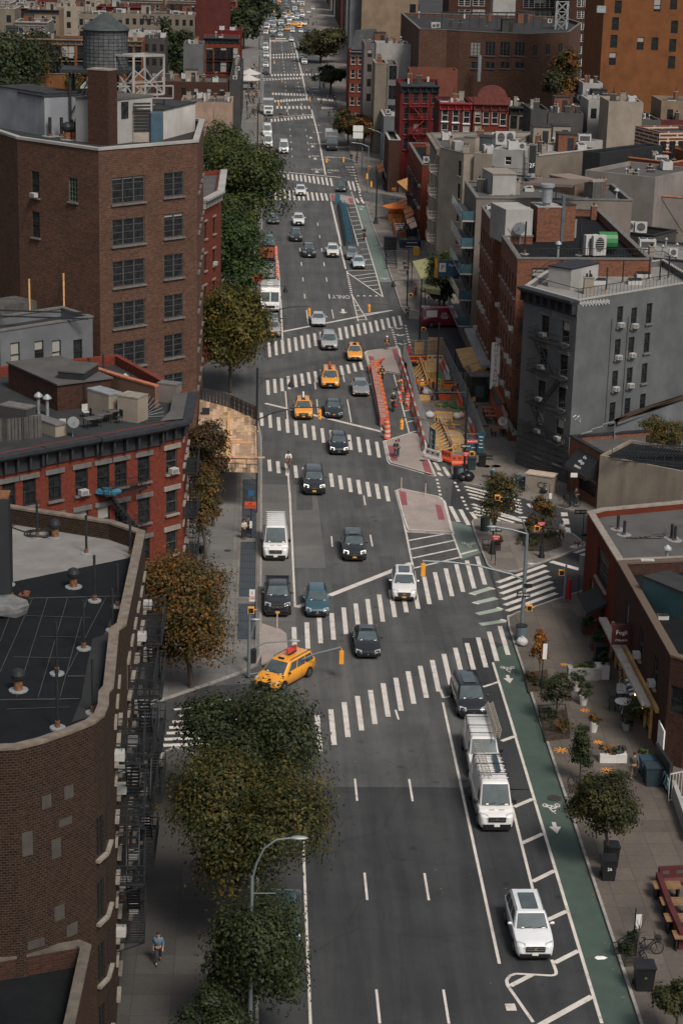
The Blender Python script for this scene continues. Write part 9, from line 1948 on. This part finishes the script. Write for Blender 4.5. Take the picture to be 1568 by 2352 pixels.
g=MB();P=[at('e',925,900,.2)];g.cyl(0,0,0,.12,1.5,n=20);tag(g.build('green_disc',mat((.04,.15,.05)),None,loc=P[0]),'large dark green round cover by the right fence','cover')
def rail(label,pts,h=1.0):
 P=[at('e',x,y,.16) for x,y in pts];g=MB()
 for a,b_ in zip(P,P[1:]):
  for z in(h*.5,h):g.bar(a+Vector((0,0,z)),b_+Vector((0,0,z)),.05)
  for i in range(4):q=a.lerp(b_,i/3);g.bar(q,q+Vector((0,0,h)),.06)
 tag(g.build('guard_rail',mat((.75,.36,.04)),None),label,'guard rail')
rail('yellow tube guard rail across the back of the work zone',[(290,425),(690,425)]);rail('yellow guard rail behind the bending worker',[(500,690),(660,690)]);rail('yellow guard rail around the pale plank deck',[(600,1080),(790,1090),(790,1150)]);
for i,(x,y,r_,m) in enumerate([(505,775,.55,M_BWHT),(480,740,.4,M_BWHT),(850,1050,.45,mat((.5,.5,.45))),(895,1040,.45,mat((.55,.3,.28))),(540,1040,.5,mat((.5,.5,.52)))]):bag(['white sack pile behind the vest worker','smaller white sack pile by the upper formwork','grey sack heap right of the pale deck','reddish sack heap right of the pale deck','pale sack heap left of the pale deck'][i],'e',x,y,r_,m,cat='sack',name='sack')
for i,(x,y,c_) in enumerate([(700,815,(.55,.08,.03)),(790,815,(.25,.12,.06)),(760,700,(.7,.2,.04)),(330,465,(.02,.02,.02)),(755,670,(.7,.2,.04))]):
 b=at('e',x,y,.16);t=thing('tool_crate',['red crate of tools beside the pole base','brown crate right of the red tool crate','orange crate stacked by the green strip, lower','black tarpaulin bundle at the back left','orange crate stacked by the green strip, upper'][i],'crate',b,.1*i);g=MB();g.box((0,0,.3),(1.3,.8,.6));g.build('box',mat(c_),t);g=MB();g.box((0,0,.62),(1.1,.6,.06));g.build('contents',M_STEEL,t)
for i in range(12):
 x,y=RW.uniform(560,900),RW.uniform(700,1400);u=(y-700)/740;x=600+u*120+RW.uniform(0,200);b=at('e',x,y,.2);g=MB();g.box((0,0,.05+.01*i),(RW.uniform(.8,2.4),.16,.06),RW.uniform(-.5,1.8));tag(g.build('loose_plank',M_LUMB if i%3 else M_OLDW,None,loc=b),'loose sawn plank strewn across the work zone','plank','loose planks in the work zone')
P=chain([('d',1240,130),('d',1275,330),('d',1310,500),('d',1345,690)],.0,2.0);t=thing('slatted_barricade','long orange and white slatted barricade beside the grey sedan','barricade',P[0])
def slats(P,t,o):
 for a,b_ in zip(P,P[1:]):
  g=MB();n_=7
  for i in range(n_):u=i/n_;p=a.lerp(b_,u)-o;g.box((p.x-.3,p.y,.55),(.75,.16,.9),.2,i%2)
  g.build('slat_panel',[mat((.42,.13,.09),var=.25),mat((.34,.27,.24))],t);g=MB();g.bar(a-o+Vector((.15,0,.95)),b_-o+Vector((.15,0,.95)),.18);g.build('orange_beam',M_ORNG,t);g=MB();g.box(((a-o).x+.1,(a-o).y,.55),(.35,.35,1.1));g.build('lamp_block',M_VEST,t)
slats(P,t,P[0]);P=chain([('d',1225,170),('d',1305,110)],.1,2.5);t=thing('slatted_barricade','short orange slatted barricade piece angled onto the upper island','barricade',P[0]);slats(P,t,P[0])
def barrel(label,k,x,y,s=1.):
 b=at(k,x,y,.02);t=thing('traffic_drum',label,'traffic drum',b);
 for i in range(5):g=MB();g.lathe(0,0,[(.34-.02*i,.05+.2*i),(.32-.02*i,.245+.2*i)],14);g.build('band',M_CONE if i%2==0 else M_BWHT,t)
 g=MB();g.lathe(0,0,[(.42,0),(.42,.06)],14);g.build('base',M_BLK,t);t.scale=(s,)*3
barrel('lowest striped traffic drum at the end of the slatted barricade','d',1350,800,1.1);barrel('second striped traffic drum from the island tip','d',1352,745);barrel('third striped traffic drum from the island tip','d',1346,705)
barrel('striped drum by the fence beside the cyclist','e',283,885,.9);barrel('striped drum behind the other one at the fence','e',290,850,.9)
def cone(label,k,x,y):
 b=at(k,x,y,.0);t=thing('traffic_cone',label,'traffic cone',b);g=MB();g.lathe(0,0,[(.17,.04),(.12,.3)],12);g.lathe(0,0,[(.075,.5),(.03,.72)],12);g.build('cone',M_CONE,t);g=MB();g.lathe(0,0,[(.12,.3),(.075,.5)],12);g.build('reflective_band',M_BWHT,t);g=MB();g.box((0,0,.02),(.42,.42,.04));g.build('base',M_CONE,t)
for lb,x,y in[('traffic cone under the bending worker hands',232,732),('traffic cone just below the bending worker',203,788),('traffic cone on the white edge line beside the cyclist',207,850),('traffic cone nearest the fence below the drums',298,922),('traffic cone inside the fence between the two workers',415,780),('traffic cone behind the crouched helper',225,690)]:cone(lb,'e',x,y)
for i in range(8):b=at('c',298-i*.5,340-i*42,.0);barrel(f'kerbside orange drum, {ORD[i]} up from the white delivery truck','c',300-i*2,345-i*42,.8)
for lb,x,y,L_,W_,H_,m in[('orange skip truck bed parked in the kerbside works','200',150,3,2.0,1.7,mat((.28,.06,.03))),('white tank trailer behind fence bars in the kerbside works','200',340,5.0,2.2,1.7,M_GALV)]:
 b=at('c',float(x),y,.02);t=thing('work_trailer',lb,'trailer',b);g=MB();g.prism([(-W_/2,0),(W_/2,0),(W_/2,L_),(-W_/2,L_)],.6,H_);g.build('body',m,t)
 for j in range(5):g=MB();g.bar((-W_/2-.05,L_*j/4,.5),(-W_/2-.05,L_*j/4,H_+.5),.07);g.bar((W_/2+.05,L_*j/4,.5),(W_/2+.05,L_*j/4,H_+.5),.07);g.bar((-W_/2,L_*j/4,H_+.5),(W_/2,L_*j/4,H_+.5),.06);g.build('hoop',M_STEEL,t)
 for s_ in(-1,1):g=MB();g.tube([(s_*.8,L_*.3,.4),(s_*1.1,L_*.3,.4)],.4,14);g.build('wheel',M_TYRE,t)
barrier('red plastic barrier across the left kerbside works',at('c',45,350,.15),at('c',170,345,.15),mat((.5,.03,.03)),h=1.3)
pat('construction worker in orange standing in the kerbside works','c',140,120,0,top=(.85,.25,.03),hat=(.7,.6,.1));pat('construction worker in a lime vest among the trees at the left','3',1077,235,0,top=(.6,.4,.03),hat=(.6,.6,.6),vest=(.5,.6,.05))
def gplate(label,quad,z,h,m,name='planter_wall',cat='dining enclosure'):
 P=[at('g',x,y,z) for x,y in quad];t=thing(name,label,cat,P[0]);
 for a,b_ in zip(P,P[1:]+P[:1]):g=MB();g.bar(a-P[0]+Vector((0,0,h/2)),b_-P[0]+Vector((0,0,h/2)),.18,h);g.build('panel',m,t)
gplate('orange planter box enclosure under the orange umbrella',[(385,965),(560,962),(560,900),(385,905)],.15,1.1,mat((.45,.14,.04),var=.15));gplate('orange enclosure around the white dining tables',[(478,1175),(600,1140),(560,1010),(435,1010)],.15,1.0,mat((.48,.16,.05),var=.15));gplate('dark blue framed enclosure beyond the white tables',[(520,1275),(740,1275),(720,1140),(490,1150)],.15,1.2,mat((.03,.05,.07)))
b=at('g',470,950,.15);t=thing('parasol','orange cafe parasol over the planter box enclosure','parasol',b);g=MB();g.tube([(0,0,0),(0,0,2.6)],.04,6);g.build('pole',M_STEEL,t);g=MB();g.lathe(0,0,[(2.4,2.1),(2.38,2.2),(.08,2.85)],8);g.build('canopy',mat((.75,.20,.04),r=.8),t)
k_=0
for i in range(4):
 for j in range(3):
  p=at('g',475+j*38+i*8,1050+i*22,.15);t=thing('dining_table',f'white clothed dining table, {ORD[i]} row and {ORD[j]} column inside the orange enclosure','table',p);g=MB();g.box((0,0,.74),(.75,.75,.04));g.build('table_top',M_PAPER,t);g=MB();g.box((0,0,.36),(.08,.08,.72));g.build('leg',M_STEEL,t)
for lb,q,m in[('upper salmon awning panel next to the umbrella',[(570,890,2.4),(670,845,2.9),(645,800,3.0),(550,840,2.6)],M_ORA),('middle salmon awning panel next to the umbrella',[(575,945,2.4),(675,890,2.9),(668,855,3.0),(570,900,2.6)],M_ORA),('pale pink awning panel over the dining tables',[(600,1000,2.4),(690,950,2.9),(668,915,3.0),(585,950,2.6)],mat((.50,.32,.22))),('lowest pale awning panel over the dining tables',[(640,1055,2.4),(712,1020,2.9),(690,960,3.0),(612,1005,2.6)],mat((.50,.34,.25))),('small orange awning near the maroon house corner',[(500,765,2.4),(600,720,3.0),(580,695,3.0),(498,740,2.5)],M_ORA),('first orange awning of the far dining shed',[(255,365,2.6),(395,325,3.2),(370,288,3.3),(240,320,2.7)],M_ORA),('second orange awning of the far dining shed',[(275,410,2.6),(400,365,3.1),(390,335,3.2),(255,370,2.6)],M_ORA),('dark glassy awning panel of the far dining shed',[(350,465,2.6),(440,430,3.2),(400,345,3.3),(320,380,2.7)],mat((.05,.09,.10))),('tan hanging canvas by the maroon house',[(560,640,1.5),(610,620,1.9),(610,465,4.2),(480,510,3.6)],mat((.36,.19,.07)))]:
 canopy('awning_panel',lb,[at('g',*v) for v in q],.15,m,'awning',legs='panel' in lb or 'shed' in lb)
gplate('black enclosure of the far dining shed',[(330,610),(470,620),(460,480),(300,490)],.15,1.3,M_FRAME_B)
plate('navy framed shop sign standing at the sidewalk dining edge','g',545,1300,750,1300,1.1,mat((.015,.03,.05)),'shop_sign','sign',txt='#2')
g=MB();p=at('g',700,1360,.15);g.box((0,0,.6),(.9,.5,1.2));tag(g.build('news_box',mat((.65,.33,.03)),None,loc=p),'yellow newspaper box before the green canopy','newspaper box')
for i in range(7):
 p=at('g',395+i*4,1330+i*30,.15);t=thing('bench',f'dark sidewalk bench table, {ORD[i]} down the row by the cycle lane','bench',p);g=MB();g.box((0,0,.7),(1.8,.5,.06));g.build('table_top',M_STEEL,t);g=MB();g.box((-.7,0,.35),(.1,.4,.7));g.build('leg',M_STEEL,t);g=MB();g.box((.7,0,.35),(.1,.4,.7));g.build('leg',M_STEEL,t)
g=MB();p=at('g',400,1300,.15);g.box((0,0,1.0),(1.9,1.2,1.9));g.box((0,0,2.0),(2.1,1.4,.1));tag(g.build('black_kiosk',M_FRAME_B,None,loc=p),'black cube kiosk at the top of the sidewalk benches','kiosk')
for i,(x,y) in enumerate([(20,735),(15,790)]):p=at('g',x,y,.15)
for i,(lb,x,y) in enumerate([('nearer white market umbrella on the far left sidewalk',20,795),('farther white market umbrella on the far left sidewalk',35,735)]):
 b=at('a',x,y+60,.15);t=thing('market_umbrella',lb,'umbrella',b);g=MB();g.tube([(0,0,0),(0,0,3.2)],.06,6);g.build('pole',M_STEEL,t);g=MB();g.lathe(0,0,[(3.4,2.7),(3.3,2.85),(.1,4.1)],8);g.build('canopy',M_BWHT,t)
P=chain([('8',1450,760),('8',1500,900),('8',1560,1040)],.15,3);t=thing('red_dining_barrier','long dark red planter barrier beside the timber tables','barrier',P[0])
for a,b_ in zip(P,P[1:]):g=MB();g.bar(a-P[0]+Vector((0,0,.5)),b_-P[0]+Vector((0,0,.5)),.3,1.0);g.build('panel',mat((.07,.014,.014),var=.3),t)
a,b_=at('8',1450,740,.15),at('8',1640,730,.15);barrier('dark red planter wall closing the top of the timber table row',a,b_,mat((.07,.014,.014)),h=1.05)
for i,(x,y) in enumerate([(1495,745),(1530,820),(1550,895),(1590,975)]):
 p=at('8',x,y,.9);t=thing('picnic_table',['topmost','second','third','lowest'][i]+' timber table inside the dark red barrier','table',(p.x,p.y,.15));
 for j in range(5):g=MB();g.box((0,-.36+.18*j,.78),(1.5,.15,.05));g.build('slat',mat((.20,.115,.055),var=.3),t)
 for s_ in(-.6,.6):g=MB();g.box((s_,0,.38),(.08,.6,.76));g.build('leg',M_STEEL,t)
def railing(label,pts,m,h=1.1,step=.22,base=None,name='railing'):
 P=[at(k,x,y,.15) for k,x,y in pts];t=thing(name,label,'railing',P[0])
 for a,b_ in zip(P,P[1:]):
  g=MB();a=a-P[0];b_=b_-P[0];g.bar(a+Vector((0,0,h)),b_+Vector((0,0,h)),.06);g.bar(a+Vector((0,0,.1)),b_+Vector((0,0,.1)),.06);n_=int((b_-a).length/step)
  for i in range(n_):q=a.lerp(b_,i/n_);g.bar(q,q+Vector((0,0,h)),.03)
  g.build('bars',m,t)
railing('white iron railing at the stair by the graffiti wall',[('8',1500,360),('8',1640,330)],M_BWHT,1.8);g=MB();P=[at('8',1520,330,.15),at('8',1600,560,.15)];g.bar(P[0]+Vector((0,0,.5)),P[1]+Vector((0,0,.5)),.25,1.0);tag(g.build('white_stair_wall',M_WHITEP),'white sloping stair side wall at the right edge','wall')
P0,P1=at('h',1335,1300,.15),at('h',1455,1480,.15);g=MB();g.bar(P0+Vector((0,0,1.0)),P1+Vector((0,0,1.0)),.2,2.0);tag(g.build('graffiti_wall',M_FRAME_B),'low black wall covered in pale blue graffiti near the cafe','wall');dd_=(P1-P0).normalized();nn_=Vector((-dd_.y,dd_.x,0))*-.12
g=MB();c0=P0+nn_
for i in range(9):g.tube([c0+dd_*(.3+i*.35+.28*math.sin(t_*1.7+i))+Vector((0,0,.7+.5*math.cos(t_*1.3+i*2))) for t_ in range(5)],.035,4)
tag(g.build('graffiti',mat((.22,.38,.42))),'pale blue looping graffiti tags on the low black wall','graffiti')
for i,(x,y,r_) in enumerate([(1050,690,0),(1105,690,2),(1075,640,1)]):chair(at('h',x,y,.15),r_,M_SIGW,['white ornate chair left of the round white table','white ornate chair right of the round white table','white ornate chair stacked on the cafe table'][i])
b=at('h',1082,800,.15);t=thing('round_table','round white iron cafe table before the string of lights','table',b);g=MB();g.cyl(0,0,.72,.76,.65,n=18);g.build('table_top',M_SIGW,t)
for a_ in(0,2.1,4.2):g=MB();g.bar((.1*math.cos(a_),.1*math.sin(a_),.72),(.45*math.cos(a_),.45*math.sin(a_),0),.04);g.build('leg',M_SIGW,t)
for i in range(2):chair(at('h',985,730+i*60,.15),1.5,mat((.02,.05,.035)),['dark green slatted chair at the left of the white iron table','second dark green chair stacked below the first'][i])
b=at('h',1165,620,1.6);t=thing('striped_flag','blue and white striped flag leaning from the cafe front','flag',b,.6);g=MB();[g.box((0,0,.9-.16*i),(.06,1.0,.16),0,i%2) for i in range(9)];g.xform(Matrix.Rotation(-.5,4,'X'));g.build('cloth',[mat((.06,.10,.22)),M_PAPER],t)
for i,(x,y) in enumerate([(1178,658),(1236,772)]):b=at('h',x,y,1.5);g=MB();g.ball((0,0,0),.08,8);tag(g.build('lantern_bulb',mat((1.,.35,.08),emit=4),None,loc=b),['upper','lower'][i]+' glowing orange bulb on the cafe front','light bulb')
g=MB();[g.ball(at('h',1190+R.uniform(-25,45),650+i*30,1.5+R.uniform(-.6,.6)),.35,5,None,.2) for i in range(6)]
V,col,C=crown(.5,.5,3.0,2600,.12,DRK+GRN,90,lobes=9);o=link('hanging_vine',leaves_mesh(V,col),None,at('h',1195,760,1.4));o.rotation_euler=(1.2,0,-.2);tag(o,'leafy vine and baskets hanging along the cafe timber front','vine')
b=at('h',1385,1050,1.5);g=MB();g.box((0,0,0),(.08,1.8,2.2));tag(g.build('mural_panel',M_PAPER,None,loc=b),'white painted mural panel at the end of the cafe front','mural')
for i,(k,x,y,r_) in enumerate([('h',595,412,.3),('h',765,788,.35),('h',870,1050,.35),('h',940,1280,.4),('h',570,1116,.5)]):
 g=MB();p=at(k,x,y,.156)
 for a_ in range(4):t_=a_*.8+i;g.bar((p.x-r_*math.cos(t_),p.y-r_*math.sin(t_),.158),(p.x+r_*math.cos(t_),p.y+r_*math.sin(t_),.158),.07,.004)
 struct('utility_paint_mark',g,mat((.75,.28,.03),var=.2))
g=MB();g.ball((0,0,0),(.35,.2,.02),6,None,.3);tag(g.build('paper_scrap',M_PAPER,None,loc=at('8',1190,1077,.03)),'torn white paper lying on the green cycle lane','litter')
RL=random.Random(31)
g=MB()
for i in range(170):p=Vector((RL.choice([18.3,18.55,19.0,.5,.8,RL.uniform(1,18)])+RL.uniform(-.3,.3),RL.uniform(84,170),.02 if True else 0));p.z=.165 if p.x>18.7 or p.x<.35 else .022;a_=RL.uniform(0,3);r_=RL.uniform(.03,.09);g.face([p+Vector((r_*math.cos(a_+k_*PI/2),r_*.6*math.sin(a_+k_*PI/2),.0)) for k_ in range(4)])
tag(g.build('fallen_leaves',mat((.28,.15,.05),var=.4)),'scattered fallen leaves and litter on the road edges','leaves',kind='stuff')
